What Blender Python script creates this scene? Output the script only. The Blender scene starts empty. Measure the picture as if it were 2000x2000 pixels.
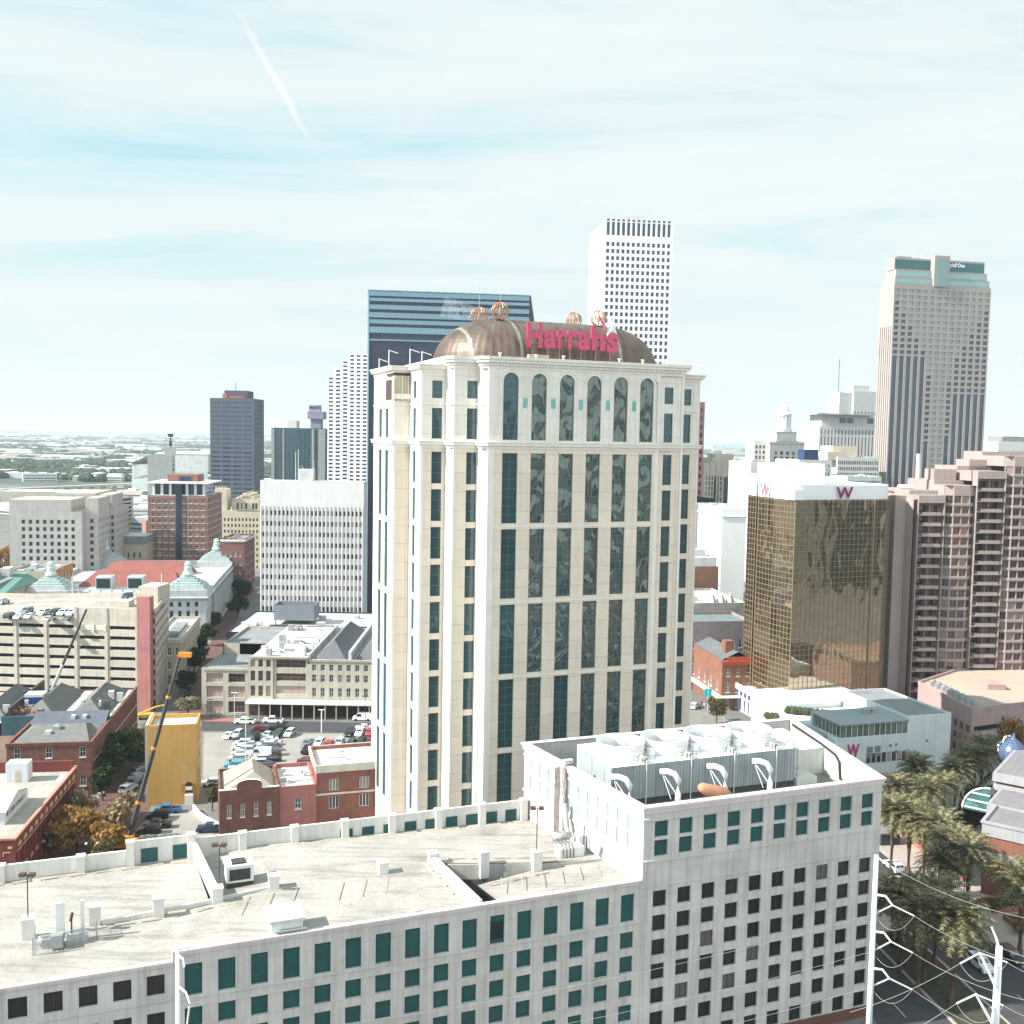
import bpy, math, random
from math import sin, cos, tan, atan, atan2, pi, radians, sqrt, floor
from mathutils import Vector, Matrix
RN = random.Random(11)
S = bpy.context.scene
COL = S.collection
# ---------------------------------------------------------------- camera
H = 80.0; PIT = atan(145/2000.); ROL = radians(1.01); FL = 2000.0
FV = Vector((0, cos(PIT), -sin(PIT)))
_R0 = Vector((1, 0, 0)); _U0 = Vector((0, sin(PIT), cos(PIT)))
RV = _R0*cos(ROL) + _U0*sin(ROL); UV_ = _U0*cos(ROL) - _R0*sin(ROL)
CAM = Vector((0, 0, H))
cd = bpy.data.cameras.new('camera'); cd.lens = 36; cd.sensor_width = 36; cd.clip_start = 0.5; cd.clip_end = 60000
co = bpy.data.objects.new('camera', cd); COL.objects.link(co)
m = Matrix.Identity(4)
for i in range(3):
    m[i][0] = RV[i]; m[i][1] = UV_[i]; m[i][2] = -FV[i]; m[i][3] = CAM[i]
co.matrix_world = m; S.camera = co
# ---------------------------------------------------------------- light
S.view_settings.view_transform = 'Standard'; S.view_settings.look = 'None'
S.view_settings.gamma = 1; S.view_settings.exposure = 1.15
SUN_EL = radians(37); SUN_DIR = Vector((-cos(radians(16)), -sin(radians(16)), 0))
SUND = Vector((SUN_DIR.x*cos(SUN_EL), SUN_DIR.y*cos(SUN_EL), sin(SUN_EL)))
sl = bpy.data.lights.new('sun', 'SUN'); sl.energy = 4.8; sl.angle = radians(0.53); sl.color = (1, 0.955, 0.885)
so = bpy.data.objects.new('sun', sl); COL.objects.link(so)
so.rotation_euler = SUND.to_track_quat('Z', 'Y').to_euler()

class NT:
    """tiny node-tree writer"""
    def __init__(s, nt): s.nt = nt; nt.nodes.clear()
    def n(s, t, **k):
        x = s.nt.nodes.new(t)
        for a, b in k.items():
            if a[0] == '_': x.inputs[a[1:].replace('_', ' ')].default_value = b
            else: setattr(x, a, b)
        return x
    def l(s, a, b): s.nt.links.new(a, b)
    def math(s, op, a, b=None, clamp=False):
        x = s.n('ShaderNodeMath', operation=op, use_clamp=clamp)
        for i, q in enumerate((a, b)):
            if q is None: continue
            if isinstance(q, (int, float)): x.inputs[i].default_value = q
            else: s.l(q, x.inputs[i])
        return x.outputs[0]
    def ramp(s, fac, stops):
        x = s.n('ShaderNodeValToRGB'); e = x.color_ramp.elements
        while len(e) < len(stops): e.new(0.5)
        for q, (p, c) in zip(e, stops): q.position = p; q.color = (c if len(c) == 4 else (*c, 1)) if not isinstance(c, (int, float)) else (c, c, c, 1)
        s.l(fac, x.inputs[0]); return x.outputs[0]
    def mix(s, fac, a, b, bt='MIX'):
        x = s.n('ShaderNodeMix', data_type='RGBA', blend_type=bt)
        for i, q in ((0, fac), (6, a), (7, b)):
            if isinstance(q, (int, float)): x.inputs[i].default_value = q if i == 0 else (q, q, q, 1)
            elif isinstance(q, (tuple, list)): x.inputs[i].default_value = (*q[:3], 1)
            else: s.l(q, x.inputs[i])
        return x.outputs[2]

def make_world():
    w = bpy.data.worlds.new('World'); S.world = w; w.use_nodes = True
    t = NT(w.node_tree)
    out = t.n('ShaderNodeOutputWorld'); bg = t.n('ShaderNodeBackground'); bg.inputs[1].default_value = 0.1
    sky = t.n('ShaderNodeTexSky', sky_type='NISHITA', sun_disc=False, sun_elevation=SUN_EL,
              sun_rotation=atan2(SUN_DIR.x, SUN_DIR.y), altitude=80, air_density=1.0, dust_density=1.5, ozone_density=1.0)
    tc = t.n('ShaderNodeTexCoord'); sp = t.n('ShaderNodeSeparateXYZ'); t.l(tc.outputs['Generated'], sp.inputs[0])
    z = t.math('MAXIMUM', sp.outputs[2], 0.0); zz = t.math('ADD', z, 0.10)
    cx = t.math('DIVIDE', sp.outputs[0], zz); cy = t.math('DIVIDE', sp.outputs[1], zz)
    cb = t.n('ShaderNodeCombineXYZ'); t.l(cx, cb.inputs[0]); t.l(cy, cb.inputs[1])
    mp = t.n('ShaderNodeMapping'); mp.inputs['Rotation'].default_value = (0, 0, radians(-66)); mp.inputs['Scale'].default_value = (0.42, 1.3, 1)
    t.l(cb.outputs[0], mp.inputs[0])
    n1 = t.n('ShaderNodeTexNoise', _Scale=1.0, _Detail=11, _Roughness=0.70, _Distortion=0.6); t.l(mp.outputs[0], n1.inputs['Vector'])
    n2 = t.n('ShaderNodeTexNoise', _Scale=0.55, _Detail=3, _Roughness=0.5); t.l(cb.outputs[0], n2.inputs['Vector'])
    s1 = t.math('ADD', t.math('MULTIPLY', n1.outputs[0], 0.74), t.math('MULTIPLY', n2.outputs[0], 0.26))
    # clearer patch of blue towards the upper left
    lx = t.math('MULTIPLY', t.math('SUBTRACT', sp.outputs[0], -0.02), -0.16)
    s1 = t.math('SUBTRACT', s1, t.math('MAXIMUM', t.math('MULTIPLY', lx, t.math('MULTIPLY', z, 3.0)), -0.02))
    cov = t.ramp(s1, [(0.31, 0.0), (0.41, 0.5), (0.48, 0.86), (0.56, 1.0)])
    # contrail: thin great-circle strip between two view directions
    def pd(x, y): return (FV + RV*((x-1000)/FL) - UV_*((y-1000)/FL)).normalized()
    a, b = pd(452, 0), pd(622, 305); nn = a.cross(b).normalized(); mid = (a+b).normalized(); al = nn.cross(mid).normalized()
    def dot(v):
        d = t.n('ShaderNodeVectorMath', operation='DOT_PRODUCT'); d.inputs[1].default_value = v
        t.l(tc.outputs['Generated'], d.inputs[0]); return d.outputs['Value']
    n3 = t.n('ShaderNodeTexNoise', _Scale=60, _Detail=4); t.l(tc.outputs['Generated'], n3.inputs['Vector'])
    wob = t.math('MULTIPLY', t.math('SUBTRACT', n3.outputs[0], 0.5), 0.006)
    ds = t.math('ABSOLUTE', t.math('ADD', dot(nn), wob))
    line = t.math('SUBTRACT', 1.0, t.math('DIVIDE', ds, 0.0042), True)
    la = t.math('ABSOLUTE', dot(al)); half = abs(a.dot(al))
    gate = t.math('MULTIPLY', t.math('SUBTRACT', half*1.02, la), 18.0, True)
    front = t.math('GREATER_THAN', dot(mid), 0.5)
    con = t.math('MULTIPLY', t.math('MULTIPLY', line, gate), t.math('MULTIPLY', front, 0.9))
    hz = t.ramp(z, [(0.0, 1.0), (0.05, 0.9), (0.22, 0.15), (0.45, 0.0)])
    hs = t.n('ShaderNodeHueSaturation', _Saturation=0.9, _Value=1.0); t.l(sky.outputs[0], hs.inputs['Color'])
    blue = t.mix(1.0, hs.outputs[0], (0.95, 1.22, 1.02), 'MULTIPLY')
    blue = t.mix(0.75, blue, (2.2, 3.95, 4.5))
    c = t.mix(cov, blue, (4.3, 4.75, 4.8))
    c = t.mix(t.math('MULTIPLY', hz, 0.8), c, (4.2, 4.5, 4.45))
    c = t.mix(con, c, (5.1, 5.15, 5.1))
    behind = t.math('ADD', 0.9, t.math('MULTIPLY', t.math('MULTIPLY', sp.outputs[1], -1.6, True), 0.75))  # extra sky brightness added behind the camera to lift the shaded fronts
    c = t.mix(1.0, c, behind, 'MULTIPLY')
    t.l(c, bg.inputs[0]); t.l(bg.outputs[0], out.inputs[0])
make_world()

# ---------------------------------------------------------------- pixels of the photograph -> rays (used to measure, 2000 px frame)
def ray(x, y): return FV + RV*((x-1000)/FL) - UV_*((y-1000)/FL)
def G(x, y, z=0.0):
    d = ray(x, y); return CAM + d*((z-H)/d.z)
def V(x, y, D):
    d = ray(x, y); return CAM + d*(D/d.y)

# ---------------------------------------------------------------- materials
MATS = {}
def new_mat(name):
    mt = bpy.data.materials.new(name); mt.use_nodes = True; return mt, NT(mt.node_tree)
def M(name, col, rough=0.85, noise=0.12, nscale=0.35, joint=None, jcol=None, jw=0.05, streak=0.12, metal=0.0, bump=0.0, objcol=False, off=0.5, spec=0.3):
    """wall / paint / stone: base colour + mottling + streaks down the face + optional joint grid in metres (UV in metres)"""
    if name in MATS: return MATS[name]
    mt, t = new_mat(name); MATS[name] = mt
    out = t.n('ShaderNodeOutputMaterial'); b = t.n('ShaderNodeBsdfPrincipled'); t.l(b.outputs[0], out.inputs[0])
    b.inputs['Roughness'].default_value = rough; b.inputs['Metallic'].default_value = metal; b.inputs['Specular IOR Level'].default_value = spec
    uv = t.n('ShaderNodeUVMap'); c = (*col, 1)
    if objcol: c = t.n('ShaderNodeObjectInfo').outputs['Color']
    geo = t.n('ShaderNodeNewGeometry')
    if noise:
        n = t.n('ShaderNodeTexNoise', _Scale=nscale, _Detail=8, _Roughness=0.62); t.l(geo.outputs['Position'], n.inputs['Vector'])
        f = t.ramp(n.outputs[0], [(0.25, 1-noise*1.6), (0.5, 1.0), (0.75, 1+noise)])
        c = t.mix(1.0, c, f, 'MULTIPLY')
    if streak:
        mp = t.n('ShaderNodeMapping'); mp.inputs['Scale'].default_value = (1.6, 0.06, 1); t.l(uv.outputs[0], mp.inputs[0])
        n = t.n('ShaderNodeTexNoise', _Scale=1.0, _Detail=5, _Roughness=0.7); t.l(mp.outputs[0], n.inputs['Vector'])
        f = t.ramp(n.outputs[0], [(0.3, 1-streak*1.5), (0.55, 1.0)])
        c = t.mix(1.0, c, f, 'MULTIPLY')
    if joint:
        br = t.n('ShaderNodeTexBrick', offset=off, offset_frequency=2 if off else 1, squash=1.0)
        t.l(uv.outputs[0], br.inputs['Vector'])
        br.inputs['Scale'].default_value = 1.0; br.inputs['Mortar Size'].default_value = jw; br.inputs['Mortar Smooth'].default_value = 0.2
        br.inputs['Brick Width'].default_value = joint[0]; br.inputs['Row Height'].default_value = joint[1]; br.inputs['Bias'].default_value = 0
        br.inputs['Color1'].default_value = (1.04, 1.04, 1.04, 1); br.inputs['Color2'].default_value = (0.95, 0.95, 0.95, 1)
        jc = jcol if jcol else (0.72, 0.7, 0.68)
        br.inputs['Mortar'].default_value = (*jc, 1)
        c = t.mix(1.0, c, br.outputs[0], 'MULTIPLY')
    if isinstance(c, tuple): b.inputs['Base Color'].default_value = c
    else: t.l(c, b.inputs['Base Color'])
    if bump:
        n = t.n('ShaderNodeTexNoise', _Scale=3.0, _Detail=4); t.l(geo.outputs['Position'], n.inputs['Vector'])
        bp = t.n('ShaderNodeBump', _Strength=bump, _Distance=0.05); t.l(n.outputs[0], bp.inputs['Height']); t.l(bp.outputs[0], b.inputs['Normal'])
    return mt
def GL(name, col, refl=(0.3, 0.33, 0.33), fac=0.35, rough=0.03, wave=0.0, wscale=0.35, var=0.5, blinds=None, bfrac=0.3):
    """window glass: dark body, mirror coat that warps with the pane, each pane a little different; some show a blind"""
    if name in MATS: return MATS[name]
    mt, t = new_mat(name); MATS[name] = mt
    out = t.n('ShaderNodeOutputMaterial'); b = t.n('ShaderNodeBsdfPrincipled'); g = t.n('ShaderNodeBsdfGlossy', _Roughness=rough)
    g.inputs['Color'].default_value = (*refl, 1)
    oi = t.n('ShaderNodeObjectInfo'); ge = t.n('ShaderNodeNewGeometry')
    r = t.math('FRACT', t.math('ADD', t.math('MULTIPLY', oi.outputs['Random'], 7.31), ge.outputs['Random Per Island']))
    f = t.math('ADD', 1-var*0.5, t.math('MULTIPLY', r, var))
    c = t.mix(1.0, col, f, 'MULTIPLY')
    if blinds:
        gt = t.math('GREATER_THAN', t.math('FRACT', t.math('MULTIPLY', r, 5.17)), 1-bfrac)
        c = t.mix(gt, c, blinds)
    t.l(c, b.inputs['Base Color']); b.inputs['Roughness'].default_value = 0.3; b.inputs['Specular IOR Level'].default_value = 0.5
    fr = t.n('ShaderNodeFresnel', _IOR=1.45)
    fa = t.math('ADD', t.math('MULTIPLY', fr.outputs[0], 0.8), fac, True)
    if blinds: fa = t.math('MULTIPLY', fa, t.math('SUBTRACT', 1.0, t.math('MULTIPLY', gt, 0.6)))
    mx = t.n('ShaderNodeMixShader'); t.l(fa, mx.inputs[0]); t.l(b.outputs[0], mx.inputs[1]); t.l(g.outputs[0], mx.inputs[2]); t.l(mx.outputs[0], out.inputs[0])
    if wave:
        mp = t.n('ShaderNodeMapping'); mp.inputs['Scale'].default_value = (1, 1, 0.55); t.l(ge.outputs['Position'], mp.inputs[0])
        n = t.n('ShaderNodeTexNoise', _Scale=wscale, _Detail=0.4, _Roughness=0.4, _Distortion=0.9); t.l(mp.outputs[0], n.inputs['Vector'])
        bp = t.n('ShaderNodeBump', _Strength=1.0, _Distance=wave); t.l(n.outputs[0], bp.inputs['Height'])
        t.l(bp.outputs[0], g.inputs['Normal'])
    return mt

# ---------------------------------------------------------------- mesh writer
class MB:
    def __init__(s): s.v = []; s.f = []; s.m = []
    def poly(s, pts, m=0):
        i = len(s.v); s.v += [tuple(p) for p in pts]; s.f.append(tuple(range(i, i+len(pts)))); s.m.append(m); return s
    def box(s, x0, x1, y0, y1, z0, z1, m=0, mt=None, bottom=True):
        if x0 > x1: x0, x1 = x1, x0
        if y0 > y1: y0, y1 = y1, y0
        i = len(s.v); s.v += [(x0,y0,z0),(x1,y0,z0),(x1,y1,z0),(x0,y1,z0),(x0,y0,z1),(x1,y0,z1),(x1,y1,z1),(x0,y1,z1)]
        F = [(0,1,5,4),(1,2,6,5),(2,3,7,6),(3,0,4,7),(4,5,6,7)] + ([(3,2,1,0)] if bottom else [])
        for k, q in enumerate(F):
            s.f.append(tuple(i+a for a in q)); s.m.append(mt if (k == 4 and mt is not None) else m)
        return s
    def seg(s, p, q, t0, t1, z0, z1, m=0, e=0.0):
        """box along 2-D segment p->q, from t0 to t1 measured outwards (to the right of the direction), z may be pairs for a slope"""
        dx, dy = q[0]-p[0], q[1]-p[1]; L = sqrt(dx*dx+dy*dy) or 1; dx /= L; dy /= L; nx, ny = dy, -dx
        za, zb = z0 if isinstance(z0, tuple) else (z0, z0); zc, zd = z1 if isinstance(z1, tuple) else (z1, z1)
        p = (p[0]-dx*e, p[1]-dy*e); q = (q[0]+dx*e, q[1]+dy*e)
        P = lambda b, t, z: (b[0]+nx*t, b[1]+ny*t, z)
        i = len(s.v)
        s.v += [P(p,t1,za),P(q,t1,zb),P(q,t0,zb),P(p,t0,za),P(p,t1,zc),P(q,t1,zd),P(q,t0,zd),P(p,t0,zc)]
        for f in [(0,1,5,4),(1,2,6,5),(2,3,7,6),(3,0,4,7),(4,5,6,7),(3,2,1,0)]: s.f.append(tuple(i+a for a in f)); s.m.append(m)
        return s
    def prism(s, pl, z0, z1, m=0, mt=None, sides=True, bottom=False):
        n = len(pl)
        if sides:
            for i in range(n):
                a, b = pl[i], pl[(i+1) % n]; s.poly([(a[0],a[1],z0),(b[0],b[1],z0),(b[0],b[1],z1),(a[0],a[1],z1)], m)
        s.poly([(a[0],a[1],z1) for a in pl], m if mt is None else mt)
        if bottom: s.poly([(a[0],a[1],z0) for a in reversed(pl)], m)
        return s
    def sweep(s, pl, prof, m=0, closed=True):
        """moulding: profile [(outward, z)...] mitred round the polygon (counter-clockwise)"""
        n = len(pl); off = []
        for i in range(n):
            if not closed and i in (0, n-1):
                a, b = (pl[0], pl[1]) if i == 0 else (pl[-2], pl[-1]); d = Vector((b[0]-a[0], b[1]-a[1])).normalized(); off.append((d.y, -d.x)); continue
            a, b, c = pl[i-1], pl[i], pl[(i+1) % n]
            d1 = Vector((b[0]-a[0], b[1]-a[1])).normalized(); d2 = Vector((c[0]-b[0], c[1]-b[1])).normalized()
            n1 = Vector((d1.y, -d1.x)); n2 = Vector((d2.y, -d2.x)); k = n1+n2; k = k/max(k.dot(n1), 0.25); off.append((k.x, k.y))
        i0 = len(s.v)
        for (o, z) in prof:
            for p, q in zip(pl, off): s.v.append((p[0]+q[0]*o, p[1]+q[1]*o, z))
        for k in range(len(prof)-1):
            for i in range(n if closed else n-1):
                j = (i+1) % n
                s.f.append((i0+k*n+i, i0+k*n+j, i0+(k+1)*n+j, i0+(k+1)*n+i)); s.m.append(m)
        return s
    def rev(s, c, prof, n=16, m=0, a0=0.0, sx=1, sy=1):
        """surface of revolution, profile [(r, z)...] bottom to top"""
        i0 = len(s.v)
        for (r, z) in prof:
            for k in range(n): s.v.append((c[0]+r*sx*cos(a0+2*pi*k/n), c[1]+r*sy*sin(a0+2*pi*k/n), c[2]+z))
        for q in range(len(prof)-1):
            for k in range(n):
                j = (k+1) % n; s.f.append((i0+q*n+k, i0+q*n+j, i0+(q+1)*n+j, i0+(q+1)*n+k)); s.m.append(m)
        if prof[-1][0] > 1e-3: s.f.append(tuple(i0+(len(prof)-1)*n+k for k in range(n))); s.m.append(m)
        return s
    def tube(s, pts, r, n=8, m=0, r1=None, cap=True):
        pts = [Vector(p) for p in pts]; i0 = len(s.v); L = len(pts)
        for i, p in enumerate(pts):
            d = (pts[min(i+1, L-1)]-pts[max(i-1, 0)]).normalized()
            a = d.cross(Vector((0, 0, 1)))
            if a.length < 1e-3: a = Vector((1, 0, 0))
            a.normalize(); b = a.cross(d); rr = r if r1 is None else r+(r1-r)*i/(L-1)
            for k in range(n): s.v.append(tuple(p+a*(rr*cos(2*pi*k/n))+b*(-rr*sin(2*pi*k/n))))
        for i in range(L-1):
            for k in range(n):
                j = (k+1) % n; s.f.append((i0+i*n+k, i0+i*n+j, i0+(i+1)*n+j, i0+(i+1)*n+k)); s.m.append(m)
        if cap:
            s.f.append(tuple(i0+k for k in reversed(range(n)))); s.m.append(m)
            s.f.append(tuple(i0+(L-1)*n+k for k in range(n))); s.m.append(m)
        return s
    def islands(s):
        par = list(range(len(s.v)))
        def fd(a):
            while par[a] != a: par[a] = par[par[a]]; a = par[a]
            return a
        for f in s.f:
            for a in f[1:]: par[fd(a)] = fd(f[0])
        g = {}
        for f, m in zip(s.f, s.m): g.setdefault(fd(f[0]), []).append((f, m))
        out = []
        for fs in g.values():
            q = MB(); ix = {}
            for f, m in fs:
                for a in f:
                    if a not in ix: ix[a] = len(q.v); q.v.append(s.v[a])
                q.f.append(tuple(ix[a] for a in f)); q.m.append(m)
            out.append(q)
        return out
    def add(s, o, M4):
        i = len(s.v); s.v += [tuple(M4 @ Vector(p)) for p in o.v]; s.f += [tuple(i+a for a in f) for f in o.f]; s.m += o.m; return s
    def mesh(s, name, mats, smooth=False):
        me = bpy.data.meshes.new(name); me.from_pydata(s.v, [], s.f)
        for mt in mats: me.materials.append(mt)
        me.polygons.foreach_set('material_index', s.m)
        if smooth: me.polygons.foreach_set('use_smooth', [True]*len(s.f))
        me.update(); uvl = me.uv_layers.new(name='UVMap'); uvs = []
        for p in me.polygons:
            n = p.normal
            if abs(n.z) > 0.75: fn = lambda c: (c.x, c.y)
            else:
                h = sqrt(n.x*n.x+n.y*n.y) or 1; tx, ty = -n.y/h, n.x/h; fn = lambda c, tx=tx, ty=ty: (c.x*tx+c.y*ty, c.z)
            for vi in p.vertices: uvs += fn(me.vertices[vi].co)
        uvl.data.foreach_set('uv', uvs); return me
    def build(s, name, mats, parent=None, smooth=False):
        if not isinstance(mats, (list, tuple)): mats = [mats]
        o = bpy.data.objects.new(name, s.mesh(name, mats, smooth)); COL.objects.link(o); o.parent = parent; return o

def tag(o, label=None, cat=None, group=None, kind=None):
    if label: o['label'] = label
    if cat: o['category'] = cat
    if group: o['group'] = group
    if kind: o['kind'] = kind
    return o
def empty(name, loc=(0, 0, 0), rz=0.0, label=None, cat=None, group=None):
    o = bpy.data.objects.new(name, None); COL.objects.link(o); o.location = loc; o.rotation_euler = (0, 0, rz); o.empty_display_size = 0.1
    return tag(o, label, cat, group)
def copy_tree(o, loc=None, rz=None, label=None, color=None, scale=None, parent=None):
    kids = KIDS.get(o.name, [])
    c = o.copy(); COL.objects.link(c); c.parent = parent
    if loc is not None: c.location = loc
    if rz is not None: c.rotation_euler = (0, 0, rz)
    if scale is not None: c.scale = (scale,)*3 if isinstance(scale, (int, float)) else scale
    if label: c['label'] = label
    if color: c.color = (*color, 1)
    KIDS[c.name] = [copy_tree(k, parent=c, color=color) for k in kids]
    return c
KIDS = {}
def child(o, parent): KIDS.setdefault(parent.name, []).append(o); KIDS.setdefault(o.name, []); return o

STYLE = {}
def style(name, glass, frame, nx=0, nz=0, ft=0.12, sill=None, mw=0.05): STYLE[name] = (glass, frame, nx, nz, ft, sill, mw)
_WM = {}
def win_mb(w, h, st, arch=False):
    glass, frame, nx, nz, ft, sill, mw = STYLE[st]; b = MB()
    if arch:
        n = 12; pts = [(0, 0, 0), (w, 0, 0)] + [(w/2+w/2*cos(pi*k/n), 0, h-w/2+w/2*sin(pi*k/n)) for k in range(n+1)]
        b.poly(pts, 0)
    else: b.poly([(0, 0, 0), (w, 0, 0), (w, 0, h), (0, 0, h)], 0)
    d = 0.06
    if ft and not arch:
        b.box(0, ft, -d, 0.02, 0, h, 1); b.box(w-ft, w, -d, 0.02, 0, h, 1); b.box(ft, w-ft, -d, 0.02, 0, ft, 1); b.box(ft, w-ft, -d, 0.02, h-ft, h, 1)
    for k in range(nx): x = w*(k+1)/(nx+1); b.box(x-mw/2, x+mw/2, -d*.8, 0.01, ft, h-(w*.05 if arch else ft), 1)
    for k in range(nz):
        z = h*(k+1)/(nz+1)
        if not arch or z < h-w/2: b.box(ft, w-ft, -d*.7, 0.01, z-mw/2, z+mw/2, 1)
    if sill: b.box(-0.12, w+0.12, -sill-0.28, -0.25, -0.22, 0.0, 1)
    return b
SPLIT = {'post', 'rooftop_unit', 'louvre', 'inner_wall_panel', 'plaque', 'skylight', 'leg', 'dividing_wall', 'monitor_window', 'gable_window', 'canopy_post', 'light_mast', 'pale_strip', 'column', 'downpipe', 'crown_glass', 'logo_panel', 'lift_house', 'roof_shed', 'balcony', 'roof_skylight', 'skylight_glass', 'party_wall', 'gabled_roof_', 'pilaster_', 'roof_house', 'upper_slot', 'sill_band', 'fin', 'crown_post', 'sign_post'}
class Bld:
    """a building: an Empty at its front left corner; local u to the right, v away, z up"""
    def __init__(s, name, label, cat, loc, ang, group=None):
        s.o = empty(name, (loc[0], loc[1], 0), radians(ang), label, cat, group); s.a = radians(ang); s.p = {}; s.w = []; s.loc = Vector((loc[0], loc[1], 0))
    def L(s, x, y, z):
        d = Vector((x, y, 0))-s.loc; return (d.x*cos(s.a)+d.y*sin(s.a), -d.x*sin(s.a)+d.y*cos(s.a), z)
    def Wd(s, u, v, z=0): return Vector((s.loc.x+u*cos(s.a)-v*sin(s.a), s.loc.y+u*sin(s.a)+v*cos(s.a), z))
    def uz(s, px, py, v=0.0):
        """where the ray through a pixel meets the plane v = const"""
        d = ray(px, py); n = Vector((sin(s.a), -cos(s.a), 0)); A = s.Wd(0, v)
        t = ((A-CAM).dot(n))/d.dot(n); q = CAM+d*t; l = s.L(q.x, q.y, q.z); return l[0], q.z
    def mb(s, name, *mats):
        if name not in s.p: s.p[name] = (MB(), list(mats))
        return s.p[name][0]
    def box(s, part, mat, u0, u1, v0, v1, z0, z1): s.mb(part, mat).box(u0, u1, v0, v1, z0, z1)
    def wall(s, p, q, z0, z1, us=(), vs=(), st=None, ok=None, rec=0.25, mb=None, m=0, part='window', arch=None):
        mb = mb or s.p['wall'][0]; dx, dy = q[0]-p[0], q[1]-p[1]; L = sqrt(dx*dx+dy*dy); dx /= L; dy /= L; ix, iy = -dy, dx
        P = lambda u, z, d=0.0: (p[0]+dx*u+ix*d, p[1]+dy*u+iy*d, z)
        if not us or not vs: mb.poly([P(0, z0), P(L, z0), P(L, z1), P(0, z1)], m); return
        zc = z0
        for j, (a, b) in enumerate(vs):
            if a > zc: mb.poly([P(0, zc), P(L, zc), P(L, a), P(0, a)], m)
            uc = 0.0
            for i, (c, d) in enumerate(us):
                if ok and not ok(i, j): continue
                if c > uc: mb.poly([P(uc, a), P(c, a), P(c, b), P(uc, b)], m)
                isarch = arch and arch(i, j)
                if isarch:
                    r = (d-c)/2; zc0 = b-r; n = 12; arc = [(c+r+r*cos(pi*k/n), zc0+r*sin(pi*k/n)) for k in range(n+1)]
                    for k in range(n): # wall around the arch head
                        x1, y1 = arc[k]; x2, y2 = arc[k+1]
                        mb.poly([P(x2, y2), P(x1, y1), P(x1, b), P(x2, b)], m); mb.poly([P(x1, y1), P(x2, y2), P(x2, y2, rec), P(x1, y1, rec)], m)
                    top = zc0
                else: top = b; mb.poly([P(c, b), P(d, b), P(d, b, rec), P(c, b, rec)], m)
                mb.poly([P(c, a), P(c, top), P(c, top, rec), P(c, a, rec)], m); mb.poly([P(d, a), P(d, a, rec), P(d, top, rec), P(d, top)], m)
                mb.poly([P(c, a), P(c, a, rec), P(d, a, rec), P(d, a)], m)
                sn = st(i, j) if callable(st) else st
                if sn: s.w.append((part, P(c, a, rec), atan2(dy, dx), round(d-c, 2), round(b-a, 2), sn, bool(isarch)))
                uc = d
            if uc < L: mb.poly([P(uc, a), P(L, a), P(L, b), P(uc, b)], m)
            zc = b
        if zc < z1: mb.poly([P(0, zc), P(L, zc), P(L, z1), P(0, z1)], m)
    def done(s, cap=100, smooth=()):
        for k, (b, mats) in s.p.items():
            if not b.f: continue
            if k in SPLIT:
                for q in b.islands(): q.build(k, mats, s.o)
            else: b.build(k, mats, s.o, smooth=k in smooth)
        by = {}
        for w in s.w: by.setdefault(w[0], []).append(w)
        for part, ws in by.items():
            def key(w):
                q = s.Wd(w[1][0], w[1][1], w[1][2]); n = Vector((sin(w[2]+s.a), -cos(w[2]+s.a), 0)); d = CAM-q
                f = n.dot(d.normalized()); return -(w[3]*w[4]*max(f, 0.02))/d.length_squared
            ws.sort(key=key); vis = [w for w in ws if key(w) < 0]
            if len(ws) <= cap+4: a, rest = ws, []
            else: a, rest = ws[:cap], ws[cap:]
            for w in a:
                k = w[3:]
                if k not in _WM: g = STYLE[w[5]]; _WM[k] = win_mb(w[3], w[4], w[5], w[6]).mesh('window', [g[0], g[1]])
                o = bpy.data.objects.new(part, _WM[k]); COL.objects.link(o); o.parent = s.o; o.location = w[1]; o.rotation_euler = (0, 0, w[2])
            if rest:
                mats = []; b = MB()
                for w in rest:
                    g = STYLE[w[5]]; ids = []
                    for mt in g[:2]:
                        if mt not in mats: mats.append(mt)
                        ids.append(mats.index(mt))
                    q = win_mb(w[3], w[4], w[5], w[6]); q.m = [ids[x] for x in q.m]
                    b.add(q, Matrix.Translation(w[1]) @ Matrix.Rotation(w[2], 4, 'Z'))
                tag(b.build(part, mats, s.o), kind='stuff')
        return s.o
def ev(n, first, pitch, w): return [(first+i*pitch, first+i*pitch+w) for i in range(n)]
def grid(L, n, frac, m0=0.0, m1=None):
    m1 = m0 if m1 is None else m1; p = (L-m0-m1)/n; w = p*frac; return [(m0+i*p+(p-w)/2, m0+i*p+(p+w)/2) for i in range(n)]
# ================================================================ ground
def ground():
    mt, t = new_mat('ground'); out = t.n('ShaderNodeOutputMaterial'); b = t.n('ShaderNodeBsdfPrincipled', _Roughness=.95); t.l(b.outputs[0], out.inputs[0])
    g = t.n('ShaderNodeNewGeometry'); n = t.n('ShaderNodeTexNoise', _Scale=.006, _Detail=10, _Roughness=.7); t.l(g.outputs[0], n.inputs[0])
    n2 = t.n('ShaderNodeTexNoise', _Scale=.05, _Detail=6, _Roughness=.7); t.l(g.outputs[0], n2.inputs[0])
    far = t.ramp(n.outputs[0], [(.38, (.03, .055, .045)), (.52, (.05, .075, .055)), (.64, (.13, .13, .12))])
    near = t.ramp(n2.outputs[0], [(.3, (.10, .095, .09)), (.5, (.15, .14, .135)), (.7, (.21, .2, .185))])
    sp = t.n('ShaderNodeSeparateXYZ'); t.l(g.outputs[0], sp.inputs[0])
    f = t.math('DIVIDE', t.math('SUBTRACT', sp.outputs[1], 700.0), 500.0, True)
    t.l(t.mix(f, near, far), b.inputs[0])
    o = MB(); o.poly([(-30000, -3000, 0), (30000, -3000, 0), (30000, 45000, 0), (-30000, 45000, 0)])
    tag(o.build('ground', mt), kind='structure')
ground()
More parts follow.
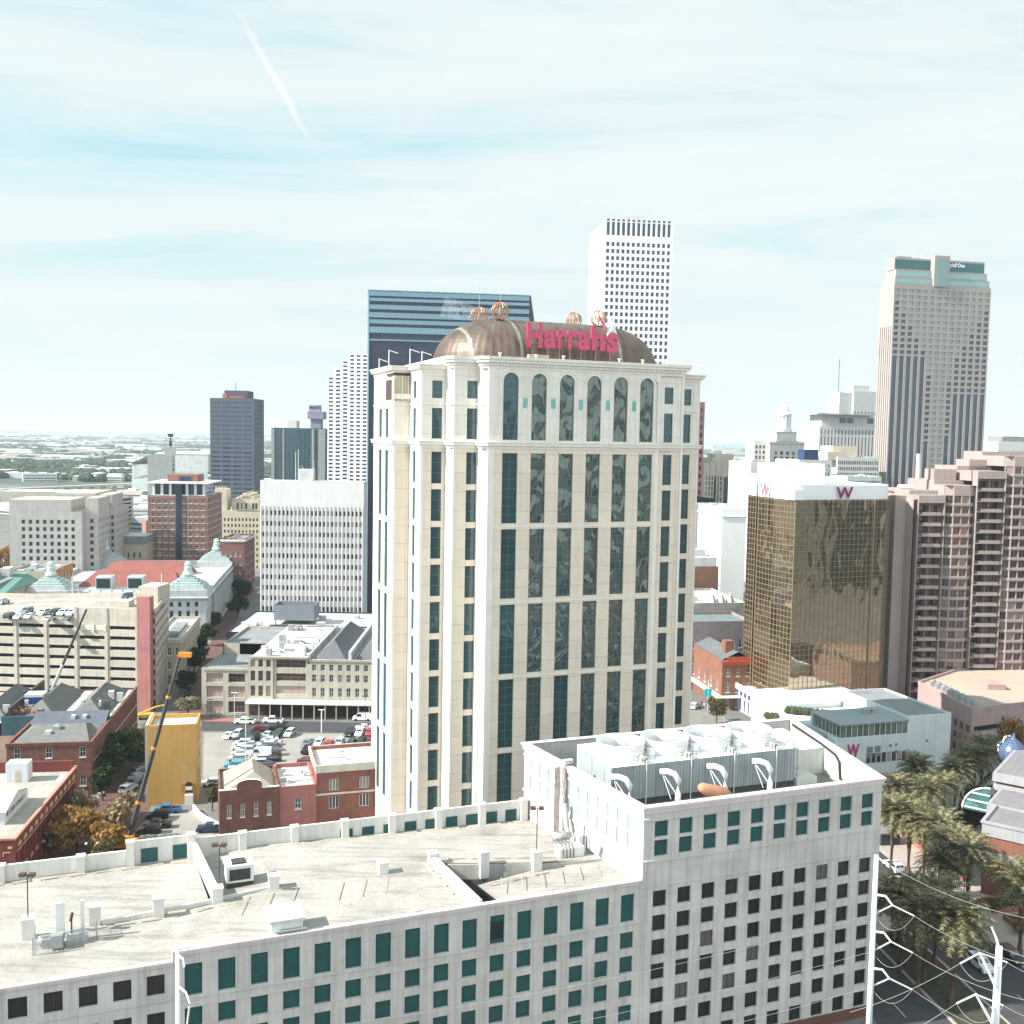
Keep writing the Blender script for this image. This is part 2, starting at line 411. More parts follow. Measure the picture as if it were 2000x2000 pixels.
# ================================================================ near garage and its taller block
white_frame = M('white frame', (0.7, 0.7, 0.68), noise=0, streak=0)
dark_frame = M('dark frame', (0.035, 0.05, 0.055), rough=0.4, noise=0, streak=0)
teal_frame = M('teal frame', (0.02, 0.13, 0.15), rough=0.4, noise=0, streak=0)
gar_wall = M('garage concrete', (0.54, 0.51, 0.485), joint=(3.54, 3.2), jw=0.035, jcol=(0.82, 0.8, 0.8), off=0, streak=0.2, noise=0.10, nscale=0.25, bump=0.15)
gar_cap = M('coping', (0.62, 0.55, 0.55), noise=0.1)
deck_m = None
def deck_mat():
    mt, t = new_mat('deck concrete'); out = t.n('ShaderNodeOutputMaterial'); b = t.n('ShaderNodeBsdfPrincipled', _Roughness=0.9); t.l(b.outputs[0], out.inputs[0])
    g = t.n('ShaderNodeNewGeometry'); n = t.n('ShaderNodeTexNoise', _Scale=0.13, _Detail=9, _Roughness=0.65); t.l(g.outputs[0], n.inputs[0])
    mp = t.n('ShaderNodeMapping'); mp.inputs['Rotation'].default_value = (0, 0, radians(-20)); mp.inputs['Scale'].default_value = (0.12, 0.9, 1); t.l(g.outputs[0], mp.inputs[0])
    n2 = t.n('ShaderNodeTexNoise', _Scale=0.8, _Detail=6, _Roughness=0.7); t.l(mp.outputs[0], n2.inputs[0])
    n3 = t.n('ShaderNodeTexNoise', _Scale=2.2, _Detail=5, _Roughness=0.7); t.l(g.outputs[0], n3.inputs[0])
    f = t.ramp(n.outputs[0], [(0.3, (0.23, 0.215, 0.195)), (0.46, (0.32, 0.30, 0.272)), (0.66, (0.375, 0.355, 0.325))])
    f = t.mix(1.0, f, t.ramp(n2.outputs[0], [(0.36, 0.72), (0.5, 1.0)]), 'MULTIPLY')
    f = t.mix(1.0, f, t.ramp(n3.outputs[0], [(0.32, 0.74), (0.5, 1.0)]), 'MULTIPLY')
    t.l(f, b.inputs[0]); return mt
deck_m = deck_mat()
pipe_w = M('white pipe', (0.78, 0.78, 0.78), rough=0.5, noise=0.05, streak=0.05)
galv = M('galvanised', (0.42, 0.44, 0.45), rough=0.5, metal=0.5, noise=0.15, nscale=1.5)
louv_g = M('green louvre', (0.018, 0.085, 0.085), rough=0.55, joint=(4.0, 0.25), jw=0.04, jcol=(0.6, 0.6, 0.6), off=0, noise=0.15, nscale=0.5, streak=0)
style('green', louv_g, teal_frame, 0, 0, 0.06)
gdark = GL('office glass', (0.008, 0.007, 0.007), refl=(0.14, 0.13, 0.14), fac=0.0, var=1.2, blinds=(0.10, 0.09, 0.085), bfrac=0.05)
style('office', gdark, dark_frame, 1, 0, 0.07, mw=0.07)
GO = G(1703, 1982); GA = 20.8
RC = (0.0, 0.0); FL_ = (-37.0, 0.0); BR = (6.2, 29.3); BL = (-41.4, 29.8)
def office_block():
    b = Bld('office_block', 'tall pale concrete block with green upper windows and four cooling fans on its roof', 'office building', GO, GA)
    w = b.mb('wall', gar_wall); ZT = 34.0
    us = [(1.57+3.566*i, 3.5+3.566*i) for i in range(10)]
    rows = [(18.55-3.2*k, 20.7-3.2*k) for k in range(5, -1, -1)]+[(21.75-0.0, 23.0)]
    rows = [(1.0, 3.2)]+[(18.6-3.2*k, 20.75-3.2*k) for k in range(4, -1, -1)]
    rows = sorted([(21.75-3.2*k+0.0, 23.9-3.2*k) for k in range(7)])
    rows = [(a-0.9+0.0, bb-0.9) for a, bb in rows]
    vs = rows+[(27.5, 29.6), (30.0, 32.05)]
    b.wall(FL_, RC, 0, ZT, us, vs, lambda i, j: 'green' if j >= 7 else 'office', ok=lambda i, j: True, rec=0.35)
    lw = sqrt((FL_[0]-BL[0])**2+(FL_[1]-BL[1])**2)
    ul = [(lw-1.2-2.35*(i+1)-0.0, lw-1.2-2.35*(i+1)+1.25) for i in range(7)]+[(lw-19.6-2.5*i-1.25, lw-19.6-2.5*i) for i in range(4)]
    ul = sorted(ul)
    style('sunlit_green', M('mint louvre', (0.30, 0.46, 0.40), rough=.4, joint=(4.0, 0.25), jw=0.04, jcol=(0.75, 0.75, 0.75), off=0, noise=.05, streak=0), white_frame, 0, 0, 0.06); b.wall(BL, FL_, 0, ZT, ul, [(27.5, 29.6), (30.0, 32.05)], 'sunlit_green', rec=0.2)  # left face: paler copy of the green louvre, sun brightness put into its colour
    rw = 29.9
    b.wall(RC, BR, 0, ZT, grid(rw, 8, 0.5, 1), [(a, c) for a, c in vs], 'office', rec=0.3)
    b.wall(BR, BL, 0, ZT)
    poly = [FL_, RC, BR, BL]
    # parapet: hollow roof well 4.5 m deep
    def inset(d):
        q = MB(); q.sweep(poly, [(-d, 0)], 0); return [(x, y) for x, y, z in q.v]
    ins = inset(0.45)
    w.sweep(poly, [(-0.45, ZT), (-0.45, 29.2)])
    c = b.mb('cornice', gar_cap); c.sweep(poly, [(0.003, 33.15), (0.18, 33.2), (0.22, 33.75), (0.42, 33.8), (0.42, 34.12), (-0.6, 34.12), (-0.6, 34.0)])
    tr = b.mb('string_course', gar_wall)
    tr.sweep(poly, [(0.003, 32.2), (0.14, 32.25), (0.14, 32.5), (0.003, 32.55)]); tr.sweep(poly, [(0.003, 26.75), (0.16, 26.8), (0.16, 27.1), (0.003, 27.15)])
    tr.sweep(poly, [(0.003, 23.55), (0.10, 23.6), (0.10, 23.75), (0.003, 23.8)])
    b.mb('roof_well', M('roof well', (0.2, 0.2, 0.2), noise=0.2)).poly([(x, y, 29.2) for x, y in ins])
    # inner white windows on the right parapet
    iw = b.mb('inner_wall_panel', M('inner panel', (0.45, 0.6, 0.56), noise=0.05))
    d = Vector((BR[0]-RC[0], BR[1]-RC[1])).normalized()
    for k in range(5):
        p = (RC[0]+d.x*(2.6+3.2*k), RC[1]+d.y*(2.6+3.2*k)); q = (p[0]+d.x*1.3, p[1]+d.y*1.3); iw.seg(p, q, -0.52, -0.46, 31.0, 33.0)
    # brick plinth
    b.mb('plinth', M('plinth brick', (0.16, 0.07, 0.05), joint=(0.6, 0.2), jw=0.02)).sweep([FL_, RC, BR], [(0.06, -0.2), (0.06, 1.6), (0.003, 1.62)], closed=False)
    # mechanical flat roof + shed on the right
    r = b.mb('roof_house', M('pale render', (0.6, 0.58, 0.54)))
    r.box(-5.2, 3.2, 16.5, 27.5, 29.2, 33.2); r.box(-4.8, -1.2, 12.5, 16.2, 29.2, 30.4)
    # duct pipe down the left face
    dp = b.mb('duct', M('rusty duct', (0.55, 0.5, 0.47), noise=0.3, nscale=1.5)); dl = Vector((BL[0]-FL_[0], BL[1]-FL_[1])).normalized()
    def onl(t, o, z): return (FL_[0]+dl.x*t-o*dl.y*-1*-1, FL_[1]+dl.y*t+o*dl.x*-1*-1, z)
    nx, ny = -dl.y, dl.x # left-outward
    if nx > 0: nx, ny = -nx, -ny
    Q = lambda t, o, z: (FL_[0]+dl.x*t+nx*o, FL_[1]+dl.y*t+ny*o, z)
    dp.tube([Q(18.2, -0.8, 34.6), Q(18.2, 0.5, 34.7), Q(18.2, 0.6, 34.0), Q(18.2, 0.6, 29), Q(18.2, 0.6, 24.8)], 0.42, 10)
    dp.seg(Q(18.9, 0, 0)[:2], Q(20.6, 0, 0)[:2], -0.95, -0.05, 24.3, 33.9, 0) if False else None
    dp.box(Q(19.9, 0.45, 0)[0]-0.7, Q(19.9, 0.45, 0)[0]+0.7, Q(19.9, .45, 0)[1]-0.5, Q(19.9, .45, 0)[1]+0.5, 24.2, 33.6)
    # black drain pipe over the right parapet
    bp = b.mb('drain_pipe', M('black pipe', (0.03, 0.03, 0.035), rough=0.5))
    bp.tube([(5.2, 27.5, 33.6), (3.2, 17.5, 33.5), (2.0, 12.5, 33.3), (1.7, 11.2, 32.6), (1.6, 10.8, 30.3), (1.2, 6.0, 29.5)], 0.2, 8)
    b.done(); return b
def cooling_tower():
    t = empty('cooling_tower', GO_(-20.5, 19.0, 29.2), radians(GA), 'grey ribbed cooling tower with four white fan stacks and white riser pipes', 'cooling tower')
    rib = M('ribbed metal', (0.33, 0.36, 0.37), joint=(0.5, 60), jw=0.09, jcol=(0.75, 0.77, 0.78), off=0, noise=0.08, streak=0.25, rough=0.6)
    wh = M('bright white', (0.8, 0.8, 0.8), noise=0.04, streak=0.08, rough=0.6)
    X0, X1, Y0, Y1, Z1 = -14.9, 15.2, -6.4, 5.0, 5.8
    MB().box(X0, X1, Y0, Y1, 1.0, Z1, 0, 1).build('casing', [rib, wh], t)
    MB().box(X0+.4, X1-.4, Y0+.5, Y1-.5, 0.0, 1.0).build('basin', M('basin', (0.1, 0.1, 0.1)), t)
    for k in range(4):
        cx = -10.9+7.15*k; cy = -1.2; R = 3.42
        f = MB().rev((cx, cy, Z1), [(R*1.0, 0.02), (R*0.985, 0.6), (R*1.0, 0.62), (R*1.0, 0.7), (R*0.98, 0.72), (R*0.975, 1.2), (R*1.01, 1.22), (R*1.01, 1.3), (R*0.985, 1.32), (R*1.0, 1.95), (R*1.025, 1.97), (R*1.025, 2.1), (R*0.96, 2.1), (R*0.95, 0.2)], 40); f.f.pop(); f.m.pop()
        f = f.build('fan_stack', wh, t, smooth=True)
        fb = MB().rev((cx, cy, Z1), [(R*0.92, 0.1), (0.01, 0.12)], 24, 1)
        fb.rev((cx, cy, Z1+0.7), [(0.45, 0), (0.5, 0.3), (0.3, 0.5)], 12, 0)
        for j in range(6):
            a = j*pi/3+0.3*k; c, s_ = cos(a), sin(a); r1 = R*0.88
            fb.poly([(cx+c*.4-s_*.2, cy+s_*.4+c*.2, Z1+1.2), (cx+c*.4+s_*.2, cy+s_*.4-c*.2, Z1+1.0), (cx+c*r1+s_*.35, cy+s_*r1-c*.35, Z1+1.05), (cx+c*r1-s_*.35, cy+s_*r1+c*.35, Z1+1.2)], 0)
        fb.build('fan_blades', [galv, M('dark void', (0.03, 0.03, 0.03))], f)
        if k < 3: MB().box(cx+3.2, cx+4.0, cy-2.9, cy-2.0, Z1, Z1+1.2).build('vent_box', wh, t)
        mo = MB().box(cx+0.9, cx+1.9, Y0+0.5, Y0+1.1, Z1+.2, Z1+.8).tube([(cx+1.4, Y0+.7, Z1+.5), (cx+1.4, cy-R, Z1+.9)], 0.12, 8); mo.box(cx+1.2, cx+1.6, Y0+.2, Y0+.7, Z1, Z1+.9)
        mo.build('fan_motor', M('motor cream', (0.45, 0.44, 0.38), noise=0.2), t)
        px = cx-2.6+0.35*k
        p = MB().tube([(px-1.9, Y0-1.2, 5.0), (px-1.2, Y0-1.9, 5.15), (px-.4, Y0-2.5, 4.9), (px, Y0-2.9, 4.1), (px, Y0-2.9, 2.2), (px, Y0-2.9, 0)], 0.42, 12)
        p.build('riser_pipe', pipe_w, t, smooth=True)
        MB().tube([(px-1.6, Y0-1.5, 4.7), (px-.35, Y0-2.9, 2.3)], 0.07, 6).tube([(px-1.7, Y0-1.5, 4.6), (px-1.0, Y0-2.7, 1.5)], 0.05, 6).build('pipe_brace', pipe_w, t)
        MB().tube([(cx+1.4, Y0-.12, 0), (cx+1.4, Y0-.12, Z1+.6)], 0.07, 6).build('conduit', pipe_w, t)
    rl = MB(); dk = M('rail steel', (0.12, 0.13, 0.14), rough=0.5, noise=0)
    def rail(p, q, n):
        for k in range(n+1):
            x = p[0]+(q[0]-p[0])*k/n; y = p[1]+(q[1]-p[1])*k/n; rl.tube([(x, y, Z1), (x, y, Z1+1.1)], 0.035, 5)
        for z in (0.55, 1.1): rl.tube([(p[0], p[1], Z1+z), (q[0], q[1], Z1+z)], 0.03, 5)
    rail((X0+.1, Y0+.1), (X1-.1, Y0+.1), 18); rail((X0+.1, Y0+.1), (X0+.1, Y1-.1), 7); rail((X1-.1, Y0+.1), (X1-.1, Y1-.1), 7)
    rl.build('railing', dk, t)
    ld = MB()
    for x in (15.5, 16.2): ld.tube([(x, Y0+.6, 0), (x, Y0+.6, 6.6)], 0.05, 5)
    for k in range(16): ld.tube([(15.5, Y0+.6, .4*k+.3), (16.2, Y0+.6, .4*k+.3)], 0.03, 4)
    ld.build('ladder', dk, t)
    # tarpaulin cone lying in the well
    c = empty('rooftop_cone', GO_(-22.5, 6.0, 29.2), radians(GA), 'orange tan cone leaning in the roof well below the fan tower', 'roof vent')
    MB().tube([(-3.0, 0, 4.3), (-2.6, 0, 4.2), (-1.5, 0, 3.6), (0.5, 0, 2.9), (3, 0, 0)], 0.35, 12, r1=1.5).build('cover', M('tan cover', (0.5, 0.24, 0.15), noise=0.2), c, smooth=True)
def GO_(u, v, z=0):
    a = radians(GA); return (GO.x+u*cos(a)-v*sin(a), GO.y+u*sin(a)+v*cos(a), z)
office_block(); cooling_tower()

def parking_garage():
    b = Bld('parking_garage', 'long pale parking garage with green louvred openings and a bare rooftop deck', 'parking garage', GO, GA)
    w = b.mb('wall', gar_wall)
    # right wing: u -92.9 .. -37, left wing u -135 .. -92.9
    n = 16; us = [(-38.1-3.475*(i+1)+1.65-0.0, -38.1-3.475*(i+1)+3.475-0.0) for i in range(15, -1, -1)]
    L0 = -92.9
    vs = sorted([(16.05, 18.2), (12.9, 15.05), (9.7, 11.85), (6.5, 8.65), (3.3, 5.45)])+[(19.55, 23.1)]
    b.wall((L0, 0), (-37.02, 0), 0, 24.75, [(a-L0, c-L0) for a, c in us], vs, 'green', rec=0.3)
    ul = [(-109.15-3.32*k+135, -107.35-3.32*k+135) for k in range(8, -5, -1)]
    ul = [(a, c) for a, c in ul if c < 135+L0-0.3]
    b.wall((-135, 0.02), (L0, 0.02), 0, 23.7, ul, [(6.3, 8.4), (9.5, 11.6), (12.7, 14.8), (16.75-.9, 18.95-.9+.2), (20.2, 22.4)], 'office', rec=0.3)
    # left flank, rear wall (rear wall seen from inside over the deck)
    b.wall((-135, 28.8), (-135, 0), 0, 23.7)
    b.wall((-41.2, 29.2), (-135, 29.2), 0, 24.6)
    cc = b.mb('coping', gar_cap)
    cc.sweep([(L0, 0), (-37.2, 0)], [(0.003, 24.2), (0.2, 24.25), (0.28, 24.6), (0.4, 24.65), (0.4, 24.87), (-0.25, 24.87), (-0.25, 24.2)], closed=False)
    cc.box(L0-.4, L0+.25, -.4, .6, 23.6, 24.9)
    cc.sweep([(-135, 0.02), (L0-.4, 0.02)], [(0.003, 23.2), (0.2, 23.25), (0.35, 23.6), (0.35, 23.8), (-0.25, 23.8), (-0.25, 23.2)], closed=False)
    sc = b.mb('string_course', gar_wall)
    for z in (19.25, 18.35): sc.sweep([(L0, 0), (-37.2, 0)], [(0.003, z-.1), (0.12, z-.06), (0.12, z+.06), (0.003, z+.1)], closed=False)
    for z in (19.5,): sc.sweep([(-135, 0.02), (L0-.4, 0.02)], [(0.003, z-.1), (0.12, z-.06), (0.12, z+.06), (0.003, z+.1)], closed=False)
    pil = b.mb('downpipe', gar_cap)
    for k in range(17):
        u = -37.8-3.475*k
        if u > L0+.5: pil.box(u-.03, u+.03, -.05, .0, 0, 18.3)
    # deck: rear ramp strip, front strip, sunk bay on the right
    d = b.mb('roof_deck', deck_m)
    ZL = 23.35
    d.poly([(-135, .2, ZL), (L0, .2, ZL), (L0, 12, ZL), (-135, 12, ZL)]); d.poly([(-135, 12, ZL), (-88.3, 12, ZL), (-89.4, 28.6, 23.2), (-135, 28.6, 22.9)])
    d.poly([(L0, .2, ZL), (-87, .2, 24.0), (-87, 12, 24.0), (L0, 12, ZL)])
    d.poly([(-87, .2, 24.0), (-58.6, .2, 24.3), (-60.2, 14, 24.3), (-80.5, 14, 24.1), (-87, 12, 24.0)])
    d.poly([(-80.5, 14, 24.1), (-60.2, 14, 24.3), (-47.3, 10, 24.3), (-38.4, 9, 24.0), (-41.0, 28.6, 22.75), (-81.0, 28.6, 23.8)])
    d.poly([(-87.6, 12.2, 23.4), (-80.5, 14, 24.0), (-81.0, 28.6, 23.8), (-89.2, 28.6, 22.9)])
    d.poly([(-55.2, .2, 23.75), (-37.4, .2, 24.1), (-38.4, 9, 23.9), (-47.3, 10, 23.4), (-56, 8.5, 23.1)])
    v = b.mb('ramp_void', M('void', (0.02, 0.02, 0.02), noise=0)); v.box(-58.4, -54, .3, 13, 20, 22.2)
    sw = b.mb('ramp_wall', M('ribbed concrete', (0.4, 0.38, 0.36), joint=(0.35, 40), jw=0.05, off=0))
    sw.seg((-58.6, 13.4), (-47.3, 10.05), -.15, .15, 21.5, (24.2, 24.2)); sw.seg((-47.3, 10.05), (-38.4, 8.9), -.15, .15, 21.5, 24.1)
    # white dividing walls
    dw = b.mb('dividing_wall', M('white render', (0.62, 0.60, 0.57), noise=0.06, nscale=0.5, streak=0.15))
    dw.seg((-89.3, 28.7), (-87.6, 12.6), -.2, .2, 22.5, 25.5); dw.seg((-60.3, 14.2), (-58.5, .3), -.3, .3, 22, (25.3, 25.1))
    dw.seg((-87.4, 12.6), (-80.9, 13.9), -.15, .15, 23.0, (24.35, 24.35)); dw.seg((-100.5, 11.9), (-87.8, 12.6), -.15, .15, 23.0, (23.75, 24.3))
    # rear parapet: panels, taller one behind the left bay
    for (u0, u1, zt) in ((-135, -97.4, 25.15), (-97.2, -89.5, 26.3), (-89.4, -41.3, 25.75)): dw.seg((u0, 28.75), (u1, 28.75), -.2, .2, 21.5, zt)
    gw = b.mb('louvre', louv_g)
    for u in (-96.0, -92.0): gw.box(u, u+2.1, 28.45, 28.52, 23.3, 25.2)
    for k in range(9):
        u = -44.8-3.1*k; gw.box(u, u+1.75, 28.45, 28.52, 21.9, 24.55-0.0)
    ps = b.mb('post', M('white post', (0.66, 0.64, 0.61), noise=0.05, streak=0.1))
    def post(u, v, z0, z1, s=.45): ps.box(u-s, u+s, v-s, v+s, z0, z1); ps.sweep([(u-s, v-s), (u+s, v-s), (u+s, v+s), (u-s, v+s)], [(0.003, z1-.3), (.07, z1-.28), (.07, z1+.02), (-s, z1+.025)])
    for u, zt in ((-132, 25.3), (-124, 25.3), (-112.6, 25.4), (-103.3, 25.4), (-97.3, 26.5), (-89.7, 26.6), (-83, 26.0), (-76, 26.0), (-69, 26.0), (-62.2, 26.0), (-55.3, 26.0), (-48.6, 26.1), (-42.0, 26.0)): post(u, 28.35, 21.5, zt, .5)
    for u, v_, z0 in ((-101.2, 12.1, 23.3), (-94.3, 12, 23.3), (-87.6, 12.6, 23.3), (-80.8, 13.9, 23.8), (-67.1, 13.6, 24.2), (-60.2, 14.4, 24.2), (-54, 12, 22.5), (-47.4, 9.9, 22.5), (-108.1, 11.2, 23.3)): post(u, v_, z0, 25.7 if z0 > 23 else 26.0, .6)
    # faded bay lines painted on the deck
    ln = b.mb('bay_line', M('worn yellow', (0.40, 0.33, 0.23), noise=0.25, nscale=3))
    def line(u0, v0, u1, v1, z): ln.seg((u0, v0), (u1, v1), -.07, .07, z, z+.012)
    for k in range(14): u = -132+3.0*k; line(u, 27.8, u+2.6, 22.8, 23.22) if u < -92 else None
    for k in range(13): u = -79+2.9*k; line(u, 27.6, u+(2.2 if k % 2 else -2.2)*0.8, 22.8, 23.75-0.028*(u+81)+0.06) if k % 3 != 2 else None
    for k in range(12): u = -124+2.9*k; line(u, 10.2, u+2.2, 6.0, ZL+.01) if u < -95 else None
    for k in range(7): u = -84+2.9*k; line(u, 12.3, u-1.6, 7.6, 24.26) if k != 3 else None
    for k in range(6): u = -53+2.7*k; line(u, 8, u-1.2, 4.2, 23.9+.03)
    b.done(); return b
parking_garage()
ws0 = None
def wheel_stops():
    global ws0
    m1 = M('stop concrete', (0.55, 0.47, 0.36), noise=0.2, nscale=2); m2 = M('stop yellow', (0.55, 0.40, 0.2), noise=0.2, nscale=2)
    g = 'wheel stops on the rooftop deck'
    mb = MB(); mb.poly([(-1, -.12, 0), (1, -.12, 0), (1, -.06, .16), (-1, -.06, .16)]); mb.poly([(1, .12, 0), (-1, .12, 0), (-1, .06, .16), (1, .06, .16)])
    mb.poly([(-1, -.06, .16), (1, -.06, .16), (1, .06, .16), (-1, .06, .16)]); mb.poly([(1, -.12, 0), (1, .12, 0), (1, .06, .16), (1, -.06, .16)]); mb.poly([(-1, .12, 0), (-1, -.12, 0), (-1, -.06, .16), (-1, .06, .16)])
    spots = []
    for k in range(11): spots.append((-123+3.2*k, 27.3, 23.2, 6, 'rear_left'))
    for k in range(12): spots.append((-79+3.2*k, 27.4, 23.78-.026*(3.2*k), 0, 'rear_right'))
    for k in range(7): spots.append((-101+2.9*k, 11.0, 23.42 if k < 3 else 23.95, 3, 'mid'))
    for k in range(5): spots.append((-57+2.9*k, 14.8-.8*k, 24.3, -12, 'ramp'))
    for k in range(4): spots.append((-61.2+.15*k, 12.6-2.4*k, 24.32, 100, 'divider'))
    for k in range(5): spots.append((-54+3.3*k, 7.6+.3*k, 23.55, 5, 'lower'))
    for k in range(3): spots.append((-85.4+.3*k, 25.5-2.3*k, 23.35, 60, 'ac'))
    L = {'rear_left': 'low concrete wheel stop by the rear parapet left of the first dividing wall', 'rear_right': 'low concrete wheel stop by the rear parapet between the two dividing walls',
         'mid': 'low concrete wheel stop beside the low kerb near the chimney equipment', 'ramp': 'low yellowish wheel stop above the ribbed ramp wall', 'divider': 'low concrete wheel stop along the long white dividing wall',
         'lower': 'low wheel stop in the sunken bay beside the tall block', 'ac': 'short wheel stop left of the white rooftop air conditioner'}
    me = None
    for u, v, z, a, k in spots:
        p = GO_(u, v, z+.01)
        if me is None: me = mb.mesh('wheel_stop', [m1])
        o = bpy.data.objects.new('wheel_stop', me); COL.objects.link(o); o.location = p; o.rotation_euler = (0, 0, radians(GA+a+RN.uniform(-3, 3))); tag(o, L[k], 'wheel stop', 'wheel stops: '+L[k][4:])
wheel_stops()
def deck_lamps():
    br = M('bronze lamp', (0.10, 0.055, 0.045), rough=0.5, noise=0)
    for (u, v, z, h, lb) in ((-108.1, 11.2, 25.7, 4.8, 'brown twin headed deck lamp left of the chimney equipment'), (-87.3, 13.4, 25.5, 4.9, 'brown twin headed deck lamp on the first dividing wall'), (-47.4, 9.9, 26.0, 5.6, 'brown twin headed deck lamp near the tall block')):
        t = empty('deck_lamp', GO_(u, v, z), radians(GA-20), lb, 'lamp post', 'lamps on the rooftop deck')
        MB().tube([(0, 0, 0), (0, 0, h)], 0.07, 8).build('pole', br, t)
        for s in (-1, 1): MB().box(s*.2, s*.85, -.3, .3, h-.1, h+.28).box(0, s*.3, -.04, .04, h-.02, h+.06).build('lamp_head', br, t)
deck_lamps()
def deck_things():
    w = M('unit white', (0.72, 0.72, 0.7), noise=0.06); dk = M('unit grille', (0.03, 0.03, 0.03), joint=(3, .12), jw=.05, jcol=(2, 2, 2), off=0, noise=0)
    a = radians(GA)
    t = empty('air_conditioner', GO_(-86.2, 16.4, 23.6), a, 'boxy white air conditioner with dark grilles on the rooftop deck', 'air conditioner')
    MB().box(0, 3.3, 0, 2.6, .6, 2.6).box(-.08, 3.38, -.08, 2.68, 2.6, 2.75).build('casing', w, t); MB().box(.35, 2.9, -.05, -.01, .9, 2.3).box(.7, 2.4, .4, 2.0, 2.76, 2.95).build('grille', dk, t); MB().box(.05, 3.25, .05, 2.5, 0, .6).build('curb', M('curb dark', (.06, .05, .05)), t)
    t = empty('stair_hut', GO_(-83.0, .2, 24.15), a, 'low white square rooftop hut with flat lid near the front parapet', 'rooftop hut')
    MB().box(0.1, 3.6, 0.1, 3.9, 0, 1.9).build('wall', w, t); MB().box(-.1, 3.9, -.15, 4.2, 1.9, 2.2).build('lid', M('hut lid', (.6, .6, .6), noise=.05), t); MB().box(.5, 4.0, -.4, .06, .9, 1.1).build('gutter', galv, t)
    MB().box(3.62, 3.66, .6, 3.3, .3, 1.7).build('louvre', dk, t)
    t = empty('exhaust_plant', GO_(-107.3, 7.6, 23.36), a, 'fenced rooftop plant with two flat chimneys and a thin flue', 'rooftop plant')
    MB().box(2.2, 3.1, 1.0, 1.3, .5, 4.6).box(2.25, 3.05, 1.02, 1.28, 4.6, 4.62, 0).build('chimney', w, t); MB().box(4.7, 5.1, 1.4, 1.7, .5, 4.4).build('chimney', w, t)
    MB().tube([(3.8, .6, 0), (3.8, .6, 3.2)], .09).tube([(3.7, .6, 2.6), (3.9, .6, 3.5)], .16).build('flue', br_ := M('rust flue', (.08, .04, .04)), t)
    MB().box(.8, 2.0, .3, 1.4, 0, 1.0).box(1.7, 3.0, -.5, .6, .2, 1.6).box(3.3, 4.6, .2, 1.1, .0, 1.2).box(4.5, 5.5, .4, 1.3, 0, .8).tube([(.6, .8, 1.2), (5.6, 1.0, 1.25)], .12).build('machinery', galv, t)
    MB().tube([(.4, 1.2, .6), (2.3, 1.2, .6)], .45, 12).build('tank', w, t)
    f = MB()
    for (p, q) in (((0, -.9), (3.0, -.9)), ((3.0, -.9), (6.3, .6)), ((6.3, .6), (6.3, 2.4)), ((0, -.9), (0, 2.4))):
        n = 12
        for k in range(n+1): f.tube([(p[0]+(q[0]-p[0])*k/n, p[1]+(q[1]-p[1])*k/n, 0), (p[0]+(q[0]-p[0])*k/n, p[1]+(q[1]-p[1])*k/n, 2.0)], .035 if k in (0, n) else .012, 4)
        for z in (.1, 1.1, 2.0): f.tube([(p[0], p[1], z), (q[0], q[1], z)], .025, 4)
    f.build('fence', galv, t)
    t = empty('pipe_cluster', GO_(-43.6, 12.5, 23.6), a, 'cluster of silver tanks and pipes at the foot of the tall block', 'pipework')
    MB().box(0, 3.6, -1.6, .2, 0, 1.6).box(3.4, 4.6, 0, 1.4, 0, 2.4).build('tank_box', w, t)
    MB().tube([(.2, 1.2, 2.2), (2.6, 1.2, 2.2)], .55, 12).tube([(2.6, 1.2, 2.2), (3.2, 3.5, 2.4), (3.2, 4.5, 5.5)], .4, 10).build('duct', galv, t, smooth=True)
    p = MB()
    for k in range(4): p.tube([(.5+.5*k, -1.7, .1), (.5+.5*k, -1.7, 1.5), (.5+.5*k, -1.2, 2.0), (.5+.5*k, .8, 2.1)], .07, 6)
    p.tube([(4.0, -.5, 0), (4.0, -.5, 4)], .1); p.tube([(5, 0, 0), (5.2, 0, 3)], .08); p.build('pipe', M('dark pipe', (.1, .09, .09)), t)
    # low roof scuppers along the front coping
    for i, (u, z) in enumerate(((-111.5, 23.8), (-92.2, 24.9), (-84.5, 24.3), (-66.0, 24.9), (-47.8, 24.4))):
        t = empty('roof_scupper', GO_(u, .75 if i != 1 else .2, z-.35), a, 'small white box beside the front edge of the garage deck', 'scupper', 'small boxes along the deck edge')
        MB().box(-.5, .5, -.3, .3, 0, .42).box(-.55, .55, -.35, .35, .42, .47).build('body', w, t)
deck_things()
# ================================================================ hotel tower with the dome
TA = 21.5
tw_cream = M('tower cream panel', (0.70, 0.61, 0.51), joint=(2.8, 3.5), jw=0.05, jcol=(0.72, 0.66, 0.6), off=0, streak=0.06, noise=0.05)
tw_white = M('tower white', (0.72, 0.68, 0.62), joint=(2.8, 3.5), jw=0.05, jcol=(0.78, 0.74, 0.7), off=0, streak=0.08, noise=0.05)
tw_trim = M('tower trim', (0.74, 0.705, 0.65), noise=0.05, streak=0.08)
tw_glass = GL('tower glass', (0.006, 0.024, 0.03), refl=(0.85, 0.92, 0.78), fac=0.09, wave=0.8, wscale=0.42, var=0.6)
tw_glass2 = GL('tower glass calm', (0.006, 0.035, 0.045), refl=(0.5, 0.65, 0.65), fac=0.03, wave=0.05, wscale=0.4, var=0.4)
tw_bar = M('tower mullion', (0.03, 0.20, 0.20), rough=0.4, noise=0, streak=0)
style('tall', tw_glass, tw_bar, 1, 7, 0.05, mw=0.07); style('tallc', tw_glass2, tw_bar, 1, 7, 0.05, mw=0.07)
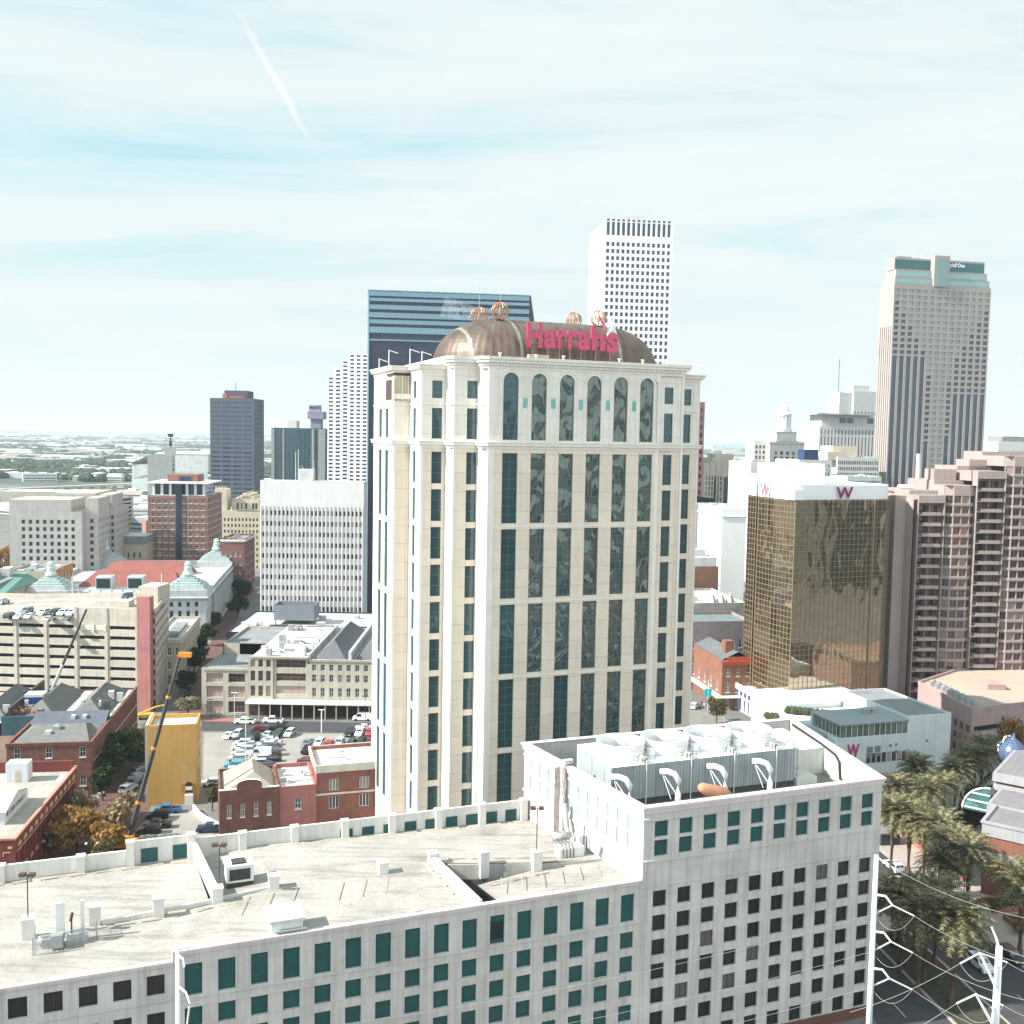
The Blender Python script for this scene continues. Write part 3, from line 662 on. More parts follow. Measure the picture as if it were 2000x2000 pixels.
style('narrow', tw_glass2, tw_bar, 0, 2, 0.05, mw=0.07); style('narrow2', tw_glass2, tw_bar, 1, 2, 0.05, mw=0.06)
def hotel_tower():
    A = V(953, 864, 185)
    b = Bld('hotel_tower', 'tall cream hotel tower with arched top windows, copper dome and pink roof sign', 'hotel', A, TA)
    low = b.mb('wall', tw_cream, tw_white)
    ZM = 78.6
    nar = [(8.4+7*k, 14.3+7*k) for k in range(10)]; nar[-1] = (71.35, 77.2)
    tall = [(8.6, 21.5), (22.5, 35.4), (36.4, 49.35), (50.45, 63.3), (64.35, 77.2)]
    ntop = [(79.6, 85.2), (87.0, 90.2)]
    main = [(2.85+5.58*k, 5.8+5.58*k) for k in range(6)]
    def face(p, q, us, vs, st, top=92.0, us2=None, vs2=None, st2=None, arch=None, m=0):
        b.wall(p, q, 0, ZM, us, vs, st, m=m, rec=.3); b.wall(p, q, ZM, top, us2 if us2 is not None else us, vs2 or ntop, st2 or st, m=1, arch=arch, rec=.3)
    def tst(i, j): return 'tallc' if i == 0 or j == 0 or (i == 2 and j == 1) else 'tall'
    # main front: tall bays; the narrow column at its right end sits on the same face
    b.wall((0, 0), (35.0, 0), 0, ZM, main, tall, tst, rec=.35)
    b.wall((0, 0), (35.0, 0), ZM, 92.9, main, [(79.6, 91.75)], lambda i, j: 'tallc' if i == 0 else 'tall', m=1, arch=lambda i, j: True, rec=.35)
    face((35.0, 0.25), (40.3, 0.25), [(1.2, 3.15)], nar, 'narrow', 92.9); b.wall((35.0, 0), (35.0, .25), 0, 92.9)
    face((40.3, 0.25), (40.3, 4), [], [], None, 92.9)
    face((40.3, 4), (46.3, 4), [(2.1, 4.1)], nar, 'narrow')
    face((-5.4, 3.4), (-.9, 3.4), [(2.5, 4.45)], nar, 'narrow', 92.9, m=0)
    face((-10.5, 6.8), (-5.9, 6.8), [(2.0, 3.95)], nar, 'narrow')
    face((-13.6, 14.6), (-10.5, 14.6), [], [], None)
    low2 = 'narrow2'
    face((-10.5, 14.6), (-10.5, 6.8), [(2.3, 4.2)], nar, low2, m=1)
    tl = [(8.6, 21.5), (22.5, 35.4), (36.4, 49.35), (50.45, 63.3), (64.35, 77.2)]
    b.wall((-13.6, 30.2), (-13.6, 14.6), 0, ZM, [(4.2, 6.6), (9.2, 11.6)], tl, 'narrow2', m=1, rec=.3)
    b.wall((-13.6, 30.2), (-13.6, 14.6), ZM, 92.0, [(4.2, 6.6), (9.2, 11.6)], [(79.6, 85.2)], 'narrow2', m=1, rec=.3)
    # chamfered white pilasters at the corners of the steps
    pil = b.mb('pilaster', tw_trim)
    def pilaster(u0, v0, u1, v1, top): # fills corner (u0,v0)->(u1,v1) with a rounded shaft
        n = 6; pts = [(u0+(u1-u0)*(1-cos(pi/2*k/n)), v0+(v1-v0)*(sin(pi/2*k/n))) for k in range(n+1)]
        pts = [(u0, v0)]+[(u0+(u1-u0)*sin(pi/2*k/n), v0+(v1-v0)*(1-cos(pi/2*k/n))) for k in range(1, n+1)]
        for a, c in zip(pts[:-1], pts[1:]): pil.poly([(a[0], a[1], 0), (c[0], c[1], 0), (c[0], c[1], top), (a[0], a[1], top)])
    pilaster(-.9, 3.4, -.9, 1.0, 92.9); pilaster(-.9, 1.0, 0, 0, 92.9)
    pilaster(-5.9, 6.8, -5.9, 4.3, 92.9); pilaster(-5.9, 4.3, -5.4, 3.4, 92.9)
    pil.box(-10.58, -10.1, 6.72, 7.1, 0, 92); pil.box(-13.66, -13.2, 14.5, 14.9, 0, 92); pil.box(39.9, 40.36, -.06, .3, 0, 92.9); pil.box(46.0, 46.36, 3.94, 4.3, 0, 92)
    pil.box(-.02, 1.2, -.1, .05, 0, 92.8); pil.box(34.2, 35.02, -.1, .05, 0, 92.8)
    # hidden back and right sides
    bk = [(46.3, 4), (46.3, 40), (40.3, 44), (-8, 44), (-13.6, 30.2)]
    for p, q in zip(bk[:-1], bk[1:]): b.wall(p, q, 0, 92.9, m=1)
    foot = [(0, 0), (35, 0), (40.3, 0.25), (40.3, 4), (46.3, 4), (46.3, 40), (40.3, 44), (-8, 44), (-13.6, 30.2), (-13.6, 14.6), (-10.5, 14.6), (-10.5, 6.8), (-5.9, 6.8), (-5.9, 4.0), (-5.4, 3.4), (-.9, 3.4), (-.9, .8)]
    lowz = [(46.3, 4), (40.3, 4)]
    mid = b.mb('string_course', tw_trim)
    mid.sweep(foot, [(0.003, 77.9), (.12, 78.0), (.15, 78.35), (.5, 78.5), (.55, 78.95), (.7, 79.05), (.7, 79.2), (.003, 79.25)])
    mid.sweep(foot[3:], [(0.003, 85.75), (.14, 85.8), (.14, 86.05), (.003, 86.1)], closed=False)
    for z in (21.9, 35.8, 49.75, 63.75):
        mid.box(0, 35, -.07, -.003, z-.12, z+.12)
    co_ = b.mb('cornice', tw_trim)
    hi = [(0, 0), (40.3, 0), (40.3, 4.0), (40.3, 36), (-5.4, 36), (-5.9, 6.8), (-5.9, 4.0), (-5.4, 3.4), (-.9, 3.4), (-.9, .8)]
    co_.sweep(hi, [(0.003, 92.3), (.1, 92.4), (.15, 92.85), (.35, 92.9), (.35, 93.35), (.75, 93.45), (.8, 93.8), (1.05, 94.0), (1.1, 94.5), (-.6, 94.5), (-.6, 93.2)])
    lo = [(35, 4), (46.3, 4), (46.3, 40), (40.3, 44), (-8, 44), (-13.6, 30.2), (-13.6, 14.6), (-10.5, 14.6), (-10.5, 6.8), (-5, 6.8), (-5, 36), (35, 36)]
    co_.sweep(lo, [(0.003, 91.6), (.12, 91.7), (.15, 92.1), (.6, 92.3), (.75, 92.75), (.95, 92.9), (.95, 93.1), (-.4, 93.1), (-.4, 92.3)])
    for k in range(66): co_.box(.2+.6*k, .5+.6*k, -.62, -.36, 92.95, 93.3)
    for k in range(7): co_.box(-5.0+.6*k, -4.7+.6*k, 2.78, 3.04, 92.95, 93.3)
    rf = b.mb('roof', M('tower roof', (.5, .48, .45))); rf.poly([(x, y, 93.2) for x, y in hi]); rf.poly([(x, y, 92.3) for x, y in foot])
    # arch surrounds and the little teal plaques
    ar = b.mb('arch_surround', tw_trim)
    for c, d in main:
        cx = (c+d)/2; r = (d-c)/2; zc = 91.75-r
        for (r0, r1, y) in ((r+.08, r+.38, -.12), (r+.6, r+.85, -.10)):
            n = 14
            for k in range(n):
                a0, a1 = pi*k/n, pi*(k+1)/n
                P = lambda rr, a, yy: (cx+rr*cos(a), yy, zc+rr*sin(a))
                ar.poly([P(r0, a0, y), P(r1, a0, y), P(r1, a1, y), P(r0, a1, y)]); ar.poly([P(r1, a0, y), P(r1, a0, 0), P(r1, a1, 0), P(r1, a1, y)]); ar.poly([P(r0, a1, y), P(r0, a1, 0), P(r0, a0, 0), P(r0, a0, y)])
        ar.box(c-.85, c-.6, -.1, -.003, 79.3, zc); ar.box(d+.6, d+.85, -.1, -.003, 79.3, zc)
    for k in range(5):
        u = (main[k][1]+main[k+1][0])/2; b.mb('plaque', M('teal plaque', (.2, .45, .42))).box(u-.38, u+.38, -.1, -.003, 85.5, 87.3)
    # penthouse loggia on the left corner
    lg = b.mb('loggia', M('loggia dark', (.07, .05, .045)), tw_trim, M('loggia wall', (.45, .4, .28)))
    lg.box(-13.9, -10.4, 14.3, 19, 91.3, 91.8, 0); lg.box(-13.75, -10.6, 14.4, 14.58, 86.6, 90.8, 2)
    lg.box(-13.72, -13.62, 16.2, 20.4, 86.8, 90.6, 0); lg.box(-13.9, -13.62, 15, 26, 86.3, 86.6, 1)
    for x in (-13.8, -12.2, -11.0): lg.box(x, x+.15, 14.2, 14.35, 86.6, 91.3, 1)
    lg.box(-13.9, -10.5, 14.1, 14.25, 86.9, 87.9, 1)
    # roof davits
    dv = b.mb('davit', tw_trim)
    for (u, v, dz) in ((-12.9, 29, 3.2), (-12.2, 24, 4.6), (-9.9, 17, 4.4), (-9, 12, 3.6), (41, 10, 4.0), (45.8, 6, 3.4), (44.2, 20, 4.4)):
        dv.tube([(u, v, 92.5), (u, v, 92.2+dz)], .09, 6); dv.tube([(u, v, 92.1+dz), (u+1.6, v-1.0, 91.5+dz)], .06, 6)
    for u in (2, 9, 14.5, 26, 31, 36): dv.box(u-.12, u+.12, -.3, 0, 94.5, 95.1); dv.box(u-.3, u+.3, -.35, -.1, 95.0, 95.25)
    b.mb('sign_base', M('tan box', (.5, .38, .24))).box(8.2, 12.2, 1.2, 2.2, 94.4, 95.3)
    # dome: a long barrel with rounded ends and standing seams
    cu, cv = 20.6, 22.0; n = 168; HL, RW, HT = 10.6, 13.2, 9.0; zb = 94.6
    mt, t = new_mat('copper roof'); out = t.n('ShaderNodeOutputMaterial'); pb = t.n('ShaderNodeBsdfPrincipled', _Roughness=.5, _Metallic=.25); t.l(pb.outputs[0], out.inputs[0])
    tc = t.n('ShaderNodeTexCoord'); nz = t.n('ShaderNodeTexNoise', _Scale=.5, _Detail=6, _Roughness=.65); mp = t.n('ShaderNodeMapping'); mp.inputs['Scale'].default_value = (1, .5, .25); t.l(tc.outputs['Object'], mp.inputs[0]); t.l(mp.outputs[0], nz.inputs[0])
    c = t.ramp(nz.outputs[0], [(.36, (.065, .045, .036)), (.5, (.115, .08, .058)), (.60, (.13, .095, .07)), (.68, (.09, .14, .12)), (.78, (.24, .29, .25))])
    sp = t.n('ShaderNodeSeparateXYZ'); t.l(tc.outputs['Object'], sp.inputs[0])
    nb = t.n('ShaderNodeTexNoise', _Scale=2.0, _Detail=5); t.l(mp.outputs[0], nb.inputs[0])
    for x0 in (10.0, 31.2, 1.0): # pale washed seams where the ends meet the barrel
        d = t.math('ABSOLUTE', t.math('SUBTRACT', t.math('ADD', sp.outputs[0], t.math('MULTIPLY', nb.outputs[0], 0.8)), x0+.4))
        c = t.mix(t.math('MULTIPLY', t.math('SUBTRACT', 1.0, t.math('DIVIDE', d, .45), True), .75), c, (.36, .36, .30))
    t.l(c, pb.inputs[0])
    dm = b.mb('dome', mt); rings = 16; i0 = len(dm.v)
    base = []
    for k in range(n):
        s_ = k/n*4
        # stadium outline parameterised evenly
        per = 2*2*HL+2*pi*RW; q = k/n*per
        if q < 2*HL: x, y, nx_, ny_ = -HL+q, -RW, 0, -1; cxp = x
        elif q < 2*HL+pi*RW: a_ = -pi/2+(q-2*HL)/RW; nx_, ny_ = cos(a_), sin(a_); x, y = HL+RW*nx_, RW*ny_; cxp = HL
        elif q < 4*HL+pi*RW: x = HL-(q-2*HL-pi*RW); y, nx_, ny_ = RW, 0, 1; cxp = x
        else: a_ = pi/2+(q-4*HL-pi*RW)/RW; nx_, ny_ = cos(a_), sin(a_); x, y = -HL+RW*nx_, RW*ny_; cxp = -HL
        base.append((cxp, nx_, ny_))
    for r in range(rings+1):
        th = pi/2*r/rings; rr = RW*cos(th)**0.9 if r < rings else 0; zz = zb+HT*sin(th)
        for k, (cx_, nx_, ny_) in enumerate(base):
            e = .045 if k % 2 == 0 and r < rings-1 else 0
            dm.v.append((cu+cx_+nx_*(rr+e*cos(th)), cv+ny_*(rr+e*cos(th)), zz+e*sin(th)))
    for r in range(rings):
        for k in range(n):
            j = (k+1) % n; dm.f.append((i0+r*n+k, i0+r*n+j, i0+(r+1)*n+j, i0+(r+1)*n+k)); dm.m.append(0)
    b.mb('dome_base', tw_trim).sweep([(cu+cx_+nx_*RW, cv+ny_*RW) for cx_, nx_, ny_ in base[::3]], [(.35, 93.2), (.35, 94.7), (-.5, 94.8)])
    b.mb('ridge_cap', mt).box(cu-HL-2, cu+HL+2, cv-.35, cv+.35, zb+HT-.1, zb+HT+.2)
    b.done(smooth=())
    # globes
    cop = M('globe copper', (.45, .25, .15), rough=.4, metal=.3, noise=.1); cop2 = M('globe core', (.5, .45, .36), noise=.1)
    for (px, py, v, R) in ((977, 608, 17, 1.7), (1169, 622, 17, 1.65), (936, 617, 28, 1.75), (1121, 625, 28, 1.65)):
        u, z = b.uz(px, py, v)
        e = empty('roof_globe', (u, v, z)); e.parent = b.o
        g = MB()
        for k in range(8):
            a_ = pi*k/8
            g.tube([(R*cos(th)*cos(a_), R*cos(th)*sin(a_), R*sin(th)) for th in [pi*2*i/20 for i in range(21)]], .085, 5, cap=False)
        g.tube([(0, 0, -R), (0, 0, R)], .1, 6); g.tube([(R*cos(2*pi*i/20), R*sin(2*pi*i/20), 0) for i in range(21)], .05, 4, cap=False)
        g.build('cage', cop, e); MB().tube([(0, 0, R), (0, 0, R+5.4)], .055, 5, r1=.02).tube([(0, 0, zb+HT-1-z), (0, 0, -R)], .2, 6).build('spire', cop2, e)
        MB().rev((0, 0, -R*.55), [(.05, 0), (.28, .1), (.4, .9), (.28, 1.7), (.05, 1.9)], 10).build('lantern', cop2, e)
    # sign letters
    pink = M('sign pink', (.52, .07, .15), rough=.35, noise=.12, nscale=1.5, streak=0); pk2 = M('sign side', (.42, .02, .10), rough=.4, noise=0)
    sg = empty('roof_sign', (0, 6.6, 0)); sg.parent = b.o
    def letter(ch, u0, u1, z0, z1, name='letter'):
        cu_ = bpy.data.curves.new(name, 'FONT'); cu_.body = ch; cu_.size = 1; cu_.offset = .035; cu_.extrude = .08; cu_.resolution_u = 4
        tmp = bpy.data.objects.new('tmp', cu_); COL.objects.link(tmp); dg = bpy.context.evaluated_depsgraph_get(); me = bpy.data.meshes.new_from_object(tmp.evaluated_get(dg)); bpy.data.objects.remove(tmp)
        xs = [v.co.x for v in me.vertices]; ys = [v.co.y for v in me.vertices]; x0, x1, y0, y1 = min(xs), max(xs), min(ys), max(ys)
        for v in me.vertices: v.co = Vector((u0+(v.co.x-x0)/(x1-x0)*(u1-u0), -v.co.z*3.2, z0+(v.co.y-y0)/(y1-y0)*(z1-z0)))
        me.materials.clear(); me.materials.append(pink); me.materials.append(pk2); me.update()
        for p in me.polygons: p.material_index = 0 if p.normal.y < -.6 else 1
        o = bpy.data.objects.new(name, me); COL.objects.link(o); o.parent = sg
    for ch, u0, u1, z0, z1 in (('H', 9.9, 12.9, 97.1, 101.7), ('a', 13.3, 15.75, 97.05, 100.6), ('r', 16.1, 18.0, 97.15, 100.6), ('r', 18.3, 20.2, 97.15, 100.6), ('a', 20.35, 22.9, 97.05, 100.6), ('h', 23.3, 26.1, 97.15, 101.6), ('s', 26.6, 29.1, 96.8, 100.6)):
        letter(ch, u0, u1, z0, z1)
    st = MB(); n5 = []
    for k in range(10): r_ = 1.75 if k % 2 == 0 else .72; a_ = pi/2+k*pi/5+.12; n5.append((27.6+r_*cos(a_), 101.7+r_*sin(a_)))
    for k in range(10):
        p, q = n5[k], n5[(k+1) % 10]; st.poly([(27.6, -.55, 101.7), (q[0], -.2, q[1]), (p[0], -.2, p[1])]); st.poly([(p[0], -.2, p[1]), (q[0], -.2, q[1]), (q[0], .25, q[1]), (p[0], .25, p[1])])
    st.poly([(x, .25, z) for x, z in n5]); st.build('star', M('star white', (.75, .78, .78), noise=0), sg)
    MB().tube([(24.9, 0, 103.6), (25.9, 0, 102.2), (26.3, 0, 101.2)], .16, 6, r1=.3).build('star_trail', pink, sg)
    fr = MB()
    for z in (97.8, 99.2, 100.3): fr.tube([(10, .7, z), (29, .7, z)], .09, 5)
    for u in (11.4, 14.5, 17, 19.2, 21.6, 24.7, 27.8): fr.tube([(u, .7, 95), (u, .7, 100.8)], .09, 5); fr.tube([(u, .7, 99.5), (u, 3.2, 99.0)], .06, 5)
    fr.build('sign_frame', M('sign frame', (.25, .12, .12), noise=0), sg)
    return b
hotel_tower()
# ================================================================ generic city block builder
conc = M('concrete roof', (.34, .32, .285), noise=.25, nscale=.15); roofw = M('white roof', (.52, .52, .51), noise=.2, nscale=.25); roofg = M('grey roof', (.22, .23, .24), noise=.2, nscale=.2)
GW = GL('city glass', (.012, .016, .022), refl=(.55, .62, .7), fac=.10, var=.9, blinds=(.22, .2, .18), bfrac=.18)
GB = GL('blue glass', (.010, .022, .05), refl=(.36, .45, .56), fac=.05, var=.6)
GP = GL('plum glass', (.05, .03, .035), refl=(.5, .42, .42), fac=.06, var=1.0, blinds=(.40, .30, .29), bfrac=.4)
style('plain', GW, dark_frame, 0, 0, 0); style('plainb', GB, dark_frame, 0, 0, 0); style('plum', GP, white_frame, 0, 0, 0); style('sash', GW, white_frame, 1, 1, .12, sill=.05, mw=.08)
style('plumg', GP, M('plum frame', (.3, .22, .2), noise=0), 3, 1, .08, mw=.06); style('wide', GW, white_frame, 2, 0, .1, mw=.12)
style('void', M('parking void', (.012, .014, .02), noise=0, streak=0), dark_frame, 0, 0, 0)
def rowz(n, zt, pitch, h, first=0.0):
    """n window rows counted down from zt"""
    return sorted([(zt-first-pitch*k-h, zt-first-pitch*k) for k in range(n)])
class BB(Bld):
    def __init__(s, name, label, cat, px, py, D, ang, pxr, depth, wm, rm=None, F=None, L=None, R=None, rows=None, st='plain', stL=None, par=.9, z=None, group=None, rec=.25, z0=0, ok=None):
        A = V(px, py, D); super().__init__(name, label, cat, A, ang, group)
        s.H = z if z else A.z; s.Wt = pxr if pxr < 0 else s.uz(pxr, py)[0]; s.Wt = abs(s.Wt); s.D = depth
        w = s.mb('wall', wm); W_, D_, Z = s.Wt, depth, s.H
        f = lambda g, ln: grid(ln, g[0], g[1], g[2] if len(g) > 2 else 0) if g else ()
        rows = rows or ()
        s.wall((0, 0), (W_, 0), z0, Z, f(F, W_), rows if F else (), st, rec=rec, ok=ok); s.wall((W_, 0), (W_, D_), z0, Z, f(R, D_), rows if R else (), stL or st, rec=rec)
        s.wall((0, D_), (0, 0), z0, Z, f(L, D_), rows if L else (), stL or st, rec=rec); s.wall((W_, D_), (0, D_), z0, Z)
        s.poly = [(0, 0), (W_, 0), (W_, D_), (0, D_)]
        s.mb('roof', rm or conc).poly([(x, y, Z-par) for x, y in s.poly])
        w.sweep(s.poly, [(0, Z), (-.35, Z), (-.35, Z-par)])
    def clutter(s, n, seed=1, z=None, mat=None, sc=1.0):
        r = random.Random(seed); z = s.H-.9 if z is None else z
        for k in range(n):
            u = r.uniform(.1, .85)*s.Wt; v = r.uniform(.12, .8)*s.D; a, b_, c = r.uniform(1, 3)*sc, r.uniform(1, 3)*sc, r.uniform(.8, 2)*sc
            s.mb('rooftop_unit', mat or M('roof unit', (.5, .5, .5), noise=.2)).box(u, u+a, v, v+b_, z, z+c)
# ================================================================ left side of town
cream = M('cream concrete', (.50, .455, .385), noise=.1, joint=(9, 2.96), jw=.04, off=0, streak=.15)
pinkc = M('dusty red paint', (.40, .17, .165), noise=.12, nscale=.3, joint=(3, 3), jw=.05, off=0)
def canal_garage():
    A = V(268, 1210, 288); ang = -3.5
    b = Bld('canal_garage', 'cream multi storey parking garage with a red stair tower', 'parking garage', A, ang)
    w = b.mb('wall', cream); X0 = -62; pit = 8.93
    zs = rowz(8, 27.5-2.96, 2.96, 1.05)
    bays = sorted([(-8.0-pit*k-0.15-X0, -.15-pit*k-X0) for k in range(6)])
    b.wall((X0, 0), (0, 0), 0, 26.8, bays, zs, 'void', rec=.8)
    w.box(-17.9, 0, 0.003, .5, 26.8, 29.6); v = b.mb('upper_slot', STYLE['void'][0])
    # upper ramp section
    b.wall((-17.8, -.02), (0, -.02), 26.4, 29.6, [(.2, 8.05), (9.1, 17.0)], [(26.5, 27.5)], 'void', rec=.6)
    for k in range(7): u = -17.5-pit*(k-2)-.5; w.box(u-.45, u+.45, -.22, 0, 0, 26.9 if u < -18.5 else 29.7)
    # stair tower, side wall with slots, back
    t = b.mb('stair_tower', pinkc); t.box(.1, 3.9, -.6, 2.2, 0, 33.2)
    zr = rowz(9, 27.9, 2.96, 1.2)
    b.wall((4.6, 1.4), (-4.6, 34), 0, 29.4, [(.6, 10.5), (11.1, 21.5), (22.1, 32.8)], zr, 'void', rec=.8); b.wall((-4.6, 34), (X0, 34), 0, 27.5); b.wall((X0, 34), (X0, 0), 0, 26.8)
    d = b.mb('roof_deck', conc); d.poly([(X0, .3, 25.8), (-18, .3, 25.8), (-18, 34, 27), (X0, 34, 26)]); d.poly([(-18, .3, 28.6), (4.4, .3, 28.6), (-4.8, 34, 28), (-18, 34, 27)]); d.poly([(-18, .3, 25.8), (-18, .3, 28.6), (-18, 34, 27), (-18, 33, 26.8)])
    w.seg((-4.6, 34), (X0, 34), -.3, 0, 25, (29.2, 27)); w.seg((4.6, 1.4), (-4.6, 34), -.3, -.003, 28.4, 29.4)
    h = b.mb('lift_house', cream); h.box(-16.5, -6.5, 9, 13, 27.8, 30.2); h.box(-6.5, -.6, 16, 25, 28, 33.6)
    g = b.mb('wall_emblem', M('pale letters', (.68, .62, .5), noise=0))
    for u in (-16.3, -13.0, -9.6): g.box(u, u+.5, -.35, -.03, 22.9, 24.9)
    g.box(-16.6, -8.4, -.12, -.03, 23.2, 24.6)
    m = b.mb('light_mast', white_frame)
    for u, v in ((-28, 18), (-4, 27)): m.tube([(u, v, 26), (u, v, 36)], .12, 6)
    b.done(); return b
CG = canal_garage()
stone = M('custom stone', (.50, .52, .53), noise=.1, streak=.2, joint=(4, 1.2), jw=.03); copg = M('patina', (.30, .45, .42), noise=.2, nscale=.6); redr = M('red metal roof', (.27, .095, .08), noise=.12, joint=(.7, 90), jw=.08, off=0)
def custom_house():
    A = V(402.5, 1163.7, 390); b = Bld('custom_house', 'broad pale stone custom house with four patina pyramids on its corners and red inner roofs', 'public building', A, 9.2)
    W_, D_, Z = 66, 104, 17.8; w = b.mb('wall', stone)
    b.wall((-W_, 0), (0, 0), 0, Z, grid(W_, 20, .38, 2), [(3, 6), (8.6, 11.6), (13.2, 15)], 'plainb', rec=.4)
    b.wall((0, 0), (0, D_), 0, Z, grid(D_, 26, .42, 2), [(2.5, 6.2), (8.2, 11.8), (13.2, 15)], 'plainb', rec=.4); b.wall((0, D_), (-W_, D_), 0, Z); b.wall((-W_, D_), (-W_, 0), 0, Z)
    pl = [(-W_, 0), (0, 0), (0, D_), (-W_, D_)]
    b.mb('cornice', stone).sweep(pl, [(.003, 15.6), (.3, 15.8), (.9, 16.2), (1.0, 16.8), (.2, 17), (.2, 18.6), (-.8, 18.6), (-.8, 17)])
    b.mb('roof', roofw).poly([(x, y, 16.9) for x, y in pl])
    c = b.mb('column', stone)
    for k in range(14): c.tube([(.55, 20+5*k, 2), (.55, 20+5*k, 15.4)], .5, 8)
    for (u, v) in ((-15.5, 0), (-15.5, D_-15.5), (-W_, 0), (-W_, D_-15.5)):
        p = MB().box(u-.3, u+15.8, v-.35, v+15.8, 16.5, 19.6).box(u+.8, u+14.7, v+.8, v+14.7, 19.6, 20.4).build('corner_pavilion', stone, b.o)
        r = MB()
        for k in range(5): e = 1.3+1.25*k; r.box(u+e, u+15.5-e, v+e, v+15.5-e, 20.4+.85*k, 20.4+.85*(k+1), 1, 0)
        r.build('pyramid_roof', [copg, stone], p); l = MB(); cx, cy = u+7.75, v+7.75
        l.rev((cx, cy, 24.6), [(2.2, 0), (2.0, .8), (1.3, 1.6), (1.5, 2.6), (1.1, 3.3), (1.35, 4.2), (.9, 5), (.1, 5.3)], 10)
        for q in range(4): l.box(cx+1.2*cos(q*pi/2)-.35, cx+1.2*cos(q*pi/2)+.35, cy+1.2*sin(q*pi/2)-.35, cy+1.2*sin(q*pi/2)+.35, 24.6, 27.6)
        l.build('crest', M('pale patina', (.5, .62, .58), noise=.15, nscale=1.5), p)
    r = b.mb('inner_roof', redr)
    for v0 in (28, 62): # two gabled halls
        r.poly([(-54, v0, 17), (-14, v0, 17), (-17, v0+7, 22.5), (-48, v0+7, 22.5)]); r.poly([(-14, v0+14, 17), (-54, v0+14, 17), (-48, v0+7, 22.5), (-17, v0+7, 22.5)]); r.poly([(-54, v0+14, 17), (-54, v0, 17), (-48, v0+7, 22.5)]); r.poly([(-14, v0, 17), (-14, v0+14, 17), (-17, v0+7, 22.5)])
    k = b.mb('roof_skylight', M('skylight frame', (.4, .5, .5))); dk = b.mb('skylight_glass', M('sky void', (.02, .03, .03), noise=0))
    for u in (-45, -33): k.box(u, u+6, 20, 27, 17, 22); dk.box(u+.4, u+5.6, 19.9, 19.98, 17.6, 21.4)
    bl = b.mb('balustrade', stone)
    for q in range(10): bl.box(-47+4*q, -46.3+4*q, .3, 1, 18.6, 20.0)
    bl.box(-50, -15, .4, .8, 19.6, 19.9)
    b.done()
custom_house()
def text(txt, parent, u0, u1, z0, z1, y, mats, name='lettering', depth=.1, off=.03, rz=0):
    cu_ = bpy.data.curves.new(name, 'FONT'); cu_.body = txt; cu_.size = 1; cu_.offset = off; cu_.extrude = .1; cu_.resolution_u = 4
    tmp = bpy.data.objects.new('tmp', cu_); COL.objects.link(tmp); dg = bpy.context.evaluated_depsgraph_get(); me = bpy.data.meshes.new_from_object(tmp.evaluated_get(dg)); bpy.data.objects.remove(tmp)
    xs = [v.co.x for v in me.vertices]; ys = [v.co.y for v in me.vertices]; x0, x1, y0, y1 = min(xs), max(xs), min(ys), max(ys)
    for v in me.vertices: v.co = Vector((u0+(v.co.x-x0)/(x1-x0)*(u1-u0), y-v.co.z*depth*10, z0+(v.co.y-y0)/(y1-y0)*(z1-z0)))
    me.materials.clear(); [me.materials.append(q) for q in mats]; me.update()
    for p in me.polygons: p.material_index = 0 if p.normal.y < -.6 else 1
    o = bpy.data.objects.new(name, me); COL.objects.link(o); o.parent = parent; o.rotation_euler = (0, 0, rz); return o
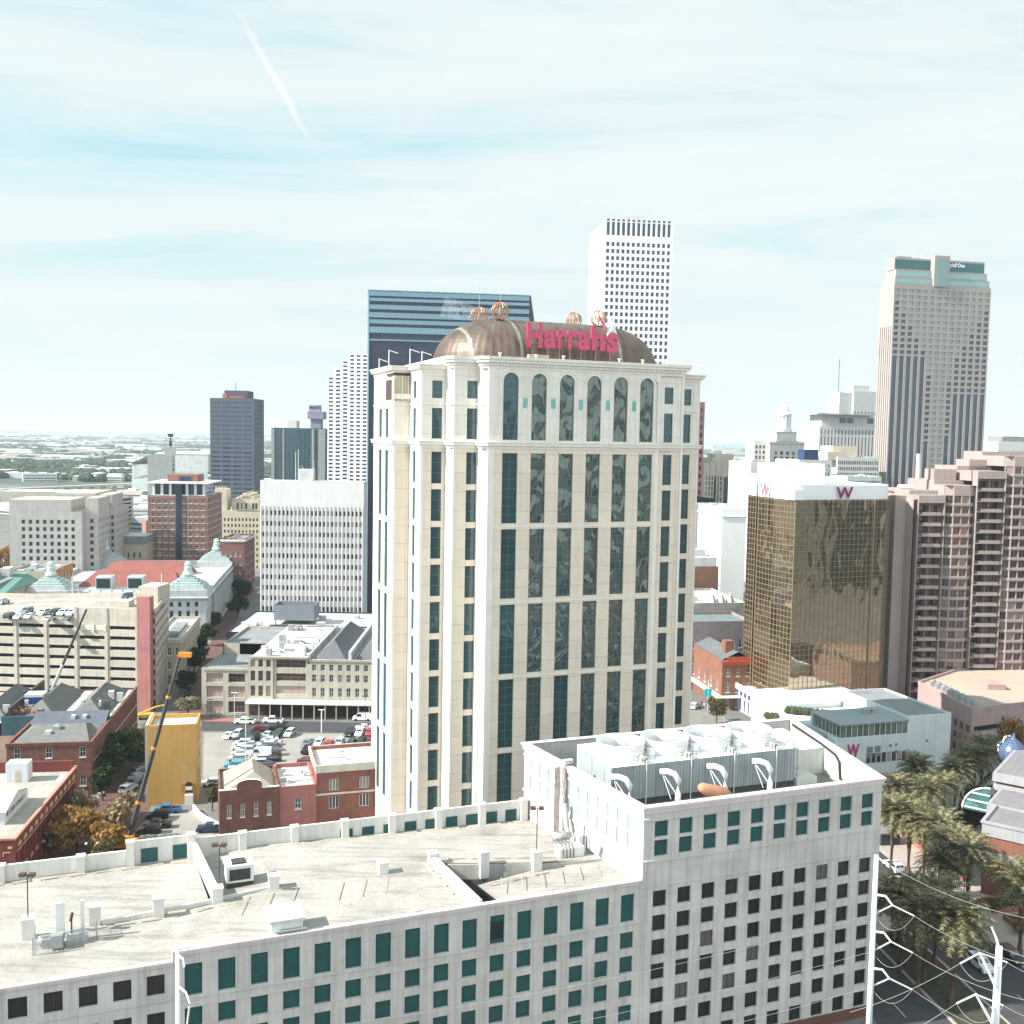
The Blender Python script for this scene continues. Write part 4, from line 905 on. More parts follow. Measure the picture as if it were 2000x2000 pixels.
def town_left():
    tan = M('tan stone', (.46, .41, .33), noise=.1, joint=(3, 1), jw=.03); off = M('office beige', (.44, .42, .40), noise=.08, joint=(4, 4), jw=.04, off=0, streak=.12)
    brick = M('brown brick', (.19, .085, .065), noise=.22, nscale=.5, joint=(.5, .16), jw=.02, streak=.15); redb = M('red brick', (.25, .10, .075), noise=.2, nscale=.5, joint=(.5, .16), jw=.02)
    # beige corner building in front of the custom house
    b = BB('corner_building', 'tan corner building with a flat white roof between garage and custom house', 'building', 353-60, 1246, 314, 9.2, 353, 42, tan, roofw, F=(4, .5), R=(9, .38), rows=[(1, 4.5), (6, 8.6), (10.5, 13)], st='sash', z=15.4)
    b.box('skylight', roofg, b.Wt*.35, b.Wt*.75, 8, 30, 14.5, 15.6); b.mb('cornice', tan).sweep(b.poly, [(.003, 14), (.35, 14.2), (.4, 14.7), (.003, 14.75)]); b.done()
    # stone office
    b = Bld('government_office', 'large plain beige office block with grid of small square windows and blank top', 'office building', V(17, 976, 450), 8.5); w = b.mb('wall', off)
    def bx(u0, u1, v0, v1, z, us=None, uL=None, rows=None, ur=None, z0=0):
        b.wall((u0, v0), (u1, v0), z0, z, us or (), rows or (), 'plainb', rec=.5); b.wall((u1, v0), (u1, v1), z0, z, ur or (), rows or (), 'plainb', rec=.5); b.wall((u1, v1), (u0, v1), z0, z); b.wall((u0, v1), (u0, v0), z0, z)
        b.mb('roof', tan).poly([(u0, v0, z-.02), (u1, v0, z-.02), (u1, v1, z-.02), (u0, v1, z-.02)])
    rr = [(38.3-3.27*k, 40.1-3.27*k) for k in range(9)][::-1]
    bx(0, 30.5, 0, 22, 43.7, [(5.2+2.98*k, 6.6+2.98*k) for k in range(8)], rows=rr); bx(.01, 26, .01, 25, 49, z0=43.6)
    bx(30.5, 36.2, 6, 27, 49.5, [(2, 3.5)], rows=rr, ur=grid(21, 6, .4)); bx(36.2, 38.6, 27, 56, 43.5, [(.5, 1.7)], rows=rr, ur=grid(29, 14, .5)); bx(24, 36.8, 29, 52, 49.8, z0=40); bx(12, 30, 26, 60, 50.5, z0=40); b.done()
    # tan low building in front of it and terminal roofs at the left edge
    b = BB('tan_low_building', 'low tan building with orange brown side and open roof', 'building', 13, 1116, 392, 8, 99.6, 30, tan, roofg, F=(5, .3, 1), R=(6, .55, 1), rows=[(19, 22)], z=None, st='plain')
    b.mb('side_band', M('ochre', (.42, .22, .08), noise=.1)).box(b.Wt+.003, b.Wt+.08, .2, 29.8, b.H-3.6, b.H-.02); b.clutter(6, 3); b.done()
    b = Bld('terminal_roof', 'long sloping green metal roof of a terminal at the left edge', 'terminal', G(0, 1162, 22), 9.2)
    gr = M('green metal roof', (.12, .24, .20), noise=.1, joint=(.8, 60), jw=.06, off=0)
    b.mb('roof', gr).poly([(-14, -3, 22), (1.5, -3, 22), (1.5, 48, 22), (-3, 48, 25), (-14, 30, 25)]); b.mb('wall', tan).box(-14, 1.0, -2, 47, 0, 21.7)
    b.mb('lower_roof', roofg).box(-30, -4, 0, 40, 18, 24.2); b.mb('rooftop_unit', roofw).box(-18, -10, 20, 34, 24.2, 27).box(-9, -6, 30, 36, 24, 27.5); b.done()
    # brick condo with white crown
    b = BB('brick_condo', 'red brick apartment tower with white curved crown and balconies', 'apartment building', 288, 942, 520, 5, 406, 36, M('condo brick', (.24, .12, .10), noise=.1, joint=(20, 3.35), jw=.25, jcol=(1.5, 1.9, 2.0), off=0), conc, F=(9, .55, 1.2), R=(6, .5, 1), rows=rowz(12, 45.5, 3.35, 2.0), st='sash', z=47.5)
    wc = M('crown white', (.68, .68, .66), noise=.05); b.mb('crown', wc).box(1.5, b.Wt-1.5, 1, 30, 47.5, 47.9)
    for k in range(7): u = 2+(b.Wt-5)*k/6; b.mb('crown', wc).box(u, u+1.3, 1.2, 2.2, 47.9, 53.6)
    b.box('crown_glass', GB, 3, b.Wt-3, 2.6, 28, 47.9, 53.4); b.mb('crown', wc).box(.2, b.Wt+1, -.3, 31, 53.6, 54.4); b.box('penthouse', M('condo top', (.25, .11, .09)), 8, b.Wt-7, 8, 24, 54.4, 58); b.box('crown_glass', GB, 14, 20, 7.8, 8, 54.6, 57)
    b.box('balcony_strip', GB, b.Wt*.47, b.Wt*.57, -.5, -.1, 12, 53.4); b.box('podium', M('podium brick', (.26, .12, .1), noise=.1), -3, b.Wt+2, -9, -.5, 0, 9.5)
    tr = b.mb('terrace_shrubs', M('terrace green', (.07, .09, .04), noise=.3)); r_ = random.Random(3)
    for k in range(26): u = r_.uniform(-2, b.Wt+1); tr.rev((u, -6+r_.uniform(-1.5, 1.5), 9.5), [(.3, 0), (.9, .6), (.8, 1.3), (.1, 1.8)], 6)
    b.done()
    # castle-like cream building and neighbours
    cr = M('cream plaster', (.58, .50, .38), noise=.08)
    b = BB('cream_gothic_building', 'cream building with stepped gable, corner turret and small dark windows', 'building', 418, 997, 600, 3, 509, 40, cr, conc, F=(12, .45, 1), rows=rowz(9, 30, 3.5, 1.8), z=34)
    b.box('tower', cr, 0, 7, 2, 12, 34, 47)
    for k in range(4): b.box('tower', cr, .3+1.8*k, 1.2+1.8*k, 2, 3, 47, 48.2)
    g = b.mb('gable', cr); ws = b.Wt; g.prism([(9, 6), (ws-2, 6), (ws-2, 30), (9, 30)], 34, 41, 0)
    for q, (x0, x1, zt) in enumerate(((13, ws-5, 42.6), (15, ws-7, 44), (17.5, ws-9.5, 45))): g.box(x0, x1, 6.2, 29, 41, zt)
    wn = b.mb('gable_window', GW)
    for u in (12, 14.3, 17, ws-6, ws-4.2): wn.box(u, u+1, 5.85, 5.95, 35, 38.6)
    b.done()
    b = BB('small_brick_block', 'small dark red brick block with white cornice and trees in front', 'building', 432, 1052, 480, 4, 478, 26, M('dark brick', (.2, .09, .08), noise=.15), roofg, F=(4, .4, 1), R=(5, .4, 1), rows=rowz(6, 24, 4.2, 2.2), z=None, st='sash'); b.mb('cornice', white_frame).sweep(b.poly, [(.003, b.H-1.6), (.4, b.H-1.2), (.5, b.H-.6), (.003, b.H-.5)]); b.clutter(4, 7, mat=roofg); b.done()
    b = BB('white_hip_house', 'small cream block with white hipped roof beside the beige office', 'building', 241, 1062, 500, 6, 283, 16, tan, roofw, F=(3, .3, 1), rows=[(8, 10.5), (13, 15.5), (18, 20.5)], z=25); b.mb('hip_roof', roofw, roofg).prism([(-.5, -.5), (b.Wt+.5, -.5), (b.Wt+.5, 16.5), (-.5, 16.5)], 25, 28.5, 1, 0); b.done()
    # concrete slab with masts
    b = BB('concrete_slab_tower', 'plain grey concrete slab block with antenna on its roof behind the brick condo', 'building', 288, 889, 800, 14, 336, 30, M('grey slab', (.42, .42, .40), noise=.08, streak=.15), conc, R=(1, .9), rows=rowz(10, 58, 3.6, 1.8), z=None); b.box('roof_house', off, 12, 20, 5, 15, b.H, b.H+7); b.mb('antenna', dark_frame).box(15.4, 17.6, 9, 11, b.H+7, b.H+11).tube([(16.5, 10, b.H+7), (16.5, 10, b.H+17)], .5, 6).box(14.4, 18.6, 9, 11, b.H+14.5, b.H+17); b.done()
    # arena
    b = Bld('arena', 'wide white low arena with sloping roof and pale green band', 'arena', V(257, 905, 1300), 2); w = b.mb('wall', M('arena wall', (.55, .6, .6)), M('arena green', (.35, .5, .48)))
    pl = [(0, 0), (95, 0), (95, 70), (0, 70)]; w.prism(pl, 0, 20, 0); w.box(38, 96, -.5, 0, 20-9, 30, 1)
    b.mb('roof', roofw).poly([(0, 0, 20), (38, 0, 30), (38, 70, 30), (0, 70, 20)]); b.mb('roof', roofw).poly([(0, 0, 38), (20, 0, 50), (20, 60, 50), (0, 60, 38)]); b.mb('roof', roofw).prism([(0, 1), (28, 1), (28, 60), (0, 60)], 20, 38); b.mb('roof', roofw).poly([(28, 0, 52), (96, 0, 52), (96, 60, 55), (28, 60, 55)]); b.mb('roof', roofw).box(28, 96, .5, 60, 30, 52); b.done()
    # dark office tower
    b = BB('dark_grey_tower', 'dark blue grey office tower with four bays and dark penthouse', 'office tower', 410, 777, 900, 0, 496, 36, M('tower slate', (.075, .092, .125), noise=.05), roofg, F=(4, .8, .6), rows=rowz(27, 107, 3.95, 1.7), L=(6, .6), R=(6, .6), st='plainb', z=None)
    b.box('penthouse', M('penthouse dark', (.07, .07, .11)), 11, 31, 6, 28, b.H, b.H+7); b.box('antenna', dark_frame, 20, 20.4, 9, 9.4, b.H+7, b.H+14)
    b.box('logo_panel', M('rust sign', (.35, .12, .06), noise=0), 9.5, 13.5, 5.6, 5.9, b.H+.3, b.H+4.2); b.box('logo_panel', M('rust sign', (.35, .12, .06)), 15, 28, 5.6, 5.9, b.H+.6, b.H+2.2); b.done()
    # slab hotel with restaurant box on top
    b = BB('dark_glass_hotel', 'teal dark glass hotel with revolving restaurant box and sign on its roof', 'hotel', 530, 835, 1100, 0, 638, 40, M('teal slate', (.03, .075, .09), noise=.05), roofg, F=(14, .66, .5), rows=rowz(22, 84, 3.6, 2.2), st='plainb', z=None)
    pw = M('pale strip', (.5, .5, .45)); 
    for u0, u1 in ((0, 3.2), (12, 13.8), (43, 46), (50, 58)): b.mb('pale_strip', M('pale floors', (.42, .42, .38), joint=(1.8, 1.8), jw=.35, jcol=(.2, .25, .3), off=0, noise=0)).box(u0, u1, -.5, -.01, 2, b.H-1)
    b.box('roof_house', pw, 16, 26, 5, 20, b.H, b.H+8); b.box('restaurant', M('resto', (.2, .19, .26)), 38, 55, 3, 22, b.H+10, b.H+18); b.box('stem', M('resto', (.2, .19, .26)), 41, 52, 5, 18, b.H, b.H+10); b.box('sign_box', M('resto2', (.3, .26, .33)), 39.5, 51.5, 4, 12, b.H+18, b.H+25)
    text('HYATT', b.o, 39.9, 51.1, b.H+20.6, b.H+23.8, 3.7, [M('sign navy', (.02, .02, .12), noise=0)]*2)
    b.done()
    # stepped gingham tower
    A = V(640, 735, 800); b = Bld('stepped_striped_tower', 'white and blue striped office tower whose left side steps down', 'office tower', A, 2); sc = 800/2000.
    wm = M('stripe white', (.78, .78, .80), noise=0, streak=0); st_ = [(0, 13, 735), (13, 27, 720), (27, 41, 703), (41, 78, 690)]
    for (a, c, y) in st_:
        z = V(660, y, 800).z; u0, u1 = a*sc, c*sc; n = int(round((u1-u0)/4.9)) or 1
        b.mb('wall', wm); b.wall((u0, 0), (u1, 0), 0, z, grid(u1-u0, n, .62), rowz(int(z/3.0)-1, z-1, 3.0, 1.55), 'plainb', rec=.5); b.wall((u0, 30), (u0, 0), 0, z); b.wall((u1, 0), (u1, 30), 0, z); b.p['wall'][0].poly([(u0, 0, z), (u1, 0, z), (u1, 30, z), (u0, 30, z)])
    b.done()
    # white grid office with podium
    wg = M('white precast', (.60, .585, .58), noise=.04, joint=(1.58, 4.1), jw=.05, jcol=(.85, .85, .86), off=0, streak=.06)
    b = BB('white_grid_office', 'wide white precast office block with rows of small plum windows and a blank top band', 'office building', 508, 938, 392, .8, 711, 8, wg, roofw, F=(25, .54, .4), rows=rowz(13, 50.6, 4.13, 1.85), st='plum', z=None, rec=.5)
    fin = b.mb('fin', wg)
    for k in range(26): u = .4+(b.Wt-.8)*k/25; fin.box(u-.09, u+.09, -.3, 0, 2, 52.5)
    b.box('roof_house', roofw, 14, 20, 2, 6, b.H, b.H+4.5); b.mb('antenna', white_frame).tube([(13, 3, b.H), (13, 3, b.H+11)], .09, 5).tube([(13.8, 4, b.H), (13.8, 4, b.H+12)], .09, 5).tube([(15, 3, b.H+6), (17, 3, b.H+3)], .07, 5).tube([(20, 3, b.H), (20, 3, b.H+8)], .07, 5); b.done()
    b = BB('white_roof_annex', 'low dark fronted annex with white roof, satellite dish and plant before the white office', 'annex', 442, 1236, 345, 1, 713, 42, M('dark navy wall', (.025, .03, .05)), roofw, par=.5, z=12.4)
    b.clutter(10, 5, z=11.9); b.mb('service_pit', M('navy pit', (.03, .03, .06))).box(12, 20, 3, 14, 11.95, 12.5)
    b.mb('dish', white_frame).rev((4.5, 12, 12.5), [(.2, 0), (1.6, .3), (2.4, 1.0)], 16).tube([(4.5, 12, 11.5), (4.5, 12, 12.8)], .2, 6); b.mb('pale_slab', M('navy band', (.015, .02, .09), noise=0)).box(20, b.Wt-.2, -.05, 12, 12.2, 12.6); b.done()
    c = Bld('rooftop_cooling_box', 'open grey louvred cooling box on stilts on the annex roof', 'cooling unit', V(535, 1200, 362), 1); cm = M('grey louvre', (.22, .24, .28), joint=(.5, 50), jw=.06, off=0, noise=.05)
    q = c.mb('casing', cm, M('pit black', (.02, .02, .02)))
    for a in (((0, 0), (14.5, 0)), ((14.5, 0), (14.5, 9)), ((14.5, 9), (0, 9)), ((0, 9), (0, 0))): q.seg(a[0], a[1], -.2, 0, 13.6, 19)
    q.box(.3, 14.2, .3, 8.7, 14, 16.5, 1); lg = c.mb('leg', dark_frame)
    for u in (.5, 5, 9.5, 14): lg.box(u-.15, u+.15, .5, .8, 11.9, 13.7); lg.box(u-.15, u+.15, 8, 8.3, 11.9, 13.7)
    c.done()
    # cream commercial row facing the car park
    st1 = M('grey cream render', (.42, .39, .325), noise=.1, streak=.2); A = V(393.5, 1310.3, 286.4)
    b = Bld('cream_commercial_row', 'long cream three storey commercial block with white canopy facing the car park', 'commercial building', A, 0); w = b.mb('wall', st1)
    b.wall((0, 0), (13.4, 0), 0, 13.3, [(1.4, 6.1), (7.6, 12.3)], [(.6, 3.9), (5.0, 8.2), (9.3, 11.9)], 'plumg', rec=.6)
    b.wall((13.4, -.3), (20.4, -.3), 0, 17, [(.6, 1.9), (2.8, 4.1), (5.0, 6.3)], [(5.6, 8.6), (10, 12.9), (14, 16)], 'plumg', rec=.4)
    b.wall((20.4, 0), (30.4, 0), 0, 17, [(.8, 9.2)], [(6.4, 8.6), (10, 12.2), (13.8, 16)], 'plumg', rec=.4)
    b.wall((30.4, 0), (58, 0), 0, 16.3, grid(27.6, 11, .5, .3), [(5.6, 8.2), (9.9, 12), (13.1, 14.9)], 'sash', rec=.4)
    b.wall((0, 50), (0, 0), 0, 13.3, grid(50, 10, .5), [(5, 8), (9.3, 11.8)], 'plum', rec=.4); b.wall((58, 0), (58, 50), 0, 16.3); b.wall((58, 50), (0, 50), 0, 13.3)
    rf = b.mb('roof', roofw, roofg); rf.poly([(0, 0, 12.7), (13.4, 0, 12.7), (13.4, 22, 12.7), (0, 22, 12.7)], 1); w.box(5, 13.4, 22, 22.4, 12, 16.5); rf.poly([(0, 22, 15.2), (13.4, 22, 15.2), (13.4, 50, 15.2), (0, 50, 15.2)], 1); w.seg((0, 50), (0, 22), -.3, 0, 12, 16); w.seg((0, 50), (58, 50), -.3, 0, 12, 16); w.box(0, 13.4, 22, 22.3, 12, 16)
    rf.poly([(13.4, -.3, 16.2), (30.4, -.3, 16.2), (30.4, 50, 16.2), (13.4, 50, 16.2)]); rf.poly([(30.4, 0, 15.5), (58, 0, 15.5), (58, 50, 15.5), (30.4, 50, 15.5)])
    w.sweep([(0, 0), (13.4, 0)], [(.25, 12.7), (.3, 13.35), (-.4, 13.35), (-.4, 12.6)], closed=False); w.sweep([(13.4, -.3), (30.4, -.3)], [(.25, 16.5), (.3, 17.05), (-.4, 17.05), (-.4, 16.2)], closed=False); w.sweep([(30.4, 0), (58, 0)], [(.25, 15.7), (.35, 16.35), (-.4, 16.35), (-.4, 15.5)], closed=False)
    gbr = b.mb('gabled_roof', M('slate roof', (.12, .125, .14), noise=.12))
    for (u0, u1) in ((31, 41), (43, 51), (52, 58)):
        m_ = (u0+u1)/2; gbr.poly([(u0, 1, 15.6), (m_, 10, 20.2), (m_, 40, 20.2), (u0, 46, 15.6)]); gbr.poly([(m_, 10, 20.2), (u1, 1, 15.6), (u1, 46, 15.6), (m_, 40, 20.2)]); gbr.poly([(u0, 1, 15.6), (u1, 1, 15.6), (m_, 10, 20.2)]); gbr.poly([(u1, 46, 15.6), (u0, 46, 15.6), (m_, 40, 20.2)])
    pw_ = b.mb('party_wall', roofw); pw_.box(41.6, 42.4, .5, 47, 15, 18.6); pw_.box(30.2, 30.6, 0, 48, 15, 17.6)
    r_ = random.Random(8); un = b.mb('rooftop_unit', roofw, M('unit grey', (.3, .3, .3)))
    for k in range(26): u = r_.uniform(14.5, 27); v = r_.uniform(3, 44); un.box(u, u+r_.uniform(.8, 3), v, v+r_.uniform(.8, 2.5), 16.2, 16.2+r_.uniform(.8, 2.2), k % 2)
    for k in range(3): un.tube([(21, 12+9*k, 17), (29.5, 12+9*k, 17)], 1.2, 10)
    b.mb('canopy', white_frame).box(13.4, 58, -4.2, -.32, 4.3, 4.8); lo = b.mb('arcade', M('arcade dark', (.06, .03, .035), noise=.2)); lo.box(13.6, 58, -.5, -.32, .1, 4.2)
    for k in range(15): b.mb('canopy_post', st1).box(14+3.1*k, 14.3+3.1*k, -4.0, -3.7, 0, 4.3)
    b.done()
    # mustard building
    ye = M('mustard render', (.50, .29, .09), noise=.07, nscale=.3, joint=(2.4, 50), jw=.04, jcol=(.9, .88, .85), off=0, streak=.08)
    b = BB('mustard_building', 'tall narrow mustard yellow building with nearly windowless front beside the crane', 'building', 288.6, 1423.5, 214, 12, 384.3, 9, ye, roofw, R=(3, .3, .8), rows=[(4, 5.8), (8, 9.8), (12, 13.8)], st='sash', z=17.5, F=(1, .1, 0), ok=lambda i, j: False)
    u, z = b.uz(369, 1526); pn = b.mb('arched_opening', M('void brown', (.05, .03, .03), noise=0), white_frame)
    for zc in (b.uz(369, 1530)[1], b.uz(369, 1570)[1]):
        pn.poly([(u-.75, -.08, zc-2), (u+.75, -.08, zc-2)]+[(u+.75*cos(pi*k/8), -.08, zc-.4+.75*sin(pi*k/8)) for k in range(9)], 0); pn.box(u-.7, u+.7, -.25, -.09, zc-1.4, zc-.7, 1)
    pn.box(u-.8, u+.9, -.8, -.05, 0, 2.2, 1)
    b.mb('lower_band', M('mustard dark', (.40, .20, .045), noise=.1)).box(b.uz(355, 1500)[0], b.Wt-.02, -.05, -.003, .2, 4.5); b.mb('pale_patch', M('mustard light', (.52, .33, .13), noise=.1)).box(b.uz(355, 1500)[0], b.uz(386, 1500)[0]-.3, -.04, -.003, 4.5, 9.2)
    b.mb('side_pier', M('pale pier', (.4, .36, .28))).box(-.6, 0, 0, 10, 0, 17.6); b.done()
    # low brick row before the car park
    b = BB('gabled_brick_shop', 'low brown brick shop with curved gable and four pale arched windows', 'shop', 428.3, 1560, 195, 17, 545, 14, brick, M('tan felt', (.33, .29, .24), noise=.1), z=10.3, F=(4, .3, .6), ok=lambda i, j: True, rows=[(4.8, 7.4)], st='sash')
    g = b.mb('gable', brick, white_frame); m_ = b.Wt/2; g.prism([(m_-2.4, 0.003), (m_+2.4, 0.003), (m_+2.4, .5), (m_-2.4, .5)], 10.25, 11.3); pts = [(m_+2.4*cos(pi*k/10), 11.3+.9*sin(pi*k/10)) for k in range(11)]
    g.poly([(x, .003, z) for x, z in pts[::-1]][::-1]); g.poly([(x, .5, z) for x, z in pts[::-1]])
    for p, q in zip(pts[:-1], pts[1:]): g.poly([(p[0], -.1, p[1]), (q[0], -.1, q[1]), (q[0], .6, q[1]), (p[0], .6, p[1])][::-1], 1)
    g.box(-.1, m_-2.4, -.1, .5, 10.3, 10.45, 1); g.box(m_+2.4, b.Wt+.05, -.1, .5, 10.3, 10.45, 1)
    hr = b.mb('pitched_roof', M('tan felt', (.33, .29, .24))); hr.poly([(.6, .8, 9.6), (m_+1, 3.5, 12.6), (m_+1, 12, 12.6), (.6, 13.5, 9.6)]); hr.poly([(m_+1, 3.5, 12.6), (b.Wt-.5, .8, 9.6), (b.Wt-.5, 13.5, 9.6), (m_+1, 12, 12.6)]); hr.poly([(.6, .8, 9.6), (b.Wt-.5, .8, 9.6), (m_+1, 3.5, 12.6)]); b.done()
    b = BB('salmon_shop', 'small salmon red shop with white roof between two brick buildings', 'shop', 545.5, 1551, 199, 17, 618, 15, M('salmon render', (.36, .145, .125), noise=.08), roofw, z=9.9, F=(1, .17, 0), rows=[(5.2, 7.4)], st='sash'); b.clutter(6, 21, sc=.5); b.done()
    b = BB('red_brick_offices', 'red brick two storey offices with cream bands beside the hotel tower', 'office building', 618.5, 1507, 201.5, 17, 745, 13, redb, roofw, z=13.6, F=(2, .32, .4), rows=[(4.4, 7.0), (8.2, 10.6)], st='wide', R=(3, .4), par=.7)
    cb = M('cream band', (.6, .56, .48)); b.mb('band', cb).sweep(b.poly, [(.003, 12.0), (.2, 12.05), (.35, 13.3), (.35, 13.65), (.003, 13.66)]); b.mb('band', cb).sweep(b.poly, [(.003, 7.35), (.12, 7.4), (.12, 7.7), (.003, 7.75)]); b.clutter(3, 4, sc=.5); b.done()
    # brick warehouse row, long side to the street
    A = G(178.6, 1450.6, 11.7); b = Bld('brick_warehouse', 'long dark red brick warehouse with grey shingle roofs and rows of narrow windows', 'warehouse', A, 9.3); w = b.mb('wall', brick)
    b.wall((-17.5, 0), (0, 0), 0, 11.7, [(1.5, 2.8), (8, 9.3), (15, 16.3)], [(2.2, 4.6), (8.6, 10.9)], 'sash', rec=.2, ok=lambda i, j: not (j == 0 and i < 2)); b.wall((0, 0), (0, 50), 0, 11.7, grid(50, 26, .38, 1), [(3, 5.2), (7.4, 10.2)], 'sash', rec=.2)
    b.wall((0, 50), (-60, 50), 0, 11.5); b.wall((-17.5, 20), (-17.5, 0), 0, 11.7); b.wall((-60, 20), (-17.5, 20), 0, 8)
    w.sweep([(-17.5, 20), (-17.5, 0), (0, 0), (0, 50)], [(.15, 11.2), (.2, 12.0), (-.4, 12.0), (-.4, 11)], closed=False)
    sh = b.mb('shingle_roof', M('grey shingle', (.15, .15, .145), noise=.18, nscale=.8), M('slate blue roof', (.10, .11, .14), noise=.12))
    sh.poly([(-17, .5, 11.4), (-.5, .5, 11.4), (-3.5, 10, 13.4), (-14, 10, 13.4)]); sh.poly([(-14, 10, 13.4), (-3.5, 10, 13.4), (-3.5, 15, 12), (-14, 15, 12)], 1); sh.poly([(-.5, .5, 11.4), (-.5, 15, 11.4), (-3.5, 15, 12), (-3.5, 10, 13.4)]); sh.poly([(-17, 15, 11.4), (-17, .5, 11.4), (-14, 10, 13.4), (-14, 15, 12)])
    sh.poly([(-17, 15, 11.6), (-.5, 15, 11.6), (-.5, 20, 13.6), (-17, 20, 13.6)], 1); sh.box(-17, -.5, 20, 20.3, 11, 13.6, 1)
    for k, (u0, u1) in enumerate(((-11, -2), (-22, -13), (-33, -24), (-44, -35), (-56, -47))):
        m_ = (u0+u1)/2; mi = 0; v0 = 22
        sh.poly([(u0, v0, 11.2), (m_, v0+5, 14.8), (m_, 44, 14.8), (u0, 49, 11.2)], mi); sh.poly([(m_, v0+5, 14.8), (u1, v0, 11.2), (u1, 49, 11.2), (m_, 44, 14.8)], mi); sh.poly([(u0, v0, 11.2), (u1, v0, 11.2), (m_, v0+5, 14.8)], mi)
    b.mb('valley_roof', roofw).poly([(-60, 20.3, 11.1), (-.5, 20.3, 11.1), (-.5, 49.8, 11.1), (-60, 49.8, 11.1)]); b.mb('party_wall', M('dark party wall', (.08, .06, .055))).box(-23.5, -23, 21, 49, 11, 14.5).box(-46, -45.4, 21, 49, 11, 14)
    sk = b.mb('skylight', roofw)
    for (u, v) in ((-11, 5), (-8, 8.5)): sk.box(u, u+1.2, v, v+1.2, 12.2, 13.1)
    for u in (-8.5, -6): sk.box(u, u+.9, 17, 18.2, 12.4, 13.3)
    b.mb('roof_vent', galv).tube([(-9, 8, 12.5), (-9, 8, 14)], .3).box(-9.8, -8.3, 7, 8.5, 12.8, 13.6)
    r_ = random.Random(5); un = b.mb('rooftop_unit', roofw, M('unit dark', (.09, .09, .11)))
    for k in range(16): u = r_.uniform(-9, -1.5) if k < 10 else r_.uniform(-40, -20); v = r_.uniform(24, 40); un.box(u, u+r_.uniform(.4, 1.6), v, v+r_.uniform(.4, 1.6), 12, 14.2, k % 2)
    b.done()
    # roof terrace block to the left of it
    b = BB('terrace_block', 'cluttered rooftop terrace block with blue tank and planting left of the warehouse', 'building', 2, 1402, 236, 9.3, 75, 24, M('teal dark', (.05, .10, .12), noise=.2), M('teal roof', (.10, .12, .13)), z=12.6, par=.4)
    b.box('roof_shed', roofw, 2.2, 6.6, 10, 14, 12.2, 15.2); b.box('blue_panel', M('deep blue', (.02, .05, .18)), 2.1, 6.7, 9.8, 9.95, 13, 14.6); b.clutter(7, 12, z=12.2, sc=.6, mat=roofg)
    pt = b.mb('terrace_plants', M('rust leaves', (.22, .12, .07), noise=.3)); r_ = random.Random(4)
    for k in range(22): pt.rev((r_.uniform(.5, 8), r_.uniform(3, 7), 12.2), [(.2, 0), (.6, .4), (.5, .9), (.05, 1.3)], 6)
    b.done()
    b = BB('brown_roof_shed', 'brown tiled shed at the left edge beside the brick warehouse', 'shed', -30, 1500, 218, 9.3, 14, 20, M('shed brown', (.2, .13, .09)), M('brown tile', (.16, .11, .08), noise=.2), z=7.5); b.mb('pitched_roof', M('brown tile', (.16, .11, .08))).poly([(0, 0, 7.5), (b.Wt, 0, 7.5), (b.Wt, 10, 10.5), (0, 10, 10.5)]).poly([(b.Wt, 20, 7.5), (0, 20, 7.5), (0, 10, 10.5), (b.Wt, 10, 10.5)]).poly([(b.Wt, 0, 7.5), (b.Wt, 20, 7.5), (b.Wt, 10, 10.5)]); b.done()
    # ornamental red brick building, bottom left
    A = G(29.7, 1637.5, 11); b = Bld('ornate_red_building', 'dark red brick building with yellow brick ornament and tan roof at the lower left', 'building', A, 8.7); dr = M('deep red brick', (.18, .045, .04), noise=.2, nscale=.5, joint=(.5, .16), jw=.02); w = b.mb('wall', dr)
    b.wall((-30, 0), (0, 0), 0, 11, [(27.5, 29)], [(3, 6.4)], 'sash', rec=.2); b.wall((0, 0), (0, 38.5), 0, 11, grid(38.5, 12, .45, .8), [(1.5, 4), (5.2, 7.8)], 'plumg', rec=.35); b.wall((0, 38.5), (-30, 38.5), 0, 11); b.wall((-30, 38.5), (-30, 0), 0, 11)
    b.mb('roof', conc).poly([(-30, 0, 10.2), (0, 0, 10.2), (0, 38.5, 10.2), (-30, 38.5, 10.2)])
    b.mb('coping', M('salmon coping', (.48, .24, .19))).sweep([(-30, 0), (0, 0), (0, 38.5), (-30, 38.5)], [(.12, 10.7), (.15, 11.06), (-.4, 11.06), (-.4, 10.2)])
    yo = b.mb('ornament', M('yellow brick', (.52, .37, .2), noise=.1))
    for k in range(12):
        v = 1.0+3.08*k+1.2
        yo.box(.003, .07, v-1.3, v+1.3, 8.35, 8.5); yo.box(.003, .07, v-.9, v-.2, 9.0, 9.6); yo.box(.003, .07, v+.2, v+.9, 9.0, 9.6); yo.box(.003, .07, v-.25, v+.25, 9.2, 9.9); yo.box(.003, .07, v-1.1, v+1.1, 4.4, 4.55); yo.box(.003, .07, v-1.1, v+1.1, 4.75, 4.9)
        w.box(.003, .3, v-1.72, v-1.36, 0, 8.2)
    for u in (-1.4, -4.4): yo.box(u-.6, u+.6, -.06, -.003, 8.5, 8.65); yo.box(u-.6, u-.45, -.06, -.003, 7.9, 8.6); yo.box(u+.2, u+.9, -.06, -.003, 9.2, 9.6)
    u0 = b.L(*G(30, 1525, 10.2))[0:2]; h = b.mb('roof_hut', M('white siding', (.62, .64, .68), joint=(.35, 30), jw=.05, off=0, noise=0)); h.box(-11.5, -7.4, 31.5, 34.5, 10.2, 14.0); b.mb('hut_door', M('pale wood', (.5, .42, .33), noise=0)).box(-9.8, -9.1, 31.42, 31.48, 10.3, 12.6)
